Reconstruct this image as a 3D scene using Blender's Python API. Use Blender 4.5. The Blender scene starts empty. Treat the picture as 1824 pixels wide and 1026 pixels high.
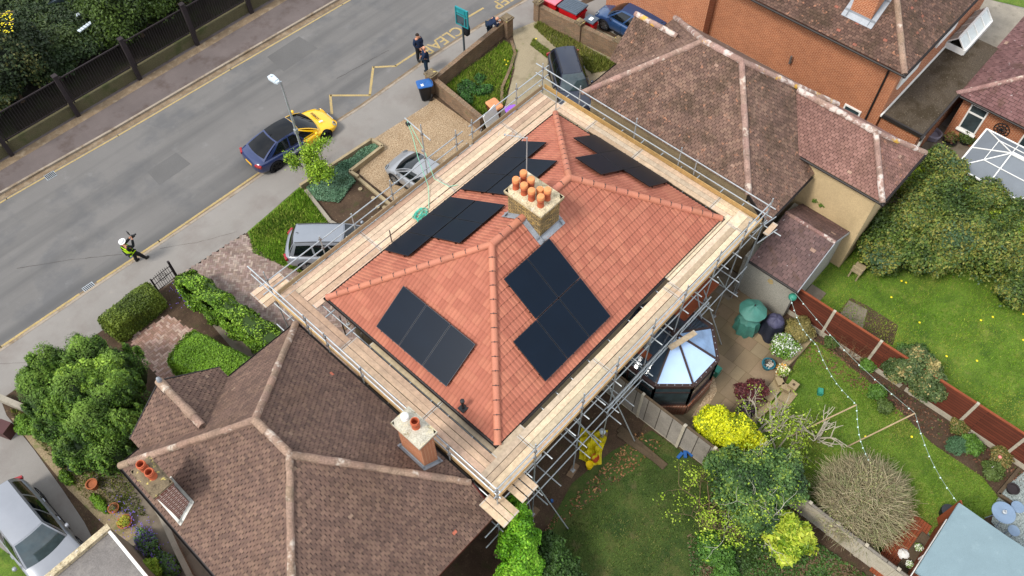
import bpy, bmesh, math, random
import numpy as np
from mathutils import Vector, Matrix
random.seed(7); rng=np.random.default_rng(7)
scene=bpy.context.scene; COL=scene.collection
R_=math.radians
# ---------------------------------------------------------------- camera
CH=29.535; CF=1464.85
RH=np.array([[0.6761467726881476,-0.7367466788486099,-0.005465618807194676],[-0.6144442399218267,-0.5597795953200041,-0.5559721941700513],[0.4065511257028949,0.3792771227861175,-0.8311829198923624]])
cam=bpy.data.cameras.new('camera'); camo=bpy.data.objects.new('camera',cam); COL.objects.link(camo)
cam.sensor_width=36; cam.lens=CF/1824*36; cam.clip_end=600; cam.clip_start=.5
mw=Matrix.Identity(4)
for i in range(3):
    mw[i][0]=RH[0][i]; mw[i][1]=-RH[1][i]; mw[i][2]=-RH[2][i]
mw[2][3]=CH; camo.matrix_world=mw; scene.camera=camo
# ---------------------------------------------------------------- sky, sun, exposure
SUN_EL,SUN_AZ=50,282
w=bpy.data.worlds.new('World'); scene.world=w; w.use_nodes=True
nt=w.node_tree; nt.nodes.clear()
def N(nt,t,**k):
    n=nt.nodes.new(t)
    for a,v in k.items(): setattr(n,a,v)
    return n
sky=N(nt,'ShaderNodeTexSky',sky_type='NISHITA',sun_disc=False,sun_elevation=R_(SUN_EL),sun_rotation=R_(SUN_AZ))
sky.air_density=1; sky.dust_density=2
tcw=N(nt,'ShaderNodeTexCoord'); nz=N(nt,'ShaderNodeTexNoise'); nz.inputs['Scale'].default_value=2.6; nz.inputs['Detail'].default_value=7; nz.inputs['Roughness'].default_value=.6
cr=N(nt,'ShaderNodeValToRGB'); cr.color_ramp.elements[0].position=.38; cr.color_ramp.elements[1].position=.72
cr.color_ramp.elements[0].color=(5.4,6.0,6.9,1); cr.color_ramp.elements[1].color=(10.2,10.4,10.6,1)
mx=N(nt,'ShaderNodeMix',data_type='RGBA'); mx.inputs[0].default_value=.8
bg=N(nt,'ShaderNodeBackground'); bg.inputs[1].default_value=.122
wo=N(nt,'ShaderNodeOutputWorld')
nt.links.new(tcw.outputs['Generated'],nz.inputs['Vector']); nt.links.new(nz.outputs[0],cr.inputs[0])
nt.links.new(sky.outputs[0],mx.inputs[6]); nt.links.new(cr.outputs[0],mx.inputs[7]); nt.links.new(mx.outputs[2],bg.inputs[0]); nt.links.new(bg.outputs[0],wo.inputs[0])
sl=bpy.data.lights.new('sun','SUN'); sl.energy=2.2; sl.angle=R_(14); sl.color=(1,.96,.9)
so=bpy.data.objects.new('sun',sl); COL.objects.link(so)
el,az=R_(SUN_EL),R_(SUN_AZ)
sd=Vector((math.sin(az)*math.cos(el),math.cos(az)*math.cos(el),math.sin(el)))
so.rotation_euler=sd.to_track_quat('Z','Y').to_euler()
scene.view_settings.view_transform='Standard'; scene.view_settings.look='None'; scene.view_settings.gamma=1; scene.view_settings.exposure=0.78
# ---------------------------------------------------------------- helpers
def W(px,py,z=0.0):
    "point of the photograph at height z above the pavement"
    d=RH.T@np.array([(px-912)/CF,(py-513)/CF,1.]); t=(z-CH)/d[2]; return Vector((float(d[0]*t),float(d[1]*t),float(CH+d[2]*t)))
def hexc(s,k=1.0):
    s=s.lstrip('#'); o=[]
    for i in (0,2,4):
        c=int(s[i:i+2],16)/255; c=c/12.92 if c<=.04045 else ((c+.055)/1.055)**2.4; o.append(c*k)
    return tuple(o)
WL={}
def reg(o,loc): WL[o.name]=Vector(loc)
def tag(o,label=None,cat=None,group=None,kind=None):
    if label: o['label']=label
    if cat: o['category']=cat
    if group: o['group']=group
    if kind: o['kind']=kind
    return o
def thing(name,label,cat,loc=(0,0,0),rz=0,group=None):
    o=bpy.data.objects.new(name,None); COL.objects.link(o); o.location=loc; o.rotation_euler=(0,0,rz); o.empty_display_size=.2
    reg(o,loc); return tag(o,label,cat,group)
def finish(me,name,mat,parent,local=False,origin=None):
    o=bpy.data.objects.new(name,me); COL.objects.link(o)
    if mat: 
        for m in (mat if isinstance(mat,(list,tuple)) else [mat]): me.materials.append(m)
    if parent is not None:
        o.parent=parent; base=WL[parent.name]
        if not local: me.transform(Matrix.Translation(-base))
        reg(o,base)
    else:
        n=len(me.vertices); co=np.empty(n*3,'f'); me.vertices.foreach_get('co',co); co=co.reshape(-1,3)
        if origin is None: origin=((co[:,0].min()+co[:,0].max())/2,(co[:,1].min()+co[:,1].max())/2,co[:,2].min())
        origin=Vector([float(a) for a in origin])
        me.transform(Matrix.Translation(-origin)); o.location=origin; reg(o,origin)
    return o
def quads_mesh(name,V,ncorner,cols):
    "V (n,k,3) separate polygons"
    n,k=V.shape[:2]
    me=bpy.data.meshes.new(name); me.vertices.add(n*k); me.vertices.foreach_set('co',V.reshape(-1).astype('f'))
    me.loops.add(n*k); me.loops.foreach_set('vertex_index',np.arange(n*k,dtype='i'))
    me.polygons.add(n); me.polygons.foreach_set('loop_start',np.arange(0,n*k,k,dtype='i')); me.polygons.foreach_set('loop_total',np.full(n,k,dtype='i'))
    me.update(calc_edges=True)
    ca=me.color_attributes.new('Col','FLOAT_COLOR','POINT')
    c=np.ones((n*k,4),'f'); c[:,:3]=np.repeat(cols,k,axis=0); ca.data.foreach_set('color',c.reshape(-1))
    return me
class MB:
    def __init__(s,col=(1,1,1)): s.v=[]; s.f=[]; s.c=[]; s.col=col
    def poly(s,pts,col=None):
        b=len(s.v); s.v+= [tuple(p) for p in pts]; s.f.append(tuple(range(b,b+len(pts)))); s.c.append(col or s.col)
    def grid(s,G,col=None,close=False):
        b=len(s.v); n=len(G); m=len(G[0])
        for r in G: s.v+=[tuple(p) for p in r]
        for i in range(n-1):
            for j in range(m-1 if not close else m):
                j2=(j+1)%m
                s.f.append((b+i*m+j,b+i*m+j2,b+(i+1)*m+j2,b+(i+1)*m+j)); s.c.append(col or s.col)
    def box(s,c,d,rz=0,col=None,rx=0,ry=0,M=None):
        hx,hy,hz=d[0]/2,d[1]/2,d[2]/2
        m=Matrix.Translation(c)@(M if M is not None else (Matrix.Rotation(rz,4,'Z')@Matrix.Rotation(ry,4,'Y')@Matrix.Rotation(rx,4,'X')))
        p=[m@Vector((x*hx,y*hy,z*hz)) for x in (-1,1) for y in (-1,1) for z in (-1,1)]
        b=len(s.v); s.v+=[tuple(q) for q in p]
        for f in ((0,1,3,2),(4,6,7,5),(0,4,5,1),(2,3,7,6),(0,2,6,4),(1,5,7,3)):
            s.f.append(tuple(b+i for i in f)); s.c.append(col or s.col)
    def beam(s,p,q,wd,th,col=None,up=(0,0,1)):
        "box from p to q, width wd across, thickness th along up"
        p=Vector(p);q=Vector(q);d=q-p;L=d.length; x=d/L; y=Vector(up).cross(x)
        if y.length<1e-6: y=Vector((0,1,0)).cross(x)
        y.normalize(); z=x.cross(y)
        M=Matrix((x,y,z)).transposed().to_4x4(); s.box((p+q)/2,(L,wd,th),M=M,col=col)
    def prism(s,poly,z0,z1,col=None,bottom=False):
        n=len(poly); a=sum(poly[i][0]*poly[(i+1)%n][1]-poly[(i+1)%n][0]*poly[i][1] for i in range(n))
        if a<0: poly=poly[::-1]
        s.poly([(p[0],p[1],z1) for p in poly],col)
        for i in range(n):
            p,q=poly[i],poly[(i+1)%n]; s.poly([(p[0],p[1],z0),(q[0],q[1],z0),(q[0],q[1],z1),(p[0],p[1],z1)],col)
        if bottom: s.poly([(p[0],p[1],z0) for p in poly[::-1]],col)
    def tube(s,pts,r,n=8,col=None,caps=True):
        pts=[Vector(p) for p in pts]; rs=r if isinstance(r,(list,tuple)) else [r]*len(pts); G=[]; ref=None
        for i,p in enumerate(pts):
            t=(pts[min(i+1,len(pts)-1)]-pts[max(i-1,0)]).normalized()
            if ref is None: ref=Vector((0,0,1)) if abs(t.z)<.9 else Vector((1,0,0))
            a=(ref-t*ref.dot(t)).normalized(); ref=a; b=t.cross(a)
            G.append([p+a*rs[i]*math.cos(2*math.pi*k/n)+b*rs[i]*math.sin(2*math.pi*k/n) for k in range(n)])
        s.grid(G,col,close=True)
        if caps: s.poly(G[0][::-1],col); s.poly(G[-1],col)
    def lathe(s,prof,c=(0,0,0),n=20,col=None,axis='z'):
        G=[]
        for r,z in prof:
            row=[]
            for k in range(n):
                a=2*math.pi*k/n; x,y=r*math.cos(a),r*math.sin(a)
                p=(x,y,z) if axis=='z' else ((x,z,y) if axis=='y' else (z,x,y))
                row.append((c[0]+p[0],c[1]+p[1],c[2]+p[2]))
            G.append(row)
        s.grid(G,col,close=True)
    def mesh(s,name,smooth=None,uv=True):
        me=bpy.data.meshes.new(name); me.from_pydata(s.v,[],s.f); me.update()
        nl=len(me.loops); ca=me.color_attributes.new('Col','FLOAT_COLOR','CORNER')
        cols=np.ones((nl,4),'f'); lt=np.array([len(f) for f in s.f]); cols[:,:3]=np.repeat(np.array(s.c,'f').reshape(-1,3),lt,axis=0)
        ca.data.foreach_set('color',cols.reshape(-1))
        if uv:
            nv=len(s.v); co=np.array(s.v,'f').reshape(-1,3); li=np.empty(nl,'i'); me.loops.foreach_get('vertex_index',li)
            no=np.empty(len(s.f)*3,'f'); me.polygons.foreach_get('normal',no); no=no.reshape(-1,3)
            ax=np.arctan2(no[:,1],no[:,0]); hz=np.abs(no[:,2])>.7
            tx,ty=-np.sin(ax),np.cos(ax); tx[hz]=1; ty[hz]=0
            TX=np.repeat(tx,lt); TY=np.repeat(ty,lt); HZ=np.repeat(hz,lt); c=co[li]
            U=c[:,0]*TX+c[:,1]*TY; Vv=np.where(HZ,c[:,1],c[:,2])
            l=me.uv_layers.new(name='UVMap'); l.data.foreach_set('uv',np.stack([U,Vv],1).reshape(-1).astype('f'))
        if smooth is not None:
            me.shade_smooth(); me.set_sharp_from_angle(angle=R_(smooth))
        return me
    def build(s,name,mat,parent=None,smooth=None,local=False,origin=None,**t):
        o=finish(s.mesh(name,smooth),name,mat,parent,local,origin)
        if t: tag(o,**t)
        return o
def dup(root,loc=None,rz=None,**t):
    def cp(o,par):
        c=o.copy(); COL.objects.link(c); c.parent=par
        for ch in kids.get(o.name,[]): cp(ch,c)
        return c
    kids={}
    for o in COL.objects:
        if o.parent: kids.setdefault(o.parent.name,[]).append(o)
    r=cp(root,None)
    if loc is not None: r.location=loc
    if rz is not None: r.rotation_euler=(0,0,rz)
    reg(r,r.location); tag(r,**t); return r
def ev(o):
    "apply the modifiers of o"
    dg=bpy.context.evaluated_depsgraph_get(); me=bpy.data.meshes.new_from_object(o.evaluated_get(dg)); o.modifiers.clear(); o.data=me
def text_mesh(txt,size,depth=.004,bold=0.0,font=None):
    cu=bpy.data.curves.new('t','FONT'); cu.body=txt; cu.size=size; cu.extrude=depth/2; cu.offset=bold; cu.align_x='CENTER'; cu.align_y='CENTER'
    o=bpy.data.objects.new('t',cu); COL.objects.link(o); dg=bpy.context.evaluated_depsgraph_get()
    me=bpy.data.meshes.new_from_object(o.evaluated_get(dg)); bpy.data.objects.remove(o); return me
def noise2(x,y,s=0):
    return (math.sin(x*1.7+s)+math.sin(y*2.1+s*1.3)+math.sin((x+y)*1.1+s*.7)+math.sin((x-y)*2.9+s*2.1)*.6)/3.6
# ---------------------------------------------------------------- materials
MATS={}
def mat(name,base=(.5,.5,.5),rough=.85,var=.15,scale=3,fine=.12,fscale=60,bump=.25,bdist=.01,metal=0,vc=False,spec=.3,spots=None,coat=0,brick=None,coords='Object',stretch=None,trans=0,alpha=1,bands=None,streak=None):
    m=bpy.data.materials.new(name); m.use_nodes=True; nt=m.node_tree; b=nt.nodes['Principled BSDF']; L=nt.links.new
    b.inputs['Roughness'].default_value=rough; b.inputs['Metallic'].default_value=metal; b.inputs['Specular IOR Level'].default_value=spec
    if coat: b.inputs['Coat Weight'].default_value=coat; b.inputs['Coat Roughness'].default_value=.04
    if trans: b.inputs['Transmission Weight'].default_value=trans
    if alpha<1: b.inputs['Alpha'].default_value=alpha
    tc=N(nt,'ShaderNodeTexCoord'); vec=tc.outputs[coords]
    if stretch:
        mp=N(nt,'ShaderNodeMapping'); mp.inputs['Scale'].default_value=stretch; L(vec,mp.inputs[0]); vec=mp.outputs[0]
    def noise(sc,det=3,ro=.6):
        n=N(nt,'ShaderNodeTexNoise'); n.inputs['Scale'].default_value=sc; n.inputs['Detail'].default_value=det; n.inputs['Roughness'].default_value=ro; L(vec,n.inputs['Vector']); return n.outputs[0]
    def mapr(x,a,b_,c,d):
        n=N(nt,'ShaderNodeMapRange'); L(x,n.inputs[0])
        for i,v in enumerate((a,b_,c,d)): n.inputs[i+1].default_value=v
        return n.outputs[0]
    def mix(f,a,c,mode='MIX'):
        n=N(nt,'ShaderNodeMix',data_type='RGBA',blend_type=mode)
        for s_,v in ((0,f),(6,a),(7,c)):
            if isinstance(v,(int,float)): n.inputs[s_].default_value=v
            elif isinstance(v,tuple): n.inputs[s_].default_value=(*v,1)
            else: L(v,n.inputs[s_])
        return n.outputs[2]
    def math_(op,a,c):
        n=N(nt,'ShaderNodeMath',operation=op)
        for i,v in enumerate((a,c)):
            if isinstance(v,(int,float)): n.inputs[i].default_value=v
            else: L(v,n.inputs[i])
        return n.outputs[0]
    col=tuple(base); height=None
    if brick:
        bt=N(nt,'ShaderNodeTexBrick'); L(tc.outputs['UV'],bt.inputs['Vector']); bt.inputs['Scale'].default_value=1
        bt.inputs['Brick Width'].default_value=brick.get('w',.225); bt.inputs['Row Height'].default_value=brick.get('h',.075); bt.inputs['Mortar Size'].default_value=brick.get('m',.006); bt.inputs['Mortar Smooth'].default_value=.2
        bt.inputs['Bias'].default_value=0; bt.offset=brick.get('off',.5)
        bt.inputs['Color1'].default_value=(*brick['c1'],1); bt.inputs['Color2'].default_value=(*brick['c2'],1); bt.inputs['Mortar'].default_value=(*brick['mc'],1)
        col=bt.outputs['Color']; height=math_('MULTIPLY',math_('SUBTRACT',1.0,bt.outputs['Fac']),1.0)
    if vc:
        a=N(nt,'ShaderNodeVertexColor'); a.layer_name='Col'
        col=mix(1.0,a.outputs[0],col,'MULTIPLY') if (brick or vc=='mul') else a.outputs[0]
    k=None
    if var: k=mapr(noise(scale,4),.3,.7,1-var,1+var)
    if fine:
        kf=mapr(noise(fscale,2,.7),.3,.7,1-fine,1+fine); k=kf if k is None else math_('MULTIPLY',k,kf)
    if k is not None:
        cb=N(nt,'ShaderNodeCombineColor'); 
        for i in range(3): L(k,cb.inputs[i])
        col=mix(1.0,col,cb.outputs[0],'MULTIPLY')
    for sp in (spots or []):
        c2,sc,lo,hi=sp[:4]; msk=mapr(noise(sc,sp[5] if len(sp)>5 else 5,.65),lo,hi,0,sp[4] if len(sp)>4 else 1); col=mix(msk,col,c2)
    if streak:
        mp=N(nt,'ShaderNodeMapping'); mp.inputs['Scale'].default_value=(.05,1,1); L(tc.outputs[coords],mp.inputs[0]); n=N(nt,'ShaderNodeTexNoise'); n.inputs['Scale'].default_value=streak[1]; n.inputs['Detail'].default_value=4; L(mp.outputs[0],n.inputs['Vector']); col=mix(mapr(n.outputs[0],streak[2],streak[3],0,streak[4]),col,streak[0])
    if isinstance(col,tuple): b.inputs['Base Color'].default_value=(*col,1)
    else: L(col,b.inputs['Base Color'])
    if bump:
        h=noise(fscale,3,.7)
        if height is not None: h=math_('ADD',math_('MULTIPLY',h,.35),height)
        bp=N(nt,'ShaderNodeBump'); bp.inputs['Strength'].default_value=bump; bp.inputs['Distance'].default_value=bdist; L(h,bp.inputs['Height']); L(bp.outputs[0],b.inputs['Normal'])
    MATS[name]=m; return m
H_=hexc
# ================================================================ materials
mat('asphalt',H_('#696663'),.92,.06,.5,.14,90,.35,.006,spots=[(H_('#545455'),.28,.50,.62,.6),(H_('#7d7b79'),1.2,.6,.75,.4)],spec=.25,streak=(H_('#4f4e4d'),.9,.42,.68,.75))
mat('pavement',H_('#7f7a74'),.93,.06,.7,.13,90,.3,.005,spots=[(H_('#6a605a'),.5,.5,.7,.5),(H_('#8f877e'),2.5,.62,.75,.5)],spec=.2)
mat('far_pavement',H_('#5f5653'),.93,.12,.7,.16,90,.3,.005,spots=[(H_('#463a34'),.8,.5,.68,.7),(H_('#6a6059'),14,.62,.8,.6)],spec=.2)
mat('kerb',H_('#8d8172'),.9,.12,2,.18,40,.3,spots=[(H_('#6b5a45'),1.2,.5,.62,.8)])
mat('marking',H_('#a08a5a'),.88,.12,2,.15,50,.2,spots=[(H_('#7a7264'),12,.48,.66,.8)])
mat('soil',H_('#4a3a2c'),.97,.25,1.2,.35,35,.8,.03,spots=[(H_('#3a2c20'),.8,.5,.62,.7),(H_('#7d6a52'),9,.6,.72,.7),(H_('#3c4220'),2.2,.55,.7,.6)])
mat('dark_soil',H_('#2a241b'),.97,.25,1.2,.35,35,.8,.03,spots=[(H_('#2d3318'),.8,.5,.62,.7)])
mat('gravel',H_('#9d866a'),.95,.1,1.2,.4,22,1,.03,spots=[(H_('#6f5a40'),17,.50,.60,.8,3),(H_('#d0bea0'),20,.58,.66,.85,3),(H_('#7d6448'),.9,.50,.7,.5)])
mat('shingle_drive',H_('#8c8068'),.95,.1,.8,.25,30,.8,.015,spots=[(H_('#6e634b'),1.0,.5,.65,.6),(H_('#a89c86'),26,.58,.72,.6),(H_('#5c6234'),1.5,.58,.68,.5)])
mat('lawn',H_('#536a20'),.95,.22,.8,.35,22,.7,.04,spots=[(H_('#334c14'),.9,.5,.66,.8),(H_('#727a34'),1.4,.53,.68,.75),(H_('#7d7145'),1.9,.62,.72,.55)])
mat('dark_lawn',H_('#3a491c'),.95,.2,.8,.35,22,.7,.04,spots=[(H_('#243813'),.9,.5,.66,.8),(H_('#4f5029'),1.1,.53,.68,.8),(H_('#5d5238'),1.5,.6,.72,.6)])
mat('grass_blade',rough=.8,var=.1,scale=4,fine=0,bump=0,vc=True)
mat('leaf',rough=.6,var=.18,scale=1.5,fine=.1,fscale=30,bump=0,vc=True,spec=.3)
mat('bark',H_('#6b5c49'),.95,.2,4,.2,40,.5,vc='mul')
mat('block',rough=.9,var=.12,scale=.8,fine=.16,fscale=60,bump=.3,vc=True,bdist=.005)
mat('paving_joint',H_('#4c4034'),.97,.2,1)
mat('slab_joint',H_('#5e503a'),.97,.2,1)
mat('concrete',H_('#8b8375'),.92,.14,1.5,.15,50,.3,spots=[(H_('#6a6455'),2,.55,.7,.6)])
mat('rear_concrete',H_('#6f6558'),.92,.16,1.5,.15,50,.3,spots=[(H_('#54493b'),1.2,.5,.66,.7)])
mat('plain_tile',rough=.9,var=.14,scale=.9,fine=.2,fscale=28,bump=.4,vc=True,bdist=.008,spots=[(H_('#3e3026'),5,.63,.72,.7,8),(H_('#a59a8c'),9,.70,.76,.6,6),(H_('#54402f'),.5,.52,.72,.35)])
mat('mossy_tile',rough=.9,var=.14,scale=.9,fine=.2,fscale=28,bump=.4,vc=True,bdist=.008,spots=[(H_('#3a2f20'),1.1,.47,.66,.65,12),(H_('#a5755a'),5,.60,.66,.75,10),(H_('#a39686'),8,.70,.74,.7,6)])
mat('maroon_tile',rough=.7,var=.12,scale=1.2,fine=.2,fscale=40,bump=.3,vc=True,bdist=.005,spots=[(H_('#4a3526'),1.8,.55,.66,.6,8),(H_('#cfc6c2'),6,.68,.70,.8,5)])
mat('new_tile',rough=.8,var=.05,scale=1.2,fine=.07,fscale=50,bump=.15,vc=True,bdist=.004)
mat('new_ridge',rough=.7,var=.08,scale=2,fine=.08,fscale=30,bump=.15,vc=True,bdist=.004)
mat('old_ridge',rough=.95,var=.2,scale=3,fine=.3,fscale=22,bump=.9,vc=True,bdist=.03,spots=[(H_('#c4b6a6'),2.6,.56,.64,.8,8),(H_('#57493a'),4,.6,.7,.8,6)])
mat('lichen_ridge',rough=.95,var=.2,scale=3,fine=.3,fscale=22,bump=.9,vc=True,bdist=.03,spots=[(H_('#c9bdb3'),2.2,.52,.6,.8,8),(H_('#c79a35'),1.6,.60,.66,.9,8),(H_('#57493a'),4,.62,.7,.8,6)])
mat('underlay',H_('#2c211b'),.97,.1,2)
mat('lead',H_('#8f9296'),.6,.12,3,.12,20,.2,metal=.3)
mat('pebbledash',H_('#8b7a5f'),.95,.1,.8,.4,45,1,.012,spots=[(H_('#6d5e48'),.7,.5,.7,.5)])
mat('cream_render',H_('#b39c76'),.95,.08,.8,.22,40,.8,.01,spots=[(H_('#8a7957'),.7,.5,.72,.4)])
mat('grey_pebbledash',H_('#8f8b80'),.95,.08,.8,.45,40,1,.012)
mat('orange_brick',rough=.9,var=.10,scale=.8,fine=.15,fscale=40,bump=.5,bdist=.006,brick=dict(c1=H_('#a3613f'),c2=H_('#8f5033'),mc=H_('#c4a080'),m=.008))
mat('stock_brick',rough=.95,var=.25,scale=4,fine=.35,fscale=22,bump=.7,bdist=.012,brick=dict(c1=H_('#a88c58'),c2=H_('#6e5f44'),mc=H_('#3f382c'),m=.012),spots=[(H_('#c7a04a'),2.5,.58,.68,.6)])
mat('red_brick',rough=.9,var=.2,scale=1.4,fine=.2,fscale=40,bump=.5,bdist=.008,brick=dict(c1=H_('#8c5138'),c2=H_('#6b4634'),mc=H_('#9a8a78'),m=.008))
mat('garden_brick',rough=.95,var=.25,scale=1.4,fine=.25,fscale=30,bump=.5,bdist=.01,brick=dict(c1=H_('#7d5f48'),c2=H_('#64503f'),mc=H_('#80735f'),m=.01),spots=[(H_('#5c5a3a'),1.5,.55,.7,.5)])
mat('stripe_brick',rough=.9,var=.15,scale=1.4,fine=.2,fscale=40,bump=.5,bdist=.008,brick=dict(h=.1,w=.25,c1=H_('#7a3a28'),c2=H_('#63301f'),mc=H_('#c2ada0'),m=.02))
mat('mortar',H_('#b3a486'),.95,.2,2.5,.35,25,1,.02,spots=[(H_('#6f6347'),4,.52,.62,.7),(H_('#d6cfc2'),3,.6,.68,.6)])
mat('pale_mortar',H_('#aaa392'),.95,.15,2.5,.3,25,1,.02,spots=[(H_('#6f5f3a'),3,.55,.64,.9),(H_('#d9c896'),2,.56,.66,.6)])
mat('mossy_cap',H_('#6d5f4a'),.95,.2,2.5,.3,25,1,.02,spots=[(H_('#c2b060'),5,.6,.66,.9),(H_('#3c3226'),6,.55,.64,.7)])
mat('terracotta',H_('#aa5536'),.75,.12,5,.1,40,.2,vc='mul')
mat('pot_cap',H_('#c98352'),.8,.08,5,.08,40,.2)
mat('plank',rough=.85,var=.1,scale=2,fine=.13,fscale=8,bump=.25,bdist=.003,vc=True,spots=[(H_('#7d6246'),9,.69,.74,.7)])
mat('galvanised',H_('#a9adae'),.45,.12,4,.1,30,.1,metal=.55,spots=[(H_('#7d7f80'),5,.6,.7,.6)])
mat('rusty_steel',H_('#6e6660'),.7,.2,6,.2,40,.3,metal=.3)
mat('black_plastic',H_('#1c1c1e'),.45,.1,5,0,1,0,spec=.4)
mat('gutter',H_('#2a2523'),.5,.1,5,0,1,0)
mat('white_upvc',H_('#dcdad4'),.5,.05,5,0,1,0)
mat('panel_glass',H_('#0c1622'),.3,.1,.8,.05,90,0,spec=.12,spots=[(H_('#2a3848'),4.2,.72,.76,.45,3)])
mat('panel_frame',H_('#0b0b0d'),.35,.1,5,0,1,0)
mat('glass_dark',H_('#0c1114'),.06,.1,3,0,1,0,spec=.6)
mat('window_glass',H_('#2f3c3f'),.06,.3,3,0,1,0,spec=.8)
mat('felt',H_('#4a4034'),.95,.2,.9,.35,18,.8,.02,spots=[(H_('#2e2413'),.9,.45,.6,.8,8),(H_('#8d8473'),14,.62,.7,.6,3)])
mat('garage_felt',H_('#6f6a66'),.92,.15,.8,.2,22,.4,.01,spots=[(H_('#2f2a24'),2,.66,.7,.8,8),(H_('#857f78'),1,.55,.65,.5)])
mat('shed_felt',H_('#718388'),.92,.07,.8,.14,70,.3,.004,spots=[(H_('#5c6d72'),.7,.5,.7,.5),(H_('#8a9a9c'),3,.6,.75,.4)])
mat('timber_dark',H_('#4d4030'),.9,.2,2,.2,20,.4,stretch=None)
mat('fence_panel',H_('#5c2717'),.85,.14,1.5,.1,40,.2,brick=dict(w=4,h=.15,c1=H_('#63301f'),c2=H_('#512617'),mc=H_('#2c140c'),m=.01))
mat('stain_wood',H_('#7a3d22'),.8,.15,2,.15,20,.3)
mat('fence_concrete',H_('#a39a88'),.92,.15,2,.2,40,.3,spots=[(H_('#7a705c'),2,.55,.7,.6)])
mat('grey_board',H_('#7d766b'),.9,.15,2,.2,25,.3,brick=dict(w=.55,h=4,c1=H_('#878076'),c2=H_('#746d63'),mc=H_('#3d362e'),m=.02,off=0))
MT=MATS
def noisy(base,j=.12,h=.03):
    k=1+random.uniform(-j,j); return tuple(max(0,c*k*(1+random.uniform(-h,h))) for c in base)
# ================================================================ ground, road, paths
def sheet(name,poly,z,m,kind='structure',thick=0):
    b=MB(); 
    if thick: b.prism([(p[0],p[1]) for p in poly],z-thick,z)
    else:
        a=sum(poly[i][0]*poly[(i+1)%len(poly)][1]-poly[(i+1)%len(poly)][0]*poly[i][1] for i in range(len(poly)))
        q=list(poly) if a>0 else list(poly)[::-1]; b.poly([(p[0],p[1],z) for p in q])
    return b.build(name,MT[m],origin=(0,0,0),kind=kind)
X0,X1=-60,90
sheet('ground',[(-150,-90),(180,-90),(180,150),(-150,150)],-.124,'dark_soil')
KERB=[(X0,27.1),(-2.1,27.0),(2,26.92),(5.6,26.8),(9.4,26.7),(15.6,26.7),(17.5,26.6),(21.9,26.65),(26,26.45),(31,25.9),(36,25.2),(44,24.2),(X1,18)]
FAR=[(X0,35.6),(2.2,34.88),(8,34.56),(14.7,34.35),(22.2,34.04),(X1,31)]
sheet('road',[(p[0],p[1]-.3) for p in KERB]+[(p[0],p[1]+.3) for p in FAR[::-1]],-.1,'asphalt')
BND=[(X0,24.8),(-3.1,24.9),(1.2,24.73),(4.3,24.69),(8.5,24.4),(11.6,24.75),(13.6,24.75),(16.2,24.5),(19.8,24.2),(21.2,24.9),(26.7,24.95),(30,24.0),(36,23),(44,22),(X1,16)]
sheet('pavement',[(p[0],p[1]-.06) for p in KERB]+BND[::-1],0,'pavement',thick=.122)
sheet('far_pavement',[(p[0],p[1]+.12) for p in FAR]+[(X1,36.6),(X0,37.2)],0,'far_pavement',thick=.122)
def kerb(line,off,name):
    b=MB()
    for (x0,y0),(x1,y1) in zip(line,line[1:]):
        n=max(1,int(math.hypot(x1-x0,y1-y0)/.915)) if -12<x0<50 or -12<x1<50 else 1
        for i in range(n):
            a=i/n; c=(i+1)/n-.006/max(.1,math.hypot(x1-x0,y1-y0))
            b.beam((x0+(x1-x0)*a,y0+(y1-y0)*a+off,-.055),(x0+(x1-x0)*c,y0+(y1-y0)*c+off,-.055),.125,.128)
    return b.build(name,MT['kerb'],origin=(0,0,0),kind='structure')
kerb(KERB,0,'kerb'); kerb(FAR,.06,'kerb')
sheet('garden_soil',BND+[(X1,-60),(X0,-60)],-.008,'soil',thick=.115)
# dirt line in the gutters
def ribbon(name,line,off,wd,z,m,kind='structure'):
    b=MB()
    for (x0,y0),(x1,y1) in zip(line,line[1:]): 
        b.poly([(x0,y0+off,z),(x1,y1+off,z),(x1,y1+off+wd,z),(x0,y0+off+wd,z)] if wd>0 else [(x0,y0+off+wd,z),(x1,y1+off+wd,z),(x1,y1+off,z),(x0,y0+off,z)])
    return b.build(name,MT[m],origin=(0,0,0),kind=kind)
mat('grit',H_('#6f5e4a'),.97,.2,2,.3,40,.5,spots=[(H_('#8a7b66'),3,.5,.66,.7)])
ribbon('gutter_dirt',FAR,-.32,.32,-.096,'grit'); ribbon('gutter_dirt',KERB[:10],.06,.2,-.096,'grit')
ribbon('verge_dirt',[(X0,37.1),(X1,36.5)],-.65,.5,.004,'grit')
mk=MB()
def strip(pts,wd):
    for p,q in zip(pts,pts[1:]):
        p=Vector((*p[:2],0));q=Vector((*q[:2],0)); d=(q-p).normalized(); n=Vector((-d.y,d.x,0))*wd/2; p2=p-d*wd*.0; q2=q+d*wd*.45
        mk.poly([(p2-n)[:2]+(-.092,),(q2-n)[:2]+(-.092,),(q2+n)[:2]+(-.092,),(p2+n)[:2]+(-.092,)])
def WP(*l,z=-.1): return [W(x,y,z) for x,y in l]
strip([(x,y-.42) for x,y in FAR],.1)
strip([(-20,27.3),(-2,27.22),(1.6,27.15)],.11); strip([(2.5,27.13),(5.6,27.03),(11.2,26.98)],.11)
zz=[(16.15,27.4),(16.98,28.5),(18.35,27.0),(19.9,28.45),(20.75,27.65),(22.6,27.6)]
strip(zz,.13); strip([(25.9,27.62),(27.3,27.5)],.13)
mk.build('road_marking',MT['marking'],origin=(0,0,0),kind='structure')
def word(txt,x,y,size,rz,sx=1):
    me=text_mesh(txt,size,.002,.012); me.transform(Matrix.Translation((x,y,-.093))@Matrix.Rotation(rz,4,'Z')@Matrix.Diagonal((sx,1.0,1,1)))
    o=finish(me,'road_marking',MT['marking'],None,origin=(0,0,0)); tag(o,kind='structure')
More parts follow.
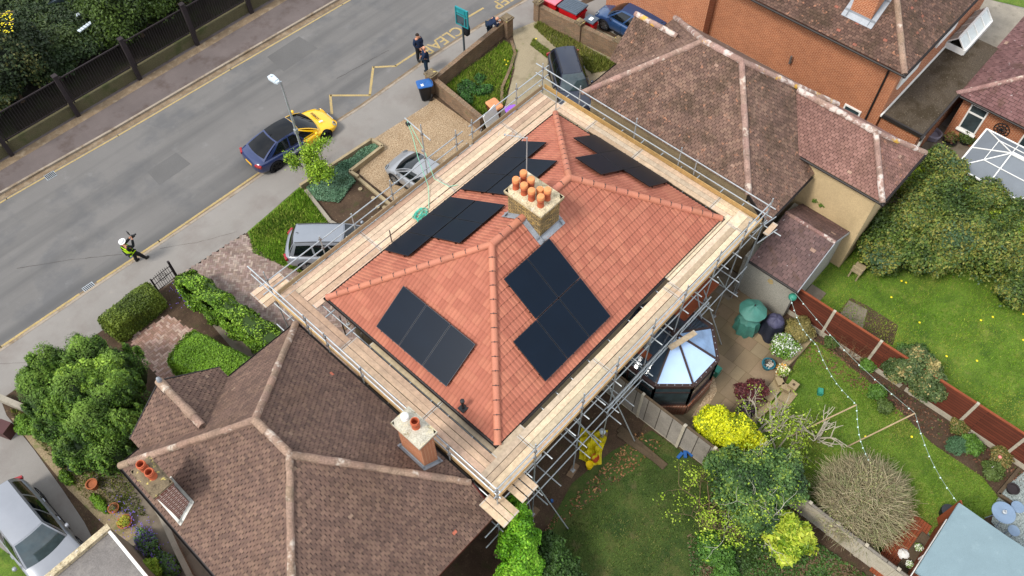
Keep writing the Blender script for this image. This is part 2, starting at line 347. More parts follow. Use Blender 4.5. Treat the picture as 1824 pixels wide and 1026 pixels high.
word('CLEAR',23.85,27.28,1.02,math.pi-.03,.92); word('KEEP',28.85,27.1,1.02,math.pi-.03,.92)
# block paving
def blocks(name,poly,ang,cols,z=.006,L=.2,Wd=.1,g=.006):
    P=[(p[0],p[1]) for p in poly]
    def inside(x,y):
        c=False
        for i in range(len(P)):
            x0,y0=P[i]; x1,y1=P[i-1]
            if (y0>y)!=(y1>y) and x<(x1-x0)*(y-y0)/(y1-y0)+x0: c=not c
        return c
    cx=sum(p[0] for p in P)/len(P); cy=sum(p[1] for p in P)/len(P); R0=max(math.hypot(p[0]-cx,p[1]-cy) for p in P); n=int(R0/Wd)+3
    ca,sa=math.cos(ang),math.sin(ang); V=[];C=[]
    for i in range(-n,n):
        for j in range(-n//1,n):
            # herringbone: pairs on a diagonal lattice
            for hv in (0,1):
                k=j*4
                ox=(i+j*2)*Wd*1.0; oy=(i-j*2)*Wd*1.0
                if hv==0: x0,y0,dx,dy=ox,oy,L,Wd
                else: x0,y0,dx,dy=ox+0,oy+Wd,Wd,L
                mx_,my_=x0+dx/2,y0+dy/2; wx=cx+mx_*ca-my_*sa; wy=cy+mx_*sa+my_*ca
                if abs(wx-cx)>R0 or abs(wy-cy)>R0 or not inside(wx,wy): continue
                zz_=z+random.uniform(-.002,.002); q=[(x0+g/2,y0+g/2),(x0+dx-g/2,y0+g/2),(x0+dx-g/2,y0+dy-g/2),(x0+g/2,y0+dy-g/2)]
                V.append([(cx+a*ca-b*sa,cy+a*sa+b*ca,zz_) for a,b in q]); C.append(noisy(random.choice(cols),.14))
    me=quads_mesh(name,np.array(V),4,np.array(C)); o=finish(me,name,MT['block'],None,origin=(0,0,0)); tag(o,kind='structure')
BC=[H_('#85736a'),H_('#7b685e'),H_('#8f7e73'),H_('#746159')]
drv=WP((440,420),(478,455),(520,485),(640,470),(640,640),(520,600),(480,600),(345,492),(320,478),z=0)
drv=[Vector((4.75,24.74,0)),Vector((8.5,24.45,0)),W(452,440),W(480,462),W(520,480),Vector((9.2,19.8,0)),Vector((12.5,16.2,0)),Vector((12.5,15.2,0)),Vector((6.0,15.2,0)),Vector((5.9,18.5,0)),Vector((5.6,22.6,0))]
sheet('driveway',drv,.0,'paving_joint'); blocks('block_paving',drv,R_(45),BC)
pat=[W(300,560),W(345,590),W(362,600),W(420,680),W(330,700),W(240,640),W(235,600)]
sheet('front_path',pat,.0,'paving_joint'); blocks('block_paving',pat,R_(0),[H_('#94786a'),H_('#a38a7c'),H_('#86695a')])
sheet('side_path',WP((318,510),(340,535),(430,640),(470,690),(500,640),(420,560),(345,500),z=0),.0,'rear_concrete')
sheet('gravel_drive',[Vector((15.9,24.52,0)),Vector((19.8,24.22,0)),Vector((20.4,24.4,0)),Vector((20.3,21.5,0)),Vector((20.1,16,0)),Vector((14.2,16,0)),W(640,310)],.004,'gravel')
sheet('shingle_drive',[Vector((26.9,24.9,0)),Vector((30,24.0,0)),Vector((30.4,17.5,0)),Vector((28,15,0)),Vector((20.8,14,0)),Vector((20.4,20.8,0)),Vector((22.3,21.2,0)),Vector((24.7,22.7,0)),Vector((26.3,24.2,0))],.004,'shingle_drive')
sheet('shingle_drive',[Vector((20.2,15.4,0)),Vector((21.6,15.4,0)),Vector((21.6,6.2,0)),Vector((20.2,6.2,0))],.008,'rear_concrete')
sheet('road',[Vector((30.45,23.6,0)),Vector((60,16.5,0)),Vector((60,-8,0)),Vector((30.45,-8,0))],.002,'pavement')
sheet('front_lawn',[Vector((11.9,24.76,0)),Vector((8.6,24.42,0)),W(452,438),W(480,460),W(520,478),Vector((9.9,19.6,0)),Vector((14.0,19.2,0)),W(590,330),W(560,320)],.004,'lawn')
sheet('left_drive',[Vector((X0,24.8,0)),Vector((-3.2,24.8,0)),W(12,740),W(60,800),W(110,870),W(150,930),W(200,1026),Vector((-4,12,0)),Vector((-40,12,0))],.004,'pavement')
sheet('left_lawn',[W(0,975),W(45,1010),W(60,1040),W(0,1100),W(-80,1000)],.009,'lawn')
sheet('side_concrete',[W(150,780),W(230,820),Vector((-.9,15,0)),Vector((-.9,5,0)),W(420,1130),W(250,1000),W(170,880)],.004,'rear_concrete')
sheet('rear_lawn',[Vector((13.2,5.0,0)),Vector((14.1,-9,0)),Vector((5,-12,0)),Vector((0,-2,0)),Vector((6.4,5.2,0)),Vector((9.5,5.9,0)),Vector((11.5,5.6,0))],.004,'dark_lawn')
sheet('garden_lawn',[W(1440,600),W(1480,625),W(1560,690),W(1660,790),W(1750,850),W(1790,900),W(1700,960),W(1560,1000),W(1400,880),W(1290,800),W(1340,750),W(1390,700)],.004,'lawn')
sheet('neighbour_lawn',[Vector((21.6,4.6,0)),Vector((30.5,3.4,0)),Vector((31,-12,0)),Vector((21.8,-12,0))],.004,'lawn')
sheet('rear_concrete',[Vector((28.2,4.6,0)),Vector((36,4.6,0)),Vector((36,-6,0)),Vector((31.5,-6,0)),Vector((30.2,3.4,0))],.008,'rear_concrete')
sheet('far_lawn',[W(1765,0),W(1824,14),W(1900,30),W(1850,-60)],.012,'lawn')
sheet('yard_concrete',[W(1700,-40),W(1765,0),W(1830,18),W(1900,60),W(1800,120),W(1700,60)],.008,'concrete')
# patio slabs
pp=[Vector((13.45,8,0)),Vector((21.1,8,0)),Vector((21.1,4.2,0)),W(1440,597),W(1385,655),W(1380,690),W(1345,730),W(1300,765),W(1240,790),Vector((13.45,3.2,0))]
sheet('patio',pp,0,'slab_joint')
V=[];C=[]; x=13.45; cols=[H_('#76664f'),H_('#70614b'),H_('#7d6c54'),H_('#6c5d47'),H_('#786750')]
def inpoly(P,x,y):
    c=False
    for i in range(len(P)):
        x0,y0=P[i][0],P[i][1]; x1,y1=P[i-1][0],P[i-1][1]
        if (y0>y)!=(y1>y) and x<(x1-x0)*(y-y0)/(y1-y0)+x0: c=not c
    return c
while x<21.1:
    wd=random.choice([.45,.6,.6,.9]); y=1.0+random.random()*.4
    while y<8:
        h=random.choice([.45,.6,.75,.9]); 
        if inpoly(pp,x+wd/2,y+h/2):
            g=.008; z=.006+random.uniform(0,.004)
            V.append([(x+g,y+g,z),(x+wd-g,y+g,z),(x+wd-g,y+h-g,z),(x+g,y+h-g,z)]); C.append(noisy(random.choice(cols),.08))
        y+=h
    x+=wd
o=finish(quads_mesh('patio_slabs',np.array(V),4,np.array(C)),'patio_slabs',MT['block'],None,origin=(0,0,0)); tag(o,kind='structure')
# ================================================================ roofs
def clip(poly,ax,val,keep_less):
    out=[]
    for i in range(len(poly)):
        p,q=poly[i],poly[(i+1)%len(poly)]; a=(p[ax]<=val)==keep_less or p[ax]==val; b=(q[ax]<=val)==keep_less or q[ax]==val
        if a: out.append(p)
        if a!=b:
            t=(val-p[ax])/(q[ax]-p[ax]); out.append((p[0]+(q[0]-p[0])*t,p[1]+(q[1]-p[1])*t))
    return out
def clip_convex(sub,poly):
    "clip polygon sub to the ccw convex polygon poly"
    out=sub
    for i in range(len(poly)):
        if not out: return out
        a,b=poly[i],poly[(i+1)%len(poly)]; ex,ey=b[0]-a[0],b[1]-a[1]; inp=out; out=[]
        side=lambda p:ex*(p[1]-a[1])-ey*(p[0]-a[0])
        for j in range(len(inp)):
            p,q=inp[j],inp[(j+1)%len(inp)]; sp,sq=side(p),side(q)
            if sp>=-1e-9: out.append(p)
            if (sp>0 and sq<0) or (sp<0 and sq>0):
                t=sp/(sp-sq); out.append((p[0]+(q[0]-p[0])*t,p[1]+(q[1]-p[1])*t))
    return out
def roof_face(name,pts,adir,m,parent,style='plain',cols=None,gauge=.1,tw=.165,th=.02,colf=None):
    "pts: planar convex 3-D polygon; adir: direction of the eave"
    P=[Vector(p) for p in pts]; o=P[0]; A=Vector(adir).normalized(); n=(P[1]-P[0]).cross(P[2]-P[0]).normalized()
    if n.z<0: n=-n
    S=n.cross(A); 
    if S.z<0: S=-S
    S.normalize(); poly=[((p-o).dot(A),(p-o).dot(S)) for p in P]
    ar=sum(poly[i][0]*poly[(i+1)%len(poly)][1]-poly[(i+1)%len(poly)][0]*poly[i][1] for i in range(len(poly)))
    if ar<0: poly=poly[::-1]
    a0=min(p[0] for p in poly); a1=max(p[0] for p in poly); s0=min(p[1] for p in poly); s1=max(p[1] for p in poly)
    to=lambda a,s,h:o+A*a+S*s+n*h
    b=MB(); b.poly([to(a,s,-.01) for a,s in poly],(.03,.022,.018))
    r=0; s=s0
    def inside(q):
        for i in range(len(poly)):
            c,d=poly[i],poly[(i+1)%len(poly)]
            if (d[0]-c[0])*(q[1]-c[1])-(d[1]-c[1])*(q[0]-c[0])<0: return False
        return True
    while s<s1:
        off=(r%2)*tw/2+(random.uniform(-.018,.018) if style=='plain' else 0)
        k=math.floor((a0-off)/tw)
        while k*tw+off<a1:
            x0=k*tw+off+(random.uniform(-.004,.004) if style=='plain' else 0); k+=1
            col=colf(x0,s,to(x0,s,0)) if colf else noisy(random.choice(cols),.1,.03)
            if style=='plain':
                gp=.008; q=[(x0+gp,s),(x0+tw-gp,s),(x0+tw-gp,s+gauge),(x0+gp,s+gauge)]; ok=all(inside(c) for c in q)
                if not ok: q=clip_convex(q,poly)
                if len(q)<3: continue
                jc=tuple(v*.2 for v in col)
                j=random.uniform(-.003,.004); tl=random.uniform(-.012,.012); h=lambda a_,s_:th*(1-.8*(s_-s)/gauge)+j+tl*(a_-x0)/tw*.5+.004
                top=[to(a_,s_,h(a_,s_)) for a_,s_ in q]; b.poly(top,col)
                for i in range(len(q)):
                    c,d=q[i],q[(i+1)%len(q)]
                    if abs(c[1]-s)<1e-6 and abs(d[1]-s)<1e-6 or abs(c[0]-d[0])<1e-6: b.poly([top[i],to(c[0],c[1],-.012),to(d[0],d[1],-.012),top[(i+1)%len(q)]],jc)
            else:
                nn=8; w_=tw/nn
                def pr(u): 
                    t=(u%.5)/.5
                    return .018*max(0,math.sin(math.pi*min(1,t/.62)))**.7 if t<.62 else 0
                j=random.uniform(-.001,.001)
                for i in range(nn):
                    xa,xb=x0+i*w_,x0+(i+1)*w_
                    q=[(xa,s),(xb,s),(xb,s+gauge),(xa,s+gauge)]; ok=all(inside(c) for c in q)
                    if not ok: q=clip_convex(q,poly)
                    if len(q)<3: continue
                    ha,hb=pr(i/nn),pr((i+1)/nn-1e-6)
                    h=lambda a_,s_:(ha+(hb-ha)*(a_-xa)/w_)+th*(1-.9*(s_-s)/gauge)+j
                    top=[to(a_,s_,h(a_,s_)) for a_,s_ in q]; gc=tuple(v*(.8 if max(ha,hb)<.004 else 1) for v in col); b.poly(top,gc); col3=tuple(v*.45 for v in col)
                    for ii in range(len(q)):
                        c,d=q[ii],q[(ii+1)%len(q)]
                        if abs(c[1]-s)<1e-6 and abs(d[1]-s)<1e-6: b.poly([top[ii],to(c[0],c[1],-.01),to(d[0],d[1],-.01),top[(ii+1)%len(q)]],col3)
        s+=gauge; r+=1
    # orient up
    return b.build(name,MT[m],parent)
def ridge(name,path,r,m,parent,col,seg=.45,clips=False,drop=.02,wob=0,collar=True):
    "half-round ridge tiles along a polyline"
    b=MB()
    for p,q in zip(path,path[1:]):
        p=Vector(p);q=Vector(q);d=q-p;L=d.length;t=d/L; n=max(1,round(L/seg)); sd_=t.cross(Vector((0,0,1))).normalized(); up=sd_.cross(t)
        for i in range(n):
            a=p+t*(L*i/n-.02); c=p+t*(L*(i+1)/n+.02); col_=noisy(col,.1); jr=r*(1+random.uniform(-wob,wob)); js=sd_*random.uniform(-wob,wob)*r; ju=up*random.uniform(-wob,wob)*r*.6
            G=[]
            stops=[(0,1.06),(.14,1.06),(.15,1.0),(1,.95)] if collar else [(0,1),(.5,1.05),(1,1)]
            for f,k in stops:
                cc=a+(c-a)*f+js+ju-up*drop; G.append([cc+sd_*jr*k*math.cos(x)+up*jr*k*math.sin(x) for x in [R_(-20+220*e/10) for e in range(11)]])
            b.grid(G,col_); b.poly(G[0],col_); b.poly(G[-1],col_)
            if clips and i:
                cc=p+t*(L*i/n)-up*drop; rr=r*1.09
                G=[[cc+t*dd+sd_*rr*math.cos(x)+up*rr*math.sin(x) for x in [R_(30+120*e/6) for e in range(7)]] for dd in (-.011,.011)]
                b.grid(G,(.03,.025,.025))
                cc2=cc+up*rr; b.box(cc2,(.035,.035,.03),col=(.05,.04,.04))
    return b.build(name,MT[m],parent,smooth=50)
def gutter(parent,pts,name='gutter',m='gutter',r=.055,close=False):
    b=MB(); P=[Vector(p) for p in pts]
    if close: P.append(P[0])
    for p,q in zip(P,P[1:]):
        t=(q-p).normalized(); sd_=t.cross(Vector((0,0,1))); G=[]
        for c in (p-t*r,q+t*r): G.append([c+sd_*r*math.cos(x)+Vector((0,0,1))*r*math.sin(x) for x in [R_(180+180*e/6) for e in range(7)]])
        b.grid(G); G2=[[g+(g-c).normalized()*.006 for g in row] for row,c in zip(G,(p,q))]; b.grid(G2)
        for e in (0,-1): b.poly([G[0][e],G[1][e],G2[1][e],G2[0][e]])
    return b.build(name,MT[m],parent,smooth=40)
def walls(parent,x0,x1,y0,y1,z0,z1,m,name='wall'):
    b=MB(); b.prism([(x0,y0),(x1,y0),(x1,y1),(x0,y1)],z0,z1); return b.build(name,MT[m],parent)
def soffit(parent,x0,x1,y0,y1,z,m='gutter',t=.12):
    b=MB(); b.box(((x0+x1)/2,(y0+y1)/2,z-t/2),(x1-x0,y1-y0,t)); return b.build('fascia',MT[m],parent)
# ---------------------------------------------------------------- the house with the new roof
HX0,HX1,HY0,HY1,HE,HR=7.26,19.67,7.47,15.77,5.0,7.7; HYM=(HY0+HY1)/2; HW=(HY1-HY0)/2; HRX0,HRX1=HX0+HW+.08,HX1-HW-.08
house=thing('semi_detached_house','house with a new orange red tiled hip roof, solar panels and scaffolding round it','house',((HX0+HX1)/2,HYM,0))
walls(house,HX0+.42,HX1-.42,HY0+.42,HY1-.42,-.05,HE-.05,'pebbledash')
soffit(house,HX0+.1,HX1-.1,HY0+.1,HY1-.1,HE-.02)
NT=[H_('#9f604c'),H_('#9b5d49'),H_('#a3654f'),H_('#975946')]
def newcol(a,s,p):
    k=1+.03*noise2(p.x*.9,p.y*.9,3)+random.uniform(-.03,.03)
    c=random.choice(NT); 
    return tuple(v*k for v in c)
L_=Vector
c00,c10,c11,c01=(HX0,HY0,HE),(HX1,HY0,HE),(HX1,HY1,HE),(HX0,HY1,HE); r0,r1=(HRX0,HYM,HR),(HRX1,HYM,HR)
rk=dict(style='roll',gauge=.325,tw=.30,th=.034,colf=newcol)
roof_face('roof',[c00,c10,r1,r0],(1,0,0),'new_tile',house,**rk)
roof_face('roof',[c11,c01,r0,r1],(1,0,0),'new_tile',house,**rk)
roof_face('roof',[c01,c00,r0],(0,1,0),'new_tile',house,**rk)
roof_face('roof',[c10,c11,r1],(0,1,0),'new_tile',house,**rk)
nc=H_('#ab6d56')
lift=lambda p,d=.06:(p[0],p[1],p[2]+d)
ridge('ridge_tiles',[lift(r0),lift(r1)],.13,'new_ridge',house,nc,clips=True)
for c,r in ((c00,r0),(c01,r0),(c10,r1),(c11,r1)): ridge('hip_tiles',[lift(c,.05),lift(r)],.12,'new_ridge',house,nc,clips=True)
gutter(house,[(HX0-.06,HY0-.06,HE-.03),(HX1+.06,HY0-.06,HE-.03),(HX1+.06,HY1+.06,HE-.03),(HX0-.06,HY1+.06,HE-.03)],close=True)
def slope_frame(face):
    t=(HR-HE)/HW; l=math.hypot(1,t)
    return {'front':(L_((HX0,HY1,HE)),L_((1,0,0)),L_((0,-1,t))/l),'rear':(L_((HX0,HY0,HE)),L_((1,0,0)),L_((0,1,t))/l),
            'left':(L_((HX0,HY0,HE)),L_((0,1,0)),L_((1,0,t))/l),'right':(L_((HX1,HY0,HE)),L_((0,1,0)),L_((-1,0,t))/l)}[face]
PW,PH=1.134,1.72
def panel(face,a,s,PW=1.134):
    o,A,S=slope_frame(face); n=A.cross(S); n=n if n.z>0 else -n
    at=lambda x,y,h:o+A*x+S*y+n*h
    b=MB(); h0,h1=.13,.165
    p=at(a+PW/2,s+PH/2,(h0+h1)/2); M=Matrix((A,S,n)).transposed().to_4x4()
    b.box(p,(PW-.012,PH-.012,h1-h0),M=M); b.box(at(a+PW/2,s+.3,.09),(PW,.04,.05),M=M); b.box(at(a+PW/2,s+1.4,.09),(PW,.04,.05),M=M)
    for k in (.25,.75):
        for yy in (0,PH): b.box(at(a+PW*k,s+yy,h1),(.04,.03,.02),M=M,col=(.3,.3,.3))
    pn=b.build('solar_panel',MT['panel_frame'],house)
    g=MB(); g.box(at(a+PW/2,s+PH/2,h1+.001),(PW-.05,PH-.05,.004),M=M); g.build('glass',MT['panel_glass'],pn)
    e=MB((.5,.5,.5))
    for xx in (a+.014,a+PW-.014): e.box(at(xx,s+PH/2,h1+.002),(.013,PH-.03,.003),M=M)
    for yy in (s+.014,s+PH-.014): e.box(at(a+PW/2,yy,h1+.002),(PW-.03,.013,.003),M=M)
    e.build('frame_edge',MT['frame_edge'],pn)
mat('frame_edge',H_('#34383f'),.4,.1,3,0,1,0,metal=.5)
for i in range(3): panel('left',2.52+i*(PW+.01),.40)
for i in range(3): panel('rear',2.58+i*(PW+.01),.40)
for i in (1,2): panel('rear',2.58+i*(PW+.01),.40+PH+.02)
for i in range(3): panel('front',2.70+i*(PW+.015),.16)
for i in (1,2): panel('front',2.70+i*(PW+.015),.16+PH+.06)
for i in range(3): panel('front',6.66+i*(PW+.015),.16)
for i in (0,1): panel('front',6.66+i*(PW+.015),.16+PH+.06)
for i in range(3): panel('right',2.5+i*1.25,.02,1.243)
panel('right',3.75,.02+PH+.02,1.243)
def chimney(parent,x0,x1,y0,y1,zb,zt,m,cap,lip=.08,name='chimney'):
    b=MB(); b.prism([(x0,y0),(x1,y0),(x1,y1),(x0,y1)],zb,zt-.3); 
    for k,(z0,z1) in enumerate(((zt-.3,zt-.22),(zt-.22,zt-.14))):
        e=lip*(k+1)/2; b.prism([(x0-e,y0-e),(x1+e,y0-e),(x1+e,y1+e),(x0-e,y1+e)],z0,z1,bottom=True)
    ch=b.build(name,MT[m],parent)
    c=MB(); e=lip+.01; G=[]
    c.prism([(x0-e,y0-e),(x1+e,y0-e),(x1+e,y1+e),(x0-e,y1+e)],zt-.14,zt-.06,bottom=True)
    nx,ny=8,10
    for i in range(nx+1):
        row=[]
        for j in range(ny+1):
            u,v=i/nx,j/ny; d=min(u,1-u,v,1-v); row.append((x0-e+.03+(x1-x0+2*e-.06)*u,y0-e+.03+(y1-y0+2*e-.06)*v,zt-.06+min(.07,d*.45)+random.uniform(0,.02)*(d>0)))
        G.append(row)
    c.grid(G); c.build('crown',MT[cap],ch,smooth=60)
    return ch
def flashing(parent,x0,x1,y0,y1,zf,wd=.16,m='lead'):
    "lead skirt following the roof height zf(x,y)"
    b=MB(); o=wd
    def strip_(p,q,nx,ny):
        n=6; G=[]
        for i in range(n+1):
            x=p[0]+(q[0]-p[0])*i/n; y=p[1]+(q[1]-p[1])*i/n
            G.append([(x,y,zf(x,y)+.16),(x+nx*.015,y+ny*.015,zf(x,y)+.06),(x+nx*o,y+ny*o,zf(x+nx*o,y+ny*o)+.05+random.uniform(0,.008))])
        b.grid(G)
    e=.012
    strip_((x0-o,y0-e),(x1+o,y0-e),0,-1); strip_((x0-e,y0-o),(x0-e,y1+o),-1,0); strip_((x1+e,y0-o),(x1+e,y1+o),1,0); strip_((x0-o,y1+e),(x1+o,y1+e),0,1)
    return b.build('flashing',MT[m],parent)
def hz(x,y): return HE+min(min(y-HY0,HY1-y)*(HR-HE)/HW,min(x-HX0,HX1-x)*(HR-HE)/HW)
ch=chimney(house,13.05,14.02,10.85,12.32,6.6,8.62,'stock_brick','mortar',.09)
flashing(ch,13.05,14.02,10.85,12.32,hz)
def pot(parent,x,y,z,h=.36,r=.115,cap=True,col=(1,1,1),m='terracotta',open_=False):
    b=MB(col); pr=[(r*1.04,-.03),(r*1.04,.03),(r*.96,.05),(r*.94,h*.7),(r*1.08,h*.76),(r*1.08,h*.84),(r*.98,h*.86),(r*.98,h)]
    b.lathe([(a,z+c) for a,c in pr]+([(r*.8,z+h),(r*.76,z+h-.25),(.001,z+h-.26)] if open_ else []),(x,y,0))
    p=b.build('chimney_pot',MT[m],parent,smooth=40)
    if cap:
        c=MB(); c.lathe([(r*.9,z+h-.02),(r*1.12,z+h),(r*1.14,z+h+.09),(r*1.0,z+h+.13),(.001,z+h+.15)],(x,y,0)); c.build('pot_cap',MT['pot_cap'],p,smooth=40)
    return p
for px,py in ((919,319),(933.6,329),(947,339),(963.4,350),(932.5,307),(946,319),(975.5,338)):
    q=W(px,py,9.08); pot(ch,q.x,q.y,8.62)
q=W(962,336,8.95); pot(ch,q.x,q.y,8.62,h=.2,col=(.6,.7,.5))
# aerial
b=MB(); q=W(938,302,8.6); 
zt_=10.15; b.tube([(q.x,q.y,7.6),(q.x,q.y,zt_)],.02); 
e0=L_((q.x,q.y,zt_-.05)); e1=W(899,240,10.1); b.tube([e0,e1],.013)
dr=(e1-e0).normalized(); pe=L_((-dr.y,dr.x,0)).normalized()
for k in range(9):
    c=e0+dr*(.12+k*.13) if k<4 else e0+dr*(.64+(k-4)*.3); l=.17 if k<4 else .1; b.tube([c-pe*l,c+pe*l],.006,5)
b.tube([e1-pe*.04,e1+pe*.04],.025); b.build('aerial',MT['galvanised'],house)
# soil vent pipe
q=W(826,718,5.45); b=MB(); zq=hz(q.x,q.y); b.tube([(q.x-.05,q.y,zq),(q.x-.05,q.y,zq+.55)],.05,10); b.lathe([(.075,zq+.5),(.075,zq+.58),(.001,zq+.6)],(q.x-.05,q.y,0)); b.box((q.x-.05,q.y,zq+.03),(.26,.26,.05)); b.build('vent_pipe',MT['black_plastic'],house,smooth=40)
# rear wall features seen between the roof and the boards
for x in (9.2,11.3,15.2,17.6): b=MB(); b.box((x,HY0+.41,3.9),(1.1,.06,1.1)); b.build('window',MT['glass_dark'],house)
b=MB(); b.box((16.5,HY0-.35,2.6),(4.6,1.5,.12)); b.build('porch_roof',MT['stain_wood'],house)
# ---------------------------------------------------------------- left house
TL=[H_('#5f4a40'),H_('#654f44'),H_('#58453c'),H_('#6b5548')]
def oldcol(a,s,p):
    c=random.choice(TL); k=1+.10*noise2(p.x*.6,p.y*.6,1)+random.uniform(-.07,.07)
    rr=random.random()
    if rr<.0008: return H_('#a8604a')
    if rr<.004: c=H_('#7c6656')
    return tuple(v*k for v in c)
lx0,lx1,ly0,ly1,le=-1.24,5.80,7.24,15.76,5.0; lr=7.85; lm=(lx0+lx1)/2; lry0,lry1=10.7,12.25
lh=thing('detached_house','old brown tiled hip roof house with two chimneys in the lower left','house',(lm,11,0))
walls(lh,lx0+.3,lx1-.3,7.6,ly1-.3,-.05,le-.1,'red_brick')
pit=(lr-le)/(lry0-ly0); zb=le-pit*1.05
ra,rb=(lm,lry1,lr),(lm,lry0,lr)
pk=dict(style='plain',gauge=.108,tw=.172,th=.026,colf=oldcol)
yb=ly0-1.05
roof_face('roof',[(lx0,ly1,le),(lx1,ly1,le),ra],(1,0,0),'plain_tile',lh,**pk)
roof_face('roof',[(lx1,ly1,le),(lx1,ly0,le),rb,ra],(0,1,0),'plain_tile',lh,**pk)
roof_face('roof',[(lx0,ly1,le),(lx0,ly0,le),rb,ra],(0,1,0),'plain_tile',lh,**pk)
roof_face('roof',[(lx0,ly0,le),(lx0,yb,zb),(lx1,yb,zb),(lx1,ly0,le),rb],(1,0,0),'plain_tile',lh,**pk)
rc=H_('#8b7362')
ridge('ridge_tiles',[lift(ra,.04),lift(rb,.04)],.12,'old_ridge',lh,rc,wob=.08,collar=False)
for c,r in (((lx0,ly1,le),ra),((lx1,ly1,le),ra),((lx1-.02,ly0+.02,le),rb),((lx0,ly0,le),rb)): ridge('hip_tiles',[lift(c,.03),lift(r,.04)],.11,'old_ridge',lh,rc,wob=.08,collar=False)
gutter(lh,[(lx1+.05,ly1+.05,le-.03),(lx0-.05,ly1+.05,le-.03),(lx0-.05,yb,le-.03)]); gutter(lh,[(lx1+.05,ly1,le-.03),(lx1+.05,ly0,le-.03)])
b=MB(); b.beam((lx1+.02,ly0,le-.08),(lx1+.02,yb,zb-.08),.03,.2); b.beam((lx0,yb+.02,zb-.08),(lx1,yb+.02,zb-.08),.04,.2); b.build('fascia',MT['fascia_red'] if 'fascia_red' in MT else mat('fascia_red',H_('#5a231f'),.6,.1,3,0,1,0),lh)
# front gable bay: its ridge runs along Y
bx0,bx1=-.50,2.94; bxm=(bx0+bx1)/2; byE=16.3; brz=6.5; byr=14.0
roof_face('bay_roof',[(bx0,byE,le+.02),(bx0,ly1-.15,le+.02),(bxm,13.9,brz),(bxm,byE,brz)],(0,1,0),'plain_tile',lh,**pk)
roof_face('bay_roof',[(bx1,byE,le+.02),(bx1,ly1-.15,le+.02),(bxm,13.9,brz),(bxm,byE,brz)],(0,1,0),'plain_tile',lh,**pk)
ridge('ridge_tiles',[(bxm,byE,brz+.05),(bxm,byr+.05,brz+.05)],.13,'old_ridge',lh,rc,wob=.1,collar=False)
def gable(parent,x0,x1,y0,y1,ze,zr,m,name='bay'):
    b=MB(); b.prism([(x0,y0),(x1,y0),(x1,y1),(x0,y1)],-.05,ze); b.poly([(x0,y1,ze),((x0+x1)/2,y1,zr),(x1,y1,ze)]); return b.build(name,MT[m],parent)
gable(lh,bx0+.25,bx1-.25,15.3,16.05,le-.02,brz-.2,'red_brick')
b=MB(); b.beam((bx0,byE+.02,le-.05),(bxm,byE+.02,brz-.04),.04,.16); b.beam((bx1,byE+.02,le-.05),(bxm,byE+.02,brz-.04),.04,.16); b.build('barge_board',MT['gutter'],lh)
b=MB(); b.lathe([(.05,brz+.1),(.085,brz+.2),(.06,brz+.34),(.001,brz+.38)],(bxm,byE-.1,0)); b.build('finial',MT['lead'],lh,smooth=50)
def lz(x,y): return le+(lr-le)/(lx1-lm)*min(x-lx0,lx1-x) if True else 0
c1=chimney(lh,5.05,5.57,8.42,9.42,5.0,7.45,'orange_brick','pale_mortar',.1)
flashing(c1,5.05,5.57,8.42,9.42,lz,wd=.1)
pot(c1,5.35,8.86,7.43,h=.42,r=.13,cap=False,open_=True)
b=MB(); b.lathe([(.11,7.4),(.12,7.52),(.09,7.56),(.09,7.62),(.12,7.64),(.05,7.7),(.001,7.7)],(5.32,9.28,0)); b.build('chimney_cowl',MT['white_upvc'],c1,smooth=40)
c2=chimney(lh,-.98,-.46,12.78,13.8,4.9,7.45,'stripe_brick','mossy_cap',.06)
mat('white_lead',H_('#b9b6ae'),.8,.2,3,.2,20,.4); flashing(c2,-.98,-.46,12.75,13.75,lz,m='white_lead',wd=.09)
q=W(249,826,7.85); pot(c2,q.x,q.y,7.42,h=.42,r=.125,cap=False,open_=True); q=W(264,840,7.85); pot(c2,q.x,q.y,7.42,h=.42,r=.125,cap=False,open_=True)
# ---------------------------------------------------------------- right house
rx0,rx1,ry0,ry1,re_=21.38,28.05,7.35,15.75,5.0; rr_=7.55; rm=24.72; ryA,ryB=12.4,10.6
rh=thing('detached_house','old brown tiled house with yellow lichen on its ridge right of the scaffolding','house',(rm,11,0))
walls(rh,rx0+.3,rx1-.3,6.6,ry1-.3,-.05,re_-.85,'pebbledash'); walls(rh,rx0+.3,rx1-.3,7.5,ry1-.3,re_-.75,re_-.1,'pebbledash')
TM=[H_('#644d42'),H_('#6b5347'),H_('#5d483e'),H_('#725a4c')]
def col2(base):
    def f(a,s,p):
        c=random.choice(base); k=1+.1*noise2(p.x*.7,p.y*.7,5)+random.uniform(-.07,.07)
        if random.random()<.006: c=H_('#8c7161')
        return tuple(v*k for v in c)
    return f
mk2=dict(style='plain',gauge=.115,tw=.19,th=.024,colf=col2(TM))
pit2=(rr_-re_)/(ryB-ry0); zb2=re_-pit2*1.08; yb2=ry0-1.08
A_,B_=(rm,ryA,rr_),(rm,ryB,rr_)
roof_face('roof',[(rx0,ry1,re_),(rx1,ry1,re_),A_],(1,0,0),'plain_tile',rh,**mk2)
roof_face('roof',[(rx0,ry1,re_),(rx0,ry0,re_),B_,A_],(0,1,0),'mossy_tile',rh,**mk2)
roof_face('roof',[(rx1,ry1,re_),(rx1,ry0,re_),B_,A_],(0,1,0),'plain_tile',rh,**mk2)
roof_face('roof',[(rx0,ry0,re_),(rx0,yb2,zb2),(rx1,yb2,zb2),(rx1,ry0,re_),B_],(1,0,0),'mossy_tile',rh,**mk2)
rc2=H_('#8f7468')
ridge('ridge_tiles',[lift(A_,.05),lift(B_,.05)],.13,'lichen_ridge',rh,rc2,wob=.05,collar=False)
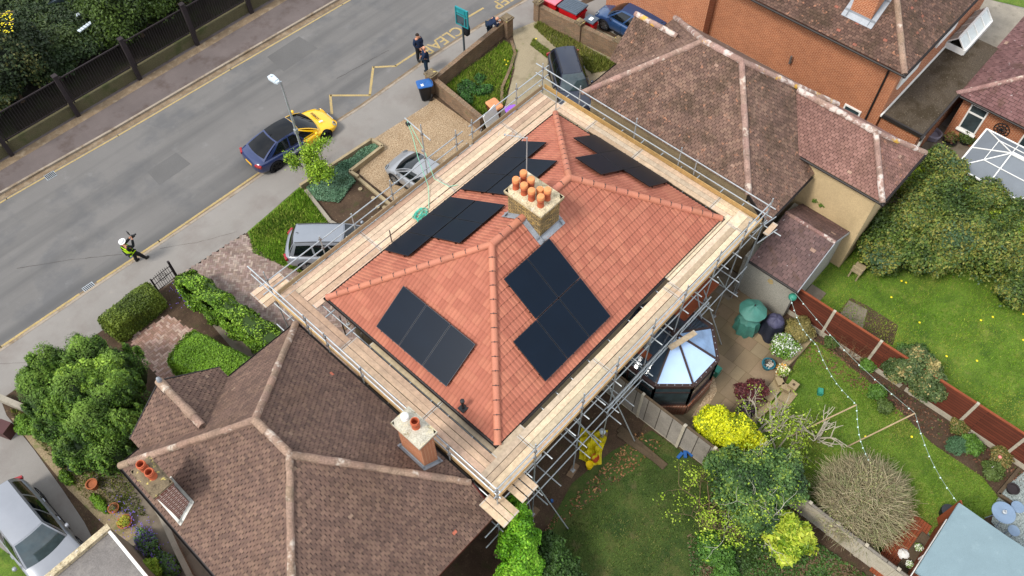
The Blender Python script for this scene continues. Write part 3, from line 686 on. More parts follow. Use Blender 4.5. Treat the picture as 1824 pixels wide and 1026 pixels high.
for c,r,m in (((rx0,ry1,re_),A_,'old_ridge'),((rx1,ry1,re_),A_,'lichen_ridge'),((rx0,ry0,re_),B_,'old_ridge'),((rx1,ry0,re_),B_,'lichen_ridge')): ridge('hip_tiles',[lift(c,.03),lift(r,.05)],.12,m,rh,rc2,wob=.05,collar=False)
# front gable
qx0,qx1=23.8,26.95; qm=(qx0+qx1)/2; qr=6.5
roof_face('bay_roof',[(qx0,16.2,re_+.02),(qx0,15.6,re_+.02),(qm,13.76,qr),(qm,16.2,qr)],(0,1,0),'mossy_tile',rh,**mk2)
roof_face('bay_roof',[(qx1,16.2,re_+.02),(qx1,15.6,re_+.02),(qm,13.76,qr),(qm,16.2,qr)],(0,1,0),'mossy_tile',rh,**mk2)
ridge('ridge_tiles',[(qm,16.2,qr+.05),(qm,14.0,qr+.05)],.12,'lichen_ridge',rh,rc2,wob=.05,collar=False)
gable(rh,qx0+.25,qx1-.25,15.2,15.95,re_-.02,qr-.2,'pebbledash')
# rear wing
vx0,vx1,vy,vr,ve=24.68,28.22,3.36,6.08,4.8; vm=(vx0+vx1)/2; vyr=5.13; yv=ry0-(re_-ve)/pit2; yt=ry0+(vr-re_)/pit2
pw=[H_('#77574d'),H_('#7e5d53'),H_('#705148')]
mk3=dict(style='plain',gauge=.115,tw=.19,th=.024,colf=col2(pw))
roof_face('wing_roof',[(vx0,vy,ve),(vx0,yv,ve),(vm,yt,vr),(vm,vyr,vr)],(0,1,0),'plain_tile',rh,**mk3)
roof_face('wing_roof',[(vx1,vy,ve),(vx1,yv,ve),(vm,yt,vr),(vm,vyr,vr)],(0,1,0),'plain_tile',rh,**mk3)
roof_face('wing_roof',[(vx0,vy,ve),(vx1,vy,ve),(vm,vyr,vr)],(1,0,0),'mossy_tile',rh,**mk3)
ridge('ridge_tiles',[(vm,yt-.1,vr+.05),(vm,vyr,vr+.05)],.13,'lichen_ridge',rh,rc2,wob=.05,collar=False)
ridge('hip_tiles',[(vx0,vy,ve+.04),(vm,vyr,vr+.05)],.11,'lichen_ridge',rh,rc2,wob=.05,collar=False); ridge('hip_tiles',[(vx1,vy,ve+.04),(vm,vyr,vr+.05)],.11,'lichen_ridge',rh,rc2,wob=.05,collar=False)
walls(rh,vx0+.2,vx1-.2,vy+.25,6.9,-.05,ve-.08,'cream_render')
gutter(rh,[(vx0-.05,yv-.1,ve-.03),(vx0-.05,vy-.05,ve-.03),(vx1,vy-.05,ve-.03)]); gutter(rh,[(rx0-.05,ry1+.05,re_-.03),(qx0,ry1+.05,re_-.03)]); gutter(rh,[(rx0,yb2-.04,zb2-.02),(vx0,yb2-.04,zb2-.02)])
b=MB(); b.beam((rx0-.01,ry0,re_-.08),(rx0-.01,yb2,zb2-.08),.03,.18); b.build('barge_board',MT['gutter'],rh)
# low rear extension with a gable roof whose ridge runs along Y
ex0,ex1,ey0,ey1,ez,er=20.82,24.85,3.95,6.2,2.3,3.35; em=23.05
TD=[H_('#5a4541'),H_('#614a46'),H_('#533f3c')]
mk4=dict(style='plain',gauge=.15,tw=.24,th=.012,colf=col2(TD))
ext=thing('garden_extension','low rear extension with a dark maroon tiled roof speckled white','extension',((ex0+ex1)/2,5,0))
roof_face('roof',[(ex0,ey0,ez),(ex0,ey1,ez),(em,ey1,er),(em,ey0,er)],(0,1,0),'maroon_tile',ext,**mk4)
roof_face('roof',[(ex1,ey0,ez),(ex1,ey1,ez),(em,ey1,er),(em,ey0,er)],(0,1,0),'maroon_tile',ext,**mk4)
ridge('ridge_tiles',[(em,ey1,er+.01),(em,ey0,er+.01)],.08,'lichen_ridge',ext,H_('#7d6058'),collar=False)
b=MB(); b.prism([(ex0+.12,ey0+.1),(ex1-.12,ey0+.1),(ex1-.12,6.48),(ex0+.12,6.48)],-.05,ez-.05); b.poly([(ex0+.12,ey0+.1,ez-.05),(ex1-.12,ey0+.1,ez-.05),(em,ey0+.1,er-.06)]); b.build('wall',MT['grey_pebbledash'],ext)
gutter(ext,[(ex0-.04,ey1,ez-.02),(ex0-.04,ey0,ez-.02)],m='gutter'); b=MB(); b.beam((ex0,ey0-.02,ez-.06),(em,ey0-.02,er-.06),.03,.12); b.beam((ex1,ey0-.02,ez-.06),(em,ey0-.02,er-.06),.03,.12); b.build('barge_board',MT['lead'],ext)
b=MB(); b.lathe([(.13,0),(.13,.02),(.001,.025)],(0,0,0),axis='x'); o=b.build('vent_cover',MT['marking'],ext,local=True); o.location=(ex0+.11-WL[ext.name].x,5.1-5,1.75); o.scale=(-1,1,1)
# round grey rolled bay under the wing: concrete pipe-like lean-to

mat('dry_ground',H_('#85755a'),.97,.15,1.5,.3,25,.6,.02,spots=[(H_('#5c6430'),2.2,.52,.64,.7),(H_('#5f4f3a'),1.2,.55,.7,.5)])
sheet('dry_verge',[W(20,745),W(70,745),W(130,800),W(170,860),W(250,950),W(225,965),W(180,930),W(120,870),W(62,800)],.014,'dry_ground')

def thin_line(pts,wd,z=-.094):
    b=MB(); P=[W(x,y,z) for x,y in pts]; Q_=[]
    for p,q in zip(P,P[1:]):
        n=max(2,int((q-p).length/.25))
        for i in range(n): v=p.lerp(q,i/n); Q_.append((v.x+random.uniform(-.015,.015),v.y+random.uniform(-.02,.02),z))
    for p,q in zip(Q_,Q_[1:]):
        w_=wd*random.uniform(.5,1.3); b.poly([(p[0],p[1]-w_,z),(q[0],q[1]-w_,z),(q[0],q[1]+w_,z),(p[0],p[1]+w_,z)])
    b.build('dark_line',MT['underlay'],origin=(0,0,0),kind='structure')
thin_line([(30,478),(130,462),(228,452)],.008); thin_line([(285,442),(350,432),(432,410)],.006,.004); thin_line([(30,597),(100,590),(140,585)],.006); thin_line([(0,648),(60,645),(100,640)],.006,.004)  # thin dark wavy lines drawn across the road and pavement
thin_line([(120,262),(260,180),(410,95),(560,12)],.012)
thin_line([(215,215),(330,150)],.01); thin_line([(600,140),(700,85)],.007)
b=MB(); 
for px,py,w_,h_ in ((520,95,1.2,.8),(300,300,.9,.6)): q=W(px,py,-.1); b.poly([(q.x-w_,q.y-h_,-.0965),(q.x+w_,q.y-h_*.9,-.0965),(q.x+w_*.95,q.y+h_,-.0965),(q.x-w_*.9,q.y+h_*.95,-.0965)])
mat('tar_patch',H_('#5a5856'),.9,.08,.5,.16,90,.4,.006); b.build('road_patch',MT['tar_patch'],origin=(0,0,0),kind='structure')
# ---------------------------------------------------------------- brick house, upper right
bh=thing('brick_house','tall orange brick house with brown tiled roof and brick chimney at the top right','house',(36,12,0))
gx0,gx1,gy0,gy1,ge=31.2,41.5,6.1,22,5.6
walls(bh,31.35,gx1,6.25,gy1,-.05,ge-.02,'orange_brick')
gr=9.2; gh=5.1
def bcol(a,s,p):
    c=random.choice([H_('#5b453b'),H_('#523d34'),H_('#664e42')]); k=1+.12*noise2(p.x,p.y,2)+random.uniform(-.09,.09)
    if random.random()<.006: c=H_('#8a5747')
    return tuple(v*k for v in c)
mb=dict(style='plain',gauge=.12,tw=.19,th=.024,colf=bcol)
roof_face('roof',[(gx0-.35,gy0-.1,ge),(gx0-.35,gy1,ge),(gx0-.35+gh,gy1,gr),(gx0-.35+gh,gy0-.1+gh,gr)],(0,1,0),'mossy_tile',bh,**mb)
roof_face('roof',[(gx0-.35,gy0-.1,ge),(gx1+.35,gy0-.1,ge),(gx1+.35-gh,gy0-.1+gh,gr),(gx0-.35+gh,gy0-.1+gh,gr)],(1,0,0),'mossy_tile',bh,**mb)
ridge('hip_tiles',[(gx0-.33,gy0-.08,ge+.04),(gx0-.35+gh,gy0-.1+gh,gr+.05)],.13,'old_ridge',bh,H_('#8b7362'),wob=.04,collar=False)
gutter(bh,[(gx0-.42,gy1,ge-.03),(gx0-.42,gy0-.15,ge-.03),(gx1,gy0-.15,ge-.03)],r=.06)
# wall chimney breast at the front left
b=MB(); b.prism([(30.75,15.6),(31.35,15.6),(31.35,17.3),(30.75,17.3)],-.05,9.5); b.build('chimney_breast',MT['red_brick' if 0 else 'orange_brick'],bh)
zq=lambda x:ge+(x-(gx0-.35))*(gr-ge)/gh
b=MB(); b.prism([(31.9,8.5),(32.7,8.5),(32.7,9.5),(31.9,9.5)],5.9,10.8); bc=b.build('chimney',MT['orange_brick'],bh)
flashing(bc,31.9,32.7,8.5,9.5,lambda x,y:zq(x),wd=.22)
b=MB(); p0=W(1588,128,5.4); b.tube([(31.29,6.75,5.45),(31.29,6.75,0)],.045,8); b.build('downpipe',MT['black_plastic'],bh)
q=W(1518,197,2.6); b=MB(); 
yy=(W(1518,197,3.4)).y
def wall_x(px,py,X):
    d=RH.T@np.array([(px-912)/CF,(py-513)/CF,1.]); t=X/d[0]; return L_((X,float(d[1]*t),float(CH+d[2]*t)))
def win_x(parent,c0,c1,X,mf='white_upvc',mg='window_glass',div=1,fr=.07,hor=0):
    "window on a wall facing -X between two opposite pixel corners (y0,z0),(y1,z1)"
    (ya,za),(yb_,zb_)=c0,c1; y0,y1=min(ya,yb_),max(ya,yb_); z0,z1=min(za,zb_),max(za,zb_)
    b=MB(); 
    b.box((X-.03,(y0+y1)/2,z0+fr/2),(.08,y1-y0,fr)); b.box((X-.03,(y0+y1)/2,z1-fr/2),(.08,y1-y0,fr))
    for k in range(div+1): b.box((X-.03,y0+fr/2+(y1-y0-fr)*k/div,(z0+z1)/2),(.08,fr,z1-z0-2*fr))
    if hor: b.box((X-.03,(y0+y1)/2,z0+(z1-z0)*hor),(.078,y1-y0-2*fr,fr))
    w_=b.build('window',MT[mf],parent); g=MB(); g.box((X-.015,(y0+y1)/2,(z0+z1)/2),(.02,y1-y0-fr,z1-z0-fr)); g.build('pane',MT[mg],w_)
    s=MB(); s.box((X-.08,(y0+y1)/2,z0-.03),(.2,y1-y0+.1,.05)); s.build('sill',MT[mf],w_); return w_
a=wall_x(1518,197,31.35); win_x(bh,(a.y-.42,a.z-.2),(a.y+.42,a.z+.2),31.35)
a=wall_x(1409,110,31.35); b=MB(); b.tube([(31.33,a.y,a.z),(31.2,a.y,a.z),(31.17,a.y,a.z+.45)],.05,10); b.build('flue_pipe',MT['rusty_steel'],bh)
# rear upstairs windows below the eave
for xx in (31.9,35.6): 
    b=MB(); b.box((xx+.85,6.22,4.6),(1.9,.1,1.2)); b.box((xx+.85,6.12,5.25),(2.0,.22,.06)); b.build('window_head',MT['white_upvc'],bh)
# satellite dish
a=W(1247,28,5.0); b=MB(); b.lathe([(.001,0),(.12,.015),(.24,.06),(.3,.1)],(0,0,0),n=20); d_=b.build('dish',MT['lead'],bh,local=True,smooth=60); d_.location=(30.45-36,17.35-12,5.0); d_.rotation_euler=(R_(70),0,R_(60)); 
b=MB(); b.tube([(30.8,17.1,4.7),(30.5,17.3,4.8),(30.1,17.75,5.0)],.02); b.build('dish_bracket',MT['black_plastic'],bh)
# flat roof extension along the rear wall
fe=thing('flat_roof_extension','flat roofed extension with a mossy stone chipped roof behind the brick house','extension',(35,5.4,0))
b=MB(); b.prism([(31.6,4.35),(38.9,4.35),(38.9,6.2),(31.6,6.2)],-.05,2.55); b.build('wall',MT['orange_brick'],fe)
b=MB(); b.prism([(31.45,4.25),(39.3,4.25),(39.3,6.24),(31.45,6.24)],2.55,2.72,bottom=True); b.build('roof',MT['felt'],fe)
b=MB(); b.box((31.47,5.25,2.68),(.1,2.0,.16)); b.box((35.3,4.2,2.6),(8.0,.08,.2)); b.build('roof_edge',MT['gutter'],fe)
b=MB(); b.box((35.3,6.2,2.76),(8.0,.07,.1)); b.build('flashing',MT['white_upvc'],fe)
b=MB(); b.box((31.7,4.2,1.3),(.1,.1,2.5)); b.build('downpipe',MT['white_upvc'],fe)
# white roof lantern
lt=thing('roof_lantern','white framed glazed roof lantern beyond the brick house roof','skylight',tuple(W(1722,58,2.75)))
c_=W(1722,62,2.75); b=MB(); lw,ll,lhh=1.5,1.0,.5
for y in (-ll/2,ll/2): b.box((c_.x,c_.y+y,c_.z+.1),(lw*2,.1,.3))
for x in (-lw,lw): b.box((c_.x+x,c_.y,c_.z+.1),(.1,ll,.3))
for k in range(5): 
    x=-lw+k*lw/2
    for s_ in (-1,1): b.beam((c_.x+x,c_.y+s_*ll/2,c_.z+.22),(c_.x+x,c_.y,c_.z+.22+lhh),.06,.05)
b.beam((c_.x-lw,c_.y,c_.z+.22+lhh),(c_.x+lw,c_.y,c_.z+.22+lhh),.1,.08); b.build('frame',MT['white_upvc'],lt)
b=MB(); 
for s_ in (-1,1): b.poly([(c_.x-lw,c_.y+s_*ll/2,c_.z+.2),(c_.x+lw,c_.y+s_*ll/2,c_.z+.2),(c_.x+lw,c_.y,c_.z+.2+lhh),(c_.x-lw,c_.y,c_.z+.2+lhh)])
mat('blind_glass',H_('#b9bdb8'),.1,.1,3,0,1,0,spec=.6); b.build('pane',MT['blind_glass'],lt)
# bungalow with the dark pink roof
pb=thing('bungalow','low brick building with a dark pink tiled roof right of the flat roof','house',(38,1,0))
ze=2.65; yC=4.35; xC=35.1
walls(pb,35.5,44,-9,3.95,-.05,ze,'orange_brick')
pcol=[H_('#654643'),H_('#6d4d4a'),H_('#5d3f3c')]
mp=dict(style='plain',gauge=.16,tw=.3,th=.02,colf=col2(pcol))
rp=(xC+4.6,yC-4.6,ze+2.0)
roof_face('roof',[(xC,yC,ze),(xC,-9,ze),(rp[0],-9,rp[2]),rp],(0,1,0),'maroon_tile',pb,**mp)
roof_face('roof',[(xC,yC,ze),(xC+9.2,yC,ze),rp],(1,0,0),'maroon_tile',pb,**mp)
ridge('hip_tiles',[(xC,yC,ze+.03),(rp[0],rp[1],rp[2]+.05)],.11,'old_ridge',pb,H_('#8a6a62'),wob=.03,collar=False)
gutter(pb,[(xC-.05,yC,ze-.02),(xC-.05,-9,ze-.02)])
win_x(pb,(3.55,.75),(2.72,2.3),35.5,hor=.68)
win_x(pb,(.95,.08),(-2.5,2.35),35.5,div=3)
wd=thing('wall_wheel','dark iron wheel ornament on the brick wall','ornament',(35.44,1.85,1.75))
b=MB(); 
for r_i in (.34,.2): b.tube([(35.42,1.85+r_i*math.cos(a),1.75+r_i*math.sin(a)) for a in [i*math.pi/12 for i in range(25)]],.022,6)
for i in range(10): a=i*math.pi/5; b.tube([(35.42,1.85,1.75),(35.42,1.85+.34*math.cos(a),1.75+.34*math.sin(a))],.016,5)
b.lathe([(.08,0),(.08,.03),(.001,.03)],(35.39,1.85,1.75),axis='x'); b.build('rim',MT['black_plastic'],wd)
# ---------------------------------------------------------------- scaffolding
sc=thing('scaffolding','silver tube scaffolding with timber board walkways all round the orange roofed house','scaffolding',(13.3,11.6,0))
ZB=4.86; WC=[H_('#a98d70'),H_('#b39a7c'),H_('#a0856a'),H_('#bba283'),H_('#b8936a')]
def board(p,q,col=None,wd=.213,th=.038,on=False,name='board'):
    b=MB(); c=tuple(v*k_ for v,k_ in zip(noisy(col or random.choice(WC),.13),(.92,.89,.84))); b.beam(p,q,wd if not on else th,th if not on else wd,c)
    d=(Vector(q)-Vector(p)).normalized()
    if not on:
        for e in (Vector(p)+d*.03,Vector(q)-d*.03): b.beam(e-d*.012,e+d*.012,wd+.004,th+.004,(.35,.35,.33))
    return b.build(name,MT['plank'],sc)
def run(axis,fix,a,b_,rows,z=ZB,seams=None,cols=None):
    "boards laid along axis; rows = list of centre offsets on the other axis"
    cuts=[a]+[s for s in seams if a<s<b_]+[b_]
    for i,r in enumerate(rows):
        for s0,s1 in zip(cuts,cuts[1:]):
            zz_=z+random.uniform(-.004,.004); j=random.uniform(-.006,.006)
            p,q=((s0+.01,r+j,zz_),(s1-.01,r+j,zz_)) if axis=='x' else ((r+j,s0+.01,zz_),(r+j,s1-.01,zz_))
            board(p,q,random.choice(cols) if cols else None)
wA=[H_('#b39a84'),H_('#bea68f'),H_('#a9907b'),H_('#c4ad97')]
wB=[H_('#b7a189'),H_('#c0ab93'),H_('#ab967f'),H_('#b0a08c')]
wC_=[H_('#c4b49a'),H_('#b6a48a'),H_('#a5927c'),H_('#cbbba2')]
run('x',0,6.15,20.35,[17.08,16.85,16.62,16.39,16.13],seams=[10.05,13.95,17.85],cols=wA)
run('x',0,6.7,20.2,[15.9],seams=[10.0,13.9,17.8],z=ZB,cols=wA)
run('y',0,6.45,17.0,[6.12,6.35,6.58],z=ZB+.045,seams=[9.9,13.85],cols=wA)
run('y',0,6.6,13.85,[6.81],z=ZB+.045,seams=[9.9],cols=wA)
run('y',0,7.0,13.3,[7.10],seams=[9.9],z=ZB+.01,cols=[H_('#8f8470'),H_('#988a72')])
run('x',0,6.9,8.3,[7.32],z=ZB+.09,seams=[],cols=wB)
run('x',0,6.0,16.0,[6.42,6.65,6.88,7.11],z=ZB+.09,seams=[7.95,11.75,15.7],cols=wB)
run('x',0,16.0,20.5,[6.42,6.65,6.88,7.09],z=ZB+.09,seams=[19.7],cols=wC_)
run('x',0,16.1,20.1,[7.33],z=ZB+.05,seams=[],cols=wC_)
run('y',0,6.6,16.0,[20.02,20.25,20.48],z=ZB+.045,seams=[8.1,11.9,14.3],cols=wB+[H_('#d0c6b4')])
TZ=ZB+.16
tb=lambda p,q,c=None: board(p,q,c,on=True,name='toe_board')
for a,c in zip([6.2,8.4,12.3,16.2],[8.4,12.3,16.0,20.5]): tb((a,17.24,TZ),(c,17.24,TZ),H_('#a99578'))
for a,c in zip([6.4,10.2,14.0],[10.2,14.0,17.2]): tb((5.98,a,TZ),(5.98,c,TZ),H_('#b0946c'))
for a,c in zip([6.0,9.8,13.7,17.5],[9.8,13.7,17.5,20.6]): tb((a,6.28,TZ+.04),(c,6.28,TZ+.04),H_('#b8976a'))
for a,c in zip([6.4,10.2,14.0],[10.2,14.0,17.2]): tb((20.62,a,TZ),(20.62,c,TZ),H_('#a98a58'))
board((5.5,17.25,ZB-.06),(6.9,18.2,ZB-.06)) if 0 else None
for k in range(4): board((5.55,17.30+.235*k,ZB-.07),(6.85,17.30+.235*k,ZB-.07),wA[k%4])
for k in range(3): board((5.6+.24*k,5.55,ZB-.05),(5.6+.24*k,6.6,ZB-.05),wB[k])
for k in range(3): board((6.55+.26*k,5.65,ZB-.05),(6.55+.26*k,6.4,ZB-.05),wB[k])
board((20.3,5.85,ZB-.02),(21.0,5.85,ZB-.02),wB[0]); board((14.7,5.9,3.4),(15.9,5.6,3.4),wB[0])
TR=.0242
def tube(name,p,q,r=TR,m='galvanised'):
    b=MB(); b.tube([p,q],r,8); return b.build(name,MT[m],sc,smooth=40)
def pole(x,y,z1,z0=0,m='galvanised'):
    tube('standard',(x,y,z0),(x,y,z1),m=m)
    b=MB(H_('#6f5a45')); 
    b.box((x,y,z0+.05),(.15,.15,.012),col=(.3,.3,.3))
    b.box((x,y,z0-.01) if z0>0 else (x,y,.02),(.6,.24,.04),rz=.3*random.random()) if z0==0 else None
    b.build('base_plate',MT['plank'],sc)
clamps=MB((.3,.3,.3)); 
def clamp(x,y,z):
    b=MB((.3,.3,.3)); b.box((x,y,z),(.085,.085,.09),rz=.3); b.build('coupler',MT['rusty_steel'],sc)
RX=[7.62,9.9,11.65,13.6,15.4,17.35,19.1]
for x in RX: pole(x,6.2,6.45); [clamp(x,6.2,z) for z in (ZB-.1,5.4,5.9,2.15,3.25)]
FX=[(6.05,6.4),(8.45,6.1),(11.9,6.2),(15.4,6.2),(16.3,6.1),(18.95,6.2),(20.6,6.2)]
for x,z in FX: pole(x,17.32,z); [clamp(x,17.32,zz_) for zz_ in (ZB-.1,5.4,5.9)]
tube('standard',(9.95,17.32,0),(9.95,17.32,6.0)); tube('standard',(10.55,15.98,4.8),(10.55,15.98,5.6),m='rusty_steel')
pole(13.75,17.36,7.7); 
LY=[(15.1,6.2),(14.05,6.2),(10.0,6.15),(8.25,6.15),(6.2,6.2),(12.3,6.0)]
for y,z in LY: pole(5.9,y,z); [clamp(5.9,y,zz_) for zz_ in (ZB-.1,5.4,5.9)]
RY=[(15.35,6.1),(12.45,6.2),(10.25,6.1),(9.5,5.9),(6.2,6.3)]
for y,z in RY: pole(20.7,y,z); [clamp(20.7,y,zz_) for zz_ in (ZB-.1,5.4,5.9)]
tube('standard',(19.9,15.95,4.8),(19.9,15.95,6.0))
for z in (5.38,5.88):
    tube('guard_rail',(5.7,17.3,z),(15.75,17.3,z)); tube('guard_rail',(16.1,17.3,z),(20.95,17.3,z))
    tube('guard_rail',(20.66,17.75,z+.03),(20.66,5.95,z+.03)); tube('guard_rail',(5.95,18.3,z+.03),(5.95,6.1,z+.03)); tube('guard_rail',(5.8,6.24,z+.06),(20.9,6.24,z+.06))
for y,x0_,x1_,z in ((6.2,5.6,21.0,ZB-.11),(7.15,6.6,20.4,ZB-.11),(17.3,5.7,20.9,ZB-.11),(16.0,6.4,20.4,ZB-.11),(6.14,5.2,20.6,2.15),(6.14,5.2,14.5,3.25),(7.3,6.0,20.3,2.15)): tube('ledger',(x0_,y,z),(x1_,y,z))
for x,y0_,y1_,z in ((5.9,5.8,17.9,ZB-.11),(7.0,6.0,17.4,ZB-.11),(20.7,5.4,17.6,ZB-.11),(19.9,6.2,17.4,ZB-.11),(5.9,6,17.9,2.5)): tube('ledger',(x,y0_,z),(x,y1_,z))
x=6.5
while x<20.3:
    if x<7 or True: tube('transom',(x,5.9+random.uniform(-.1,.1),ZB-.06),(x,7.6,ZB-.06))
    x+=random.choice([.75,.9,1.1])
for i,y in enumerate([7.3,8.3,9.4,10.2,11.2,12.2,13.2,14.2,15.3,16.2]):
    tube('transom',(5.75,y,ZB-.02),(7.55,y,ZB-.02)); tube('transom',(19.8,y,ZB-.04),(21.0+random.uniform(-.05,.15),y,ZB-.04))
x=7
while x<20:
    tube('transom',(x,15.9,ZB-.06),(x,17.5,ZB-.06)); x+=1.3
for x in (20.75,): tube('transom',(20.3,6.35,4.5),(21.6,6.1,4.5)); tube('transom',(20.4,6.05,4.0),(21.5,5.85,4.0))
# cross tubes at the first lift and braces
for x in RX: tube('transom',(x+.06,5.6,2.1),(x+.06,7.4,2.1)); tube('transom',(x-.12,5.7,3.2),(x-.12,7.2,3.2))
for x in (8.5,10.7,12.6): tube('transom',(x,5.7,2.08),(x,7.3,2.08))
for p,q in (((7.6,6.3,3.6),(8.1,4.9,0)),((7.7,6.9,3.2),(7.45,6.0,0)),((9.9,6.9,4.6),(10.6,5.6,1.9)),((11.6,6.3,4.2),(12.4,5.2,0)),((17.5,6.4,3.6),(18.2,5.2,0)),((16.6,6.3,4.6),(17.3,6.0,2.0)),((19.1,6.15,2.2),(17.6,6.1,ZB-.2)),((20.7,6.2,4.7),(20.4,6.2,0))): tube('brace',p,q)
# ladder beam along the conservatory
for z in (3.25,3.65): tube('ledger',(11.2,6.02,z),(17.4,6.02,z))
b=MB()
x=11.3
while x<17.2: b.tube([(x,6.02,3.25),(x+.35,6.02,3.65)],.013,6); x+=.35
b.build('lattice',MT['galvanised'],sc)
# gin arm
tube('hoist_arm',(13.9,18.45,7.2),(13.75,16.9,7.2)); clamp(13.75,17.36,7.2); clamp(13.75,17.36,5.9)
# inner poles seen in the gap at the left corner
for x,y in ((7.1,15.0),(7.15,13.9)): tube('standard',(x,y,0),(x,y,ZB-.05),m='rusty_steel')
# rope and its pulley
rp_=thing('hoist_rope','pale green rope hanging from the scaffold hoist arm','rope',(13.9,18.2,0))
b=MB(); 
b.tube([(13.88,18.3,7.15),(13.8,18.0,6.6),(13.6,17.6,5.9),(13.35,16.9,5.0),(13.0,16.5,4.93),(12.6,16.1,4.92)],.013,6,col=H_('#7fc0a0')); b.tube([(13.92,18.2,7.0),(13.95,17.6,6.0),(13.7,16.9,5.1),(13.9,16.3,4.93),(14.2,16.1,4.93)],.011,6,col=H_('#8ed0b0'))
b.lathe([(.001,-.05),(.1,-.05),(.1,.05),(.001,.05)],(13.9,18.3,7.0),n=12,axis='x',col=(.03,.03,.03)); 
mat('rope',rough=.9,var=.1,bump=0,fine=.1,vc=True); b.build('rope',MT['rope'],rp_)
b=MB(); cq=W(748,385,4.95)
for k in range(9):
    r_i=random.uniform(.12,.3); ox,oy=random.uniform(-.16,.16),random.uniform(-.16,.16); n=24; ph=random.random()*6
    b.tube([(cq.x+ox+r_i*math.cos(a)*(1+.2*math.sin(3*a+ph)),cq.y+oy+r_i*.7*math.sin(a)*(1+.2*math.sin(2*a)),4.9+.02*k*.5+.02*math.sin(a*3)) for a in [i*2*math.pi/n for i in range(n+1)]],.014,6,col=noisy(H_('#4fae96'),.2))
o=b.build('rope_coil',MT['rope']); tag(o,'tangled turquoise rope coil lying on the front scaffold boards','rope')
# ================================================================ cars
mat('tyre',H_('#17171a'),.85,.1,5,.1,50,.2)
mat('rim',H_('#9a9da0'),.35,.1,5,0,1,0,metal=.8); mat('rim_dark',H_('#16171a'),.4,.1,5,0,1,0)
mat('lamp_glass',H_('#7d8286'),.1,.1,5,0,1,0,spec=.8); mat('tail_red',H_('#8a0f14'),.2,.1,5,0,1,0,spec=.6)
mat('plate_yellow',H_('#d9a520'),.5,.05,5,0,1,0); mat('plate_white',H_('#e2e2de'),.5,.05,5,0,1,0)
def paint(name,c,c2=None,xs=0):
    m=mat(name,H_(c),.28,.04,2,.03,300,0,metal=.0 if c2 else .25,spec=.5,coat=.7)
    if c2:
        nt=m.node_tree; b=nt.nodes['Principled BSDF']; tc=N(nt,'ShaderNodeTexCoord'); sx=N(nt,'ShaderNodeSeparateXYZ'); nt.links.new(tc.outputs['Object'],sx.inputs[0])
        wv=N(nt,'ShaderNodeMath',operation='PINGPONG'); nt.links.new(sx.outputs[2],wv.inputs[0]); wv.inputs[1].default_value=.12
        ad=N(nt,'ShaderNodeMath',operation='ADD'); nt.links.new(sx.outputs[0],ad.inputs[0]); nt.links.new(wv.outputs[0],ad.inputs[1])
        gt=N(nt,'ShaderNodeMath',operation='GREATER_THAN'); nt.links.new(ad.outputs[0],gt.inputs[0]); gt.inputs[1].default_value=xs
        mx=N(nt,'ShaderNodeMix',data_type='RGBA'); nt.links.new(gt.outputs[0],mx.inputs[0]); mx.inputs[6].default_value=(*H_(c),1); mx.inputs[7].default_value=(*H_(c2),1); nt.links.new(mx.outputs[2],b.inputs['Base Color'])
    return m
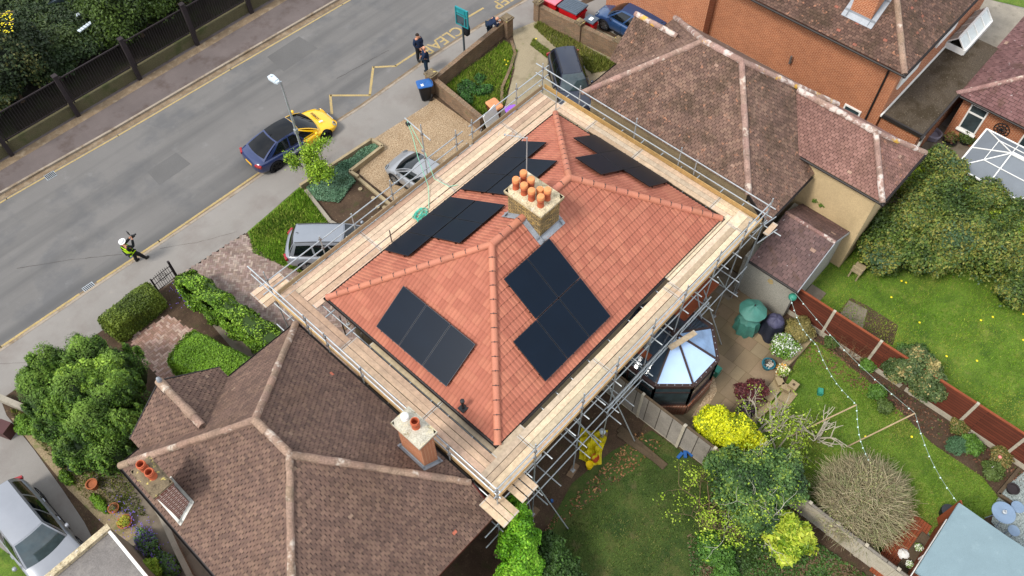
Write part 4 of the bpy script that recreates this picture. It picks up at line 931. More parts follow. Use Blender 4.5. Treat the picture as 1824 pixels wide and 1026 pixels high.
def car(name,label,loc,rz,L=4.3,Wd=1.78,H=1.48,m='paint_silver',ws=(.36,.17),rs=(-.36,-.46),hood=.78,deck=.95,belt=.93,nose=.62,wb=2.6,wr=.33,rim='rim',roofm=None,glassm='glass_dark',doors=(.04,.36,.68,.97),rails=False,grp=None,plate=True):
    t=thing(name,label,'car',loc,rz,grp); K=dict(parent=t,local=True); hw=Wd/2
    X=lambda f:f*L
    xs=[-.5,-.488,-.455,-.38,-.28,-.12,.05,ws[0]-.02,(ws[0]+.47)/2,.42,.465,.49,.5]
    wf=np.interp(xs,[-.5,-.488,-.455,-.38,.38,.44,.48,.495,.5],[.62,.80,.93,.99,1,.95,.84,.72,.60])
    zt=np.interp(xs,[-.5,-.47,rs[1],rs[0],ws[0],.42,.47,.5],[deck-.14,deck-.01,deck,belt,hood+.09,nose+.06,nose-.02,nose-.14])
    zb=np.interp(xs,[-.5,-.45,-.4,.4,.46,.5],[.36,.26,.2,.2,.24,.32])
    G=[]
    for x,w_,z,b_ in zip(xs,wf,zt,zb):
        w_*=hw; half=[(0,b_),(.75*w_,b_),(.95*w_,b_+.08),(w_,.5),(.985*w_,max(.55,z-.14)),(.93*w_,z-.045),(.62*w_,z),(0,z+.025)]
        ring=[(X(x),y,zz_) for y,zz_ in half]+[(X(x),-y,zz_) for y,zz_ in half[-2:0:-1]]; G.append(ring)
    b=MB(); b.grid(G,close=True); b.poly(G[0][::-1]); b.poly(G[-1])
    me=b.mesh('body',None,uv=False); bm=bmesh.new(); bm.from_mesh(me); bmesh.ops.remove_doubles(bm,verts=bm.verts,dist=1e-4); bmesh.ops.recalc_face_normals(bm,faces=bm.faces); bm.to_mesh(me); bm.free()
    body=finish(me,'body',MT[m],t,local=True); sd=body.modifiers.new('s','SUBSURF'); sd.levels=sd.render_levels=1
    cut=MB()
    for x in (-wb/2,wb/2):
        n=28; rr=wr+.055; A1=[(x+rr*math.cos(2*math.pi*k/n),-hw-.3,wr+rr*math.sin(2*math.pi*k/n)) for k in range(n)]; B1=[(p[0],hw+.3,p[2]) for p in A1]
        i0=len(cut.v); cut.v+=A1+B1
        for k in range(n): cut.f.append((i0+k,i0+(k+1)%n,i0+n+(k+1)%n,i0+n+k)); cut.c.append((1,1,1))
        cut.f.append(tuple(i0+k for k in range(n))[::-1]); cut.f.append(tuple(i0+n+k for k in range(n))); cut.c+=[(1,1,1)]*2
    cm=cut.mesh('cut',None,uv=False); bm=bmesh.new(); bm.from_mesh(cm); bmesh.ops.recalc_face_normals(bm,faces=bm.faces); bm.to_mesh(cm); bm.free()
    co=bpy.data.objects.new('cut',cm); COL.objects.link(co); co.parent=t
    bo=body.modifiers.new('b','BOOLEAN'); bo.object=co; bo.operation='DIFFERENCE'; bo.solver='EXACT'; src=body.data.copy(); ok=False
    for flip,sol,dz in ((0,'EXACT',0),(0,'EXACT',.004),(0,'EXACT',-.005),(0,'EXACT',.011),(0,'FAST',0),(0,'FAST',.006)):
        body.modifiers.clear(); body.data=src.copy(); sd=body.modifiers.new('s','SUBSURF'); sd.levels=sd.render_levels=1; bo=body.modifiers.new('b','BOOLEAN'); bo.object=co; bo.operation='DIFFERENCE'; bo.solver=sol
        co.location.z=dz; co.location.x=dz*.7
        bpy.context.view_layer.update(); dgm=body.evaluated_get(bpy.context.evaluated_depsgraph_get()).data; ym=max(abs(v.co.y) for v in dgm.vertices); n_=len(dgm.vertices)
        if ym<hw+.06 and n_>300: ok=True; break
    print('boolean',name,label[:20],ok,flip,sol,n_); ev(body); bpy.data.objects.remove(co)
    body.data.shade_smooth(); body.data.set_sharp_from_angle(angle=R_(42))
    # cabin
    zb_=belt-.04; wB=.90*hw; wT=.59*hw; xf0,xf1,xr1,xr0=X(ws[0]),X(ws[1]),X(rs[0]),X(rs[1]); Z1=H-.045
    fb=.16; 
    def lerp(a,c,t_): return tuple(a[i]+(c[i]-a[i])*t_ for i in range(3))
    def wind(u,v,o=0):   # u across -1..1, v up
        e=1-u*u; bx=xf0-.16+fb*e; tx=xf1-.04+.06*e; y=u*(wB*.96+(wT-wB*.96)*v); z=zb_+(Z1+.03*e-zb_)*v+ (.05*math.sin(math.pi*v)); return (bx+(tx-bx)*v+.03*math.sin(math.pi*v)+o*.7,y,z+o*.7)
    def rear(u,v,o=0):
        e=1-u*u; bx=xr0+.10-.12*e; tx=xr1+.04-.05*e; y=u*(wB*.93+(wT-wB*.93)*v); zd=deck-.04; z=zd+(Z1+.02*e-zd)*v+.03*math.sin(math.pi*v); return (bx+(tx-bx)*v-.03*math.sin(math.pi*v)-o*.7,y,z+o*.7)
    def roofp(u,v,o=0):
        a=wind(u,1); c=rear(u,1); p=lerp(c,a,v); return (p[0],p[1],p[2]+.05*math.sin(math.pi*v)*(1-.3*u*u)+o)
    def side(s,u,v,o=0):
        b0=(xr0+.10,s*wB*.93,deck-.04); b1=(xf0-.16,s*wB*.96,zb_); t1=wind(s,1); t0=rear(s,1)
        bot=lerp(b0,b1,u); bot=(bot[0],s*(abs(bot[1])+.05*math.sin(math.pi*u)*hw),(zb_+ (deck-.04-zb_)*max(0,1-u*3))); top=lerp(t0,t1,u); top=(top[0],top[1],top[2]+.045*math.sin(math.pi*u)); 
        p=lerp(bot,top,v); return (p[0],p[1]+s*(.03*math.sin(math.pi*v)+o),p[2]+o*.3)
    def gr(f,u0,u1,v0,v1,nu=8,nv=5,o=0,flip=False):
        return [[f(u0+(u1-u0)*i/nu,v0+(v1-v0)*j/nv,o) for j in range(nv+1)] for i in range(nu+1)]
    b=MB(); b.grid(gr(wind,-1,1,0,1)); b.grid(gr(rear,-1,1,0,1)); 
    for s in (-1,1): b.grid(gr(lambda u,v,o,s=s:side(s,u,v,o),0,1,0,1,12,4))
    b.build('pillars',MT[m],smooth=60,**K)
    b=MB(); b.grid(gr(roofp,-1,1,0,1,8,8)); b.grid(gr(roofp,-.99,.99,0,1,8,8,.006)); b.build('roof',MT[roofm or m],smooth=60,**K)
    b=MB(); b.grid(gr(wind,-.92,.92,.03,.95,8,5,.008)); b.build('windscreen',MT[glassm],smooth=60,**K)
    b=MB(); b.grid(gr(rear,-.88,.88,.12,.94,8,5,.008)); b.build('rear_window',MT[glassm],smooth=60,**K)
    for s in (-1,1):
        for a,c in zip(doors,doors[1:]):
            b=MB(); lo=a+.018; hi=c-.018; G=gr(lambda u,v,o,s=s:side(s,u,v,o),lo,hi,.1,.86,4,3,.008)
            b.grid(G); b.build('side_window',MT['glass_dark'],smooth=60,**K)
    for s in (-1,1):
        b=MB(); y=s*(hw*.985+.006)
        for f in (doors[1],doors[2] if len(doors)>3 else doors[1],): 
            xx=(xr0+.1)+(xf0-.16-xr0-.1)*f; b.box((xx,y*.995,.62),(.008,.02,.55),col=(.02,.02,.02))
        b.box(((xf0+xr0)/2,y*.96,.255),(wb*.72,.05,.09),col=(.03,.03,.03)); b.build('door_seam',MT['black_plastic'],**K)
        for f in (doors[1]+.05,doors[-2]+.05):
            xx=(xr0+.1)+(xf0-.16-xr0-.1)*f; b=MB(); b.box((xx,s*(hw*.985),belt-.2),(.18,.04,.03)); b.build('door_handle',MT[m],**K)
        b=MB(); b.lathe([(.001,-.09),(.07,-.06),(.09,0),(.07,.05),(.001,.06)],(xf0-.42,s*(hw+.08),zb_+.09),n=10,axis='y'); b.build('mirror',MT[m],smooth=60,**K)
        b=MB(); b.lathe([(.001,-.05),(.09,-.02),(.12,.03),(.07,.04)],(0,0,0),n=12,axis='x'); o=b.build('headlight',MT['lamp_glass'],smooth=60,**K); o.location=(X(.452),s*hw*.74,nose-.02); o.rotation_euler=(0,R_(-50),R_(s*28)); o.scale=(1,1.2,.9)
        b=MB(); b.box((0,0,0),(.1,.34,.13)); o=b.build('tail_light',MT['tail_red'],**K); o.location=(X(-.477),s*hw*.77,deck-.17); o.rotation_euler=(0,R_(-10),R_(-s*24))
        for x in (-wb/2,wb/2):
            w_=MB(); yc=s*(hw-.115); w_.lathe([(wr-.115,-.09),(wr-.03,-.105),(wr,-.07),(wr,.07),(wr-.03,.105),(wr-.115,.09)],(x,yc,wr),n=26,axis='y'); tw_=w_.build('wheel',MT['tyre'],smooth=50,**K)
            w_=MB(); rr=wr-.11; w_.lathe([(.001,.02),(rr,.02)],(x,yc,wr),n=20,axis='y',col=(.02,.02,.02)); w_.lathe([(.001,-.02),(rr,-.02)],(x,yc,wr),n=20,axis='y'); w_.lathe([(rr,-.08),(rr+.012,-.095),(rr+.012,.095),(rr,.08)],(x,yc,wr),n=20,axis='y')
            for k in range(7):
                a=2*math.pi*k/7; w_.beam((x+.03*math.cos(a),yc+s*.06,wr+.03*math.sin(a)),(x+(rr+.005)*math.cos(a),yc+s*.075,wr+(rr+.005)*math.sin(a)),.05,.03,up=(0,1,0))
            w_.build('rim',MT[rim],tw_,local=True)
            d=MB(); d.lathe([(.001,0),(wr+.06,0)],(x,s*(hw-.262),wr),n=24,axis='y'); d.lathe([(wr+.052,-.0),(wr+.052,.2)],(x,s*(hw-.26)-(.2 if s<0 else 0),wr),n=24,axis='y'); d.build('wheel_arch',MT['black_plastic'],**K)
    if plate:
        b=MB(); b.box((X(-.5)-.004,0,deck-.34),(.02,.5,.11)); b.build('number_plate',MT['plate_yellow'],**K); b=MB(); b.box((X(.5)+.004,0,.42),(.02,.5,.11)); b.build('number_plate',MT['plate_white'],**K)
    b=MB(); b.box((X(.485),0,.40),(.05,Wd*.55,.12)); b.build('grille',MT['black_plastic'],**K)
    if rails:
        b=MB()
        for s in (-1,1): b.tube([roofp(s*.93,v,.03) for v in (0.02,.2,.4,.6,.8,.98)],.018,6)
        b.build('roof_rail',MT['black_plastic'],**K)
    b=MB(); q=roofp(0,.1,.0); b.tube([(q[0],0,q[2]),(q[0]-.12,0,q[2]+.07)],.012,5); b.build('antenna',MT['black_plastic'],**K)
    return t
paint('paint_silver','#909193'); paint('paint_pale','#85878c'); paint('paint_black','#1b2030'); paint('paint_blue','#24426a'); paint('paint_grey','#80848a')
paint('paint_wrap','#1b2952','#e8b400',.36)
mat('roof_glass',H_('#040405'),.04,.1,3,0,1,0,spec=.35)
tes=car('saloon_car','dark blue and yellow wrapped saloon car parked half on the pavement under the street lamp',(13.40,27.12,-.1),R_(-4),4.69,1.86,1.44,'paint_wrap',ws=(.29,.06),rs=(-.20,-.43),hood=.76,deck=.98,belt=.94,nose=.62,wb=2.87,wr=.345,rim='rim_dark',roofm='roof_glass',glassm='roof_glass',doors=(.10,.46,.72,.95))
def decal(txt,size,m,M,parent,name='lettering'):
    me=text_mesh(txt,size,.003,.006); me.transform(M); o=finish(me,name,MT[m],parent,local=True); return o
mat('decal_orange',H_('#e59a12'),.5,.05,3,0,1,0); mat('decal_white',H_('#d8dbe2'),.5,.05,3,0,1,0); mat('decal_dark',H_('#3a2410'),.5,.05,3,0,1,0)
for s in (-1,1):
    base=Matrix.Translation((-.42,s*.936,.62))@Matrix.Rotation(0 if s<0 else math.pi,4,'Z')@Matrix.Rotation(R_(90),4,'X')
    decal('E',.30,'decal_orange',base@Matrix.Translation((-.36,0,0)),tes); decal('ENERGY',.20,'decal_white',base@Matrix.Translation((.18,.0,0)),tes)
zh=.865
decal('ENERGY',.17,'decal_dark',Matrix.Translation((1.62,.12,zh))@Matrix.Rotation(R_(8),4,'Y')@Matrix.Rotation(R_(-90),4,'Z'),tes); decal('E',.26,'decal_white',Matrix.Translation((1.62,-.36,zh-.003))@Matrix.Rotation(R_(8),4,'Y')@Matrix.Rotation(R_(-90),4,'Z'),tes)
car('hatchback_car','silver hatchback car parked on the gravel drive behind the scaffold rails',(15.98,20.35,0),R_(94),4.1,1.72,1.46,'paint_silver',ws=(.33,.07),rs=(-.38,-.46),hood=.86,deck=1.0,belt=.98,nose=.66,wb=2.5)
car('estate_car','silver grey people carrier with roof rails beside the front lawn, partly under the scaffold',(10.62,20.3,0),R_(-47),4.5,1.84,1.62,'paint_grey',ws=(.32,.08),rs=(-.38,-.46),hood=.93,deck=1.0,belt=1.0,nose=.70,wb=2.65,wr=.34,rails=True)
car('hatchback_car','black hatchback car parked on the worn shingle drive next to the brown tiled house',(25.45,19.55,0),R_(-128),4.25,1.78,1.46,'paint_black',ws=(.25,.07),rs=(-.40,-.47),glassm='window_glass',hood=.86,deck=.98,belt=.96,nose=.66,wb=2.6,rails=True)
car('people_carrier','dark blue people carrier beside the red bins at the top of the picture',(31.15,19.9,0),R_(90),4.4,1.8,1.6,'paint_blue',ws=(.32,.12),rs=(-.42,-.47),hood=.92,deck=1.0,belt=1.0,nose=.7,wb=2.7)
car('parked_car','pale silver car with black side mouldings on the drive at the lower left',(-4.95,18.6,0),R_(-89),4.5,1.86,1.6,'paint_pale',ws=(.28,.10),rs=(-.42,-.475),hood=.92,deck=1.0,belt=.98,nose=.70,wb=2.7,wr=.34,rails=False,glassm='window_glass')
# ================================================================ people
SK={}
def skin(name,chain,rad,pos,m,parent,root,sub=2):
    names=list(dict.fromkeys([a for e in chain for a in e])); idx={n:i for i,n in enumerate(names)}
    me=bpy.data.meshes.new(name); me.from_pydata([pos[n] for n in names],[(idx[a],idx[b]) for a,b in chain],[]); 
    o=bpy.data.objects.new(name,me); COL.objects.link(o)
    md=o.modifiers.new('k','SKIN'); md.use_smooth_shade=True
    sv=me.skin_vertices[0].data
    for n,i in idx.items():
        r=rad[n]; r=r if isinstance(r,tuple) else (r,r); sv[i].radius=r; sv[i].use_root=(n==root)
    s=o.modifiers.new('s','SUBSURF'); s.levels=s.render_levels=sub
    bpy.context.view_layer.update(); ev(o); o.data.materials.clear(); o.data.materials.append(m); o.parent=parent; o.data.shade_smooth(); reg(o,WL[parent.name]); return o
mat('skin',H_('#b98468'),.6,.05,5,0,1,0); mat('navy_cloth',H_('#16243c'),.9,.1,6,.1,60,.2); mat('navy_trousers',H_('#172a3a'),.9,.1,6,.1,60,.2); mat('black_cloth',H_('#17181b'),.9,.1,6,.1,60,.2)
mat('hivis',H_('#b8e01a'),.7,.06,6,.05,60,.1); mat('helmet',H_('#e6e6e2'),.35,.03,5,0,1,0); mat('hair_dark',H_('#2a201a'),.9,.2,20,.2,60,.5); mat('hair_grey',H_('#8f867c'),.9,.2,20,.2,60,.5); mat('shirt_white',H_('#cfd3dc'),.8,.05,5,0,1,0); mat('shoe',H_('#14130f'),.6,.1,5,0,1,0)
def person(label,loc,rz,J={},top='navy_cloth',legs='navy_trousers',hair='hair_dark',bald=False,collar=True,vest=False,grp=None):
    t=thing('person',label,'person',loc,rz,grp)
    P=dict(pelvis=(0,0,.96),spine=(0,0,1.13),chest=(0,0,1.33),neck=(.0,0,1.48),jaw=(.02,0,1.55),head=(.015,0,1.64),crown=(.0,0,1.72),
      sl=(0,.17,1.41),sr=(0,-.17,1.41),el=(-.02,.25,1.13),er=(-.02,-.25,1.13),wl=(.06,.25,.89),wr=(.06,-.25,.89),
      hl=(0,.09,.92),hr=(0,-.09,.92),kl=(.02,.11,.50),kr=(.02,-.11,.50),al=(-.02,.12,.09),ar=(-.02,-.12,.09)); P.update(J)
    V={k:Vector(v) for k,v in P.items()}; R={}
    rad=dict(pelvis=(.18,.13),spine=(.18,.13),chest=(.205,.145),neck=.065,jaw=.075,head=.108,crown=.07,sl=.092,sr=.092,el=.06,er=.06,wl=.04,wr=.04,hl=.115,hr=.115,kl=.08,kr=.08,al=.055,ar=.055)
    E=[('pelvis','spine'),('spine','chest'),('chest','neck'),('neck','jaw'),('jaw','head'),('head','crown'),('chest','sl'),('sl','el'),('el','wl'),('chest','sr'),('sr','er'),('er','wr'),('pelvis','hl'),('hl','kl'),('kl','al'),('pelvis','hr'),('hr','kr'),('kr','ar')]
    rb={k:(tuple(a*.9 for a in r) if isinstance(r,tuple) else r*(.9 if k not in ('head','jaw','crown','neck') else 1)) for k,r in rad.items()}
    # hands: palm, four fingers, thumb
    for s,w_,e_ in (('l','wl','el'),('r','wr','er')):
        d=(V[w_]-V[e_]).normalized(); u=Vector((0,0,1)) if abs(d.z)<.8 else Vector((1,0,0)); sd=d.cross(u).normalized(); pn=sd.cross(d)
        V['p'+s]=V[w_]+d*.06; rb['p'+s]=(.030,.018); E.append((w_,'p'+s))
        for k,(off,ln) in enumerate(((-.03,.065),(-.01,.078),(.01,.072),(.03,.055))):
            a,b_=f'f{s}{k}a',f'f{s}{k}b'; V[a]=V['p'+s]+d*.035+pn*off; V[b_]=V[a]+d*ln*.6+sd*.02; c_=f'f{s}{k}c'; V[c_]=V[b_]+d*ln*.4+sd*.03
            for n_ in (a,b_,c_): rb[n_]=.0085
            E+=[('p'+s,a),(a,b_),(b_,c_)]
        a,b_=f't{s}a',f't{s}b'; V[a]=V[w_]+d*.04+pn*.045; V[b_]=V[a]+d*.035+pn*.02; rb[a]=rb[b_]=.01; E+=[('p'+s,a),(a,b_)]
    body=skin('body',E,rb,V,MT['skin'],t,'pelvis',1)
    cl={k:(tuple(a*1.12 for a in r) if isinstance(r,tuple) else r*1.18) for k,r in rad.items()}
    V2=dict(V); V2['hem']=V['pelvis']-Vector((0,0,.02))
    cl['neck']=.09; cl['wl']=cl['wr']=.055; cl['hem']=(.21,.155)
    V2['neck']=V['chest'].lerp(V['neck'],.72)
    skin('jumper',[('hem','spine'),('spine','chest'),('chest','neck'),('chest','sl'),('sl','el'),('el','wl'),('chest','sr'),('sr','er'),('er','wr')],cl,V2,MT[top],t,'spine',1)
    cl['pelvis']=(.2,.15); cl['al']=cl['ar']=.08; cl['kl']=cl['kr']=.1
    skin('trousers',[('pelvis','hl'),('hl','kl'),('kl','al'),('pelvis','hr'),('hr','kr'),('kr','ar')],cl,V,MT[legs],t,'pelvis',1)
    for s in ('l','r'):
        a=V['a'+s]; k=V['k'+s]; fw=Vector((1,0,0)); 
        V2['h1']=a+Vector((-.05,0,-.04)); V2['h2']=a+Vector((.06,0,-.045)); V2['h3']=a+Vector((.17,0,-.055)); skin('shoe',[('h1','h2'),('h2','h3')],dict(h1=.06,h2=.065,h3=.05),V2,MT['shoe'],t,'h2',1)
    c=V['head'].lerp(V['crown'],.35); up=(V['crown']-V['head']).normalized(); M=Matrix.Translation(c)@Vector((0,0,1)).rotation_difference(up).to_matrix().to_4x4()
    def ell(name,m,r,off,parent_,zcut=-1,back=0):
        b=MB(); G=[]
        for i in range(9):
            th_=R_(90)-(math.pi/2-math.asin(max(-1,zcut)))*i/8 if False else R_(90)-R_(90-math.degrees(math.asin(zcut)))*i/8
            G.append([tuple(M@Vector((off[0]+r[0]*math.cos(th_)*math.cos(a)-back*(1-math.sin(th_)),off[1]+r[1]*math.cos(th_)*math.sin(a),off[2]+r[2]*math.sin(th_)))) for a in [k*math.pi/8 for k in range(16)]])
        b.grid(G,close=True); return b.build(name,MT[m],parent_,local=True,smooth=80)
    if vest:
        ell('helmet','helmet',(.135,.115,.12),(0,0,.03),t,-.1); b=MB(); b.lathe([(.10,0),(.155,-.005),(.155,.01),(.10,.02)],(0,0,0),n=20); o=b.build('helmet_brim',MT['helmet'],t,local=True,smooth=60); o.matrix_local=M@Matrix.Translation((.015,0,.01))
        vv=dict(cl); vv['spine']=(.235,.18); vv['chest']=(.26,.19); vv['hem']=(.235,.18); vv['sl']=vv['sr']=.13; vv['neck']=.12
        V2['sl']=V['sl'].lerp(V['chest'],.15); V2['sr']=V['sr'].lerp(V['chest'],.15)
        skin('hi_vis_vest',[('hem','spine'),('spine','chest'),('chest','neck'),('chest','sl'),('chest','sr')],vv,V2,MT['hivis'],t,'spine',1)
    elif bald: ell('hair',hair,(.108,.098,.09),(-.018,0,-.03),t,-.5,.0) if False else None
    else: ell('hair',hair,(.108,.10,.11),(-.014,0,.012),t,-.05,.02)
    # face
    b=MB(); f=lambda x,y,z: tuple(M@Vector((x,y,z)))
    b.tube([f(.085,0,.0),f(.107,0,-.035),f(.085,0,-.045)],[.008,.015,.010],6)
    for s in (-1,1): b.tube([f(0,s*.082,.01),f(-.005,s*.095,-.02),f(.0,s*.084,-.04)],[.008,.016,.008],6)
    b.build('nose_and_ears',MT['skin'],body,local=True,smooth=60)
    b=MB()
    for s in (-1,1): b.box(f(.083,s*.032,.005),(.012,.02,.01))
    b.box(f(.085,0,-.07),(.012,.045,.008)); b.build('eyes_and_mouth',MT['hair_dark'],body,local=True)
    if collar:
        b=MB(); b.lathe([(.075,0),(.07,.04),(.06,.045)],tuple(V['neck']-Vector((0,0,.05))),n=12); b.build('shirt_collar',MT['shirt_white'],t,local=True,smooth=60)
    return t
person('man in a navy jumper and black trousers standing on the road, dark hair, looking down',(21.95,27.0,-.1),R_(-100),dict(wl=(.17,.06,.93),wr=(.17,-.06,.92),el=(.0,.27,1.14),er=(.0,-.27,1.14),head=(.05,0,1.63),crown=(.045,0,1.71),jaw=(.04,0,1.54)),legs='black_cloth')
person('bald man in navy clothes with crossed arms on the kerb, his back to the house',(21.45,25.95,0),R_(140),dict(wl=(.17,-.08,1.16),wr=(.2,.1,1.2),el=(.12,.24,1.14),er=(.12,-.24,1.14)),bald=True,collar=True)
person('bald man in a navy jacket bending over the brick wall by its pillar',(25.55,25.35,0),R_(-35),dict(pelvis=(-.05,0,.92),spine=(.08,0,1.06),chest=(.25,0,1.17),neck=(.38,0,1.22),jaw=(.44,0,1.24),head=(.5,0,1.29),crown=(.53,0,1.36),sl=(.3,.18,1.2),sr=(.3,-.18,1.2),el=(.38,.24,.98),er=(.38,-.24,.98),wl=(.56,.1,1.0),wr=(.56,-.06,1.02)),bald=True,collar=False)
ph=person('photographer in a yellow hi-vis vest and white helmet stepping on the pavement with a camera',(4.38,26.62,0),R_(10),dict(pelvis=(-.12,0,.93),spine=(-.17,0,1.10),chest=(-.2,0,1.30),neck=(-.2,0,1.45),jaw=(-.17,0,1.52),head=(-.17,0,1.61),crown=(-.19,0,1.69),sl=(-.18,.17,1.38),sr=(-.18,-.17,1.38),hl=(-.12,.09,.89),hr=(-.12,-.09,.89),el=(.08,.22,1.22),er=(.06,-.2,1.18),wl=(.22,.08,1.42),wr=(.24,-.04,1.40),kl=(.02,.1,.48),kr=(.12,-.09,.5),al=(-.06,.12,.09),ar=(.26,-.14,.09)),top='black_cloth',legs='black_cloth',vest=True,collar=False)
cm_=thing('video_camera','black camera held up by the photographer in the hi-vis vest','camera',(4.72,26.66,1.45),R_(10)); b=MB(); b.box((0,0,.02),(.14,.08,.1)); b.box((-.02,0,.1),(.06,.07,.04)); b.build('camera_body',MT['black_plastic'],cm_,local=True)
b=MB(); b.lathe([(.035,.06),(.04,.16),(.03,.165)],(0,0,.02),n=12,axis='x'); b.build('lens',MT['black_plastic'],cm_,local=True,smooth=60); b=MB(); b.box((-.05,.14,.2),(.02,.14,.22)); b.box((-.04,.07,.1),(.015,.1,.02)); b.build('monitor',MT['black_plastic'],cm_,local=True)
# ================================================================ street things
b=MB(); lp=thing('street_lamp','tall grey street lamp with a flat pale head beside the two coloured car','street lamp',(12.88,25.28,0))
b.tube([(12.88,25.28,0),(12.88,25.28,1.2)],.085,12); b.tube([(12.88,25.28,1.15),(12.88,25.28,5.55)],[.062,.045],12); b.build('pole',MT['galvanised'],lp,smooth=40)
b=MB(); pts=[(0,.06),(.12,.12),(.5,.15),(.62,.1),(.62,-.1),(.5,-.15),(.12,-.12),(0,-.06)]; b.prism([(12.86-.1+y,25.25+x) for x,y in pts],5.52,5.62,bottom=True); b.box((12.76,25.5,5.645),(.18,.28,.05)); b.lathe([(.04,5.62),(.045,5.7),(.001,5.71)],(12.76,25.72,0),n=10)
mat('lamp_head',H_('#b9c2c8'),.4,.05,4,0,1,0); b.build('lamp_head',MT['lamp_head'],lp)
b=MB(); b.box((12.88,25.28,2.6),(.15,.15,.28)); b.build('junction_box',MT['galvanised'],lp)
sg=thing('notice_sign','tall teal framed notice sign on a dark pole on the pavement','sign',(23.61,25.29,0))
mat('sign_pole',H_('#3a4246'),.5,.1,4,0,1,0); mat('teal',H_('#1f7a80'),.4,.1,3,.05,60,0,spots=[(H_('#3fa0a0'),2,.55,.7,.6)]); mat('sign_back',H_('#3f4a50'),.6,.1,4,0,1,0)
b=MB(); b.tube([(23.61,25.29,0),(23.61,25.29,2.3)],.055,10); b.lathe([(.1,0),(.1,.06),(.06,.1)],(23.61,25.29,0),n=12); b.build('pole',MT['sign_pole'],sg,smooth=40)
M=Matrix.Translation((23.61,25.29,2.6))@Matrix.Rotation(R_(-84),4,'Z')
def obx(b,c,d): b.box(M@Vector(c),d,rz=R_(-84))
b=MB(); obx(b,(0,0,0),(.74,.05,1.0)); b.build('board',MT['sign_back'],sg)
b=MB(); obx(b,(0,-.03,.33),(.66,.03,.28)); b.build('sign_face',MT['teal'],sg)
b=MB(); 
for x in (-.37,.37,.2): obx(b,(x,-.02,0),(.05,.1,1.06))
for z in (-.5,.5,.1): obx(b,(0,-.02,z),(.76,.09,.04))
b.build('frame',MT['teal'],sg)
b=MB(); b.lathe([(.02,1.35),(.16,1.5),(.18,1.8),(.12,2.1),(.05,2.2)],(23.8,25.2,0),n=12); b.build('bag',MT['black_cloth'],sg,smooth=60)
def wheelie(label,loc,rz,body,lid,txt=None):
    t=thing('wheelie_bin',label,'bin',loc,rz); K=dict(parent=t,local=True)
    b=MB(); G=[]
    for z,w_,d in ((.08,.42,.42),(.1,.45,.46),(.9,.54,.64),(.98,.58,.70)):
        x0,x1,y0,y1=-d/2,d/2,-w_/2,w_/2; c=.05; G.append([(x0+c,y0,z),(x1-c,y0,z),(x1,y0+c,z),(x1,y1-c,z),(x1-c,y1,z),(x0+c,y1,z),(x0,y1-c,z),(x0,y0+c,z)])
    b.grid(G,close=True); b.poly(G[0]); b.box((-.33,0,.97),(.1,.44,.04)); b.build('body',body,smooth=35,**K)
    b=MB(); G=[]
    for s,z in ((1.0,.985),(1.03,1.0),(1.0,1.035),(.8,1.06),(.55,1.045),(.001,1.045)):
        G.append([(x*s*.36,y*s*.3,z+(.012*x)) for x,y in ((-.95,-1),(.8,-1),(1,-.8),(1,.8),(.8,1),(-.95,1),(-1.05,.8),(-1.05,-.8))])
    b.grid(G,close=True); b.tube([(-.4,-.24,1.0),(-.43,0,1.0),(-.4,.24,1.0)],.02,6); b.build('lid',lid,smooth=35,**K)
    for s in (-1,1):
        b=MB(); b.lathe([(.001,-.03),(.1,-.03),(.1,.03),(.001,.03)],(-.22,s*.23,.1),n=14,axis='y'); b.build('wheel',MT['black_plastic'],smooth=40,**K)
    if txt:
        me=text_mesh(txt,.17,.003,.01); me.transform(Matrix.Translation((.12,.12,1.062))@Matrix.Rotation(R_(90),4,'Z')); finish(me,'number_sticker',MT['decal_white'],t,local=True)
    return t
def plas(n,c): return mat(n,H_(c),.5,.12,3,.06,40,0)
plas('p_blue','#27558f'); plas('p_black','#1b1d22'); plas('p_brown','#6b3a26'); plas('p_orange','#c08258'); plas('p_purple','#8a55b8'); plas('p_red','#b3141a'); plas('p_pink','#d8707c'); plas('p_slate','#4c5660'); plas('p_green','#2f7a66'); plas('p_teal','#1f5a66')
wheelie('black wheelie bin with a blue lid standing on the pavement by the brick wall',(20.05,24.6,0),R_(150),MT['p_black'],MT['p_blue'],'28')
wheelie('brown wheelie bin with an orange brown lid behind the low brick wall',(21.35,21.0,0),R_(80),MT['p_brown'],MT['p_orange'])
wheelie('dark wheelie bin with a purple lid beside the brown bin under the rails',(21.6,20.05,0),R_(60),MT['p_black'],MT['p_purple'])
q=W(878,222,.6); b=MB(); b.box((q.x,q.y,.75),(1.0,.04,1.4),rz=R_(10),rx=R_(-18)); o=b.build('white_sheet',MT['white_upvc']); tag(o,'white board leaning upright beside the purple lidded bin','board')
def dumpster(label,loc,rz,body,lid,s=(1.25,1.0,1.15),ribs=True):
    t=thing('waste_container',label,'bin',loc,rz); K=dict(parent=t,local=True); L,Wd,Hh=s
    b=MB(); G=[]
    for z,k in ((.12,.86),(Hh-.1,.98),(Hh,1.04)): G.append([(x*L/2*k,y*Wd/2*k,z) for x,y in ((-1,-1),(1,-1),(1,1),(-1,1))])
    b.grid(G,close=True); b.poly(G[0][::-1]); b.poly(G[-1])
    b.box((0,-Wd/2-.02,Hh-.18),(L,.05,.08)); b.build('body',body,**K)
    b=MB(); b.box((0,0,Hh+.06),(L+.1,Wd+.1,.07),rx=R_(-3)); 
    if ribs:
        for k in range(7): b.box((-L/2+.1+k*(L-.2)/6,0,Hh+.10),(.05,Wd,.03),rx=R_(-3))
    b.build('lid',lid,**K)
    for x in (-1,1):
        for y in (-1,1):
            w_=MB(); w_.lathe([(.001,-.02),(.07,-.02),(.07,.02),(.001,.02)],(x*L*.38,y*Wd*.36,.07),n=10,axis='y'); w_.build('wheel',MT['black_plastic'],**K)
    return t
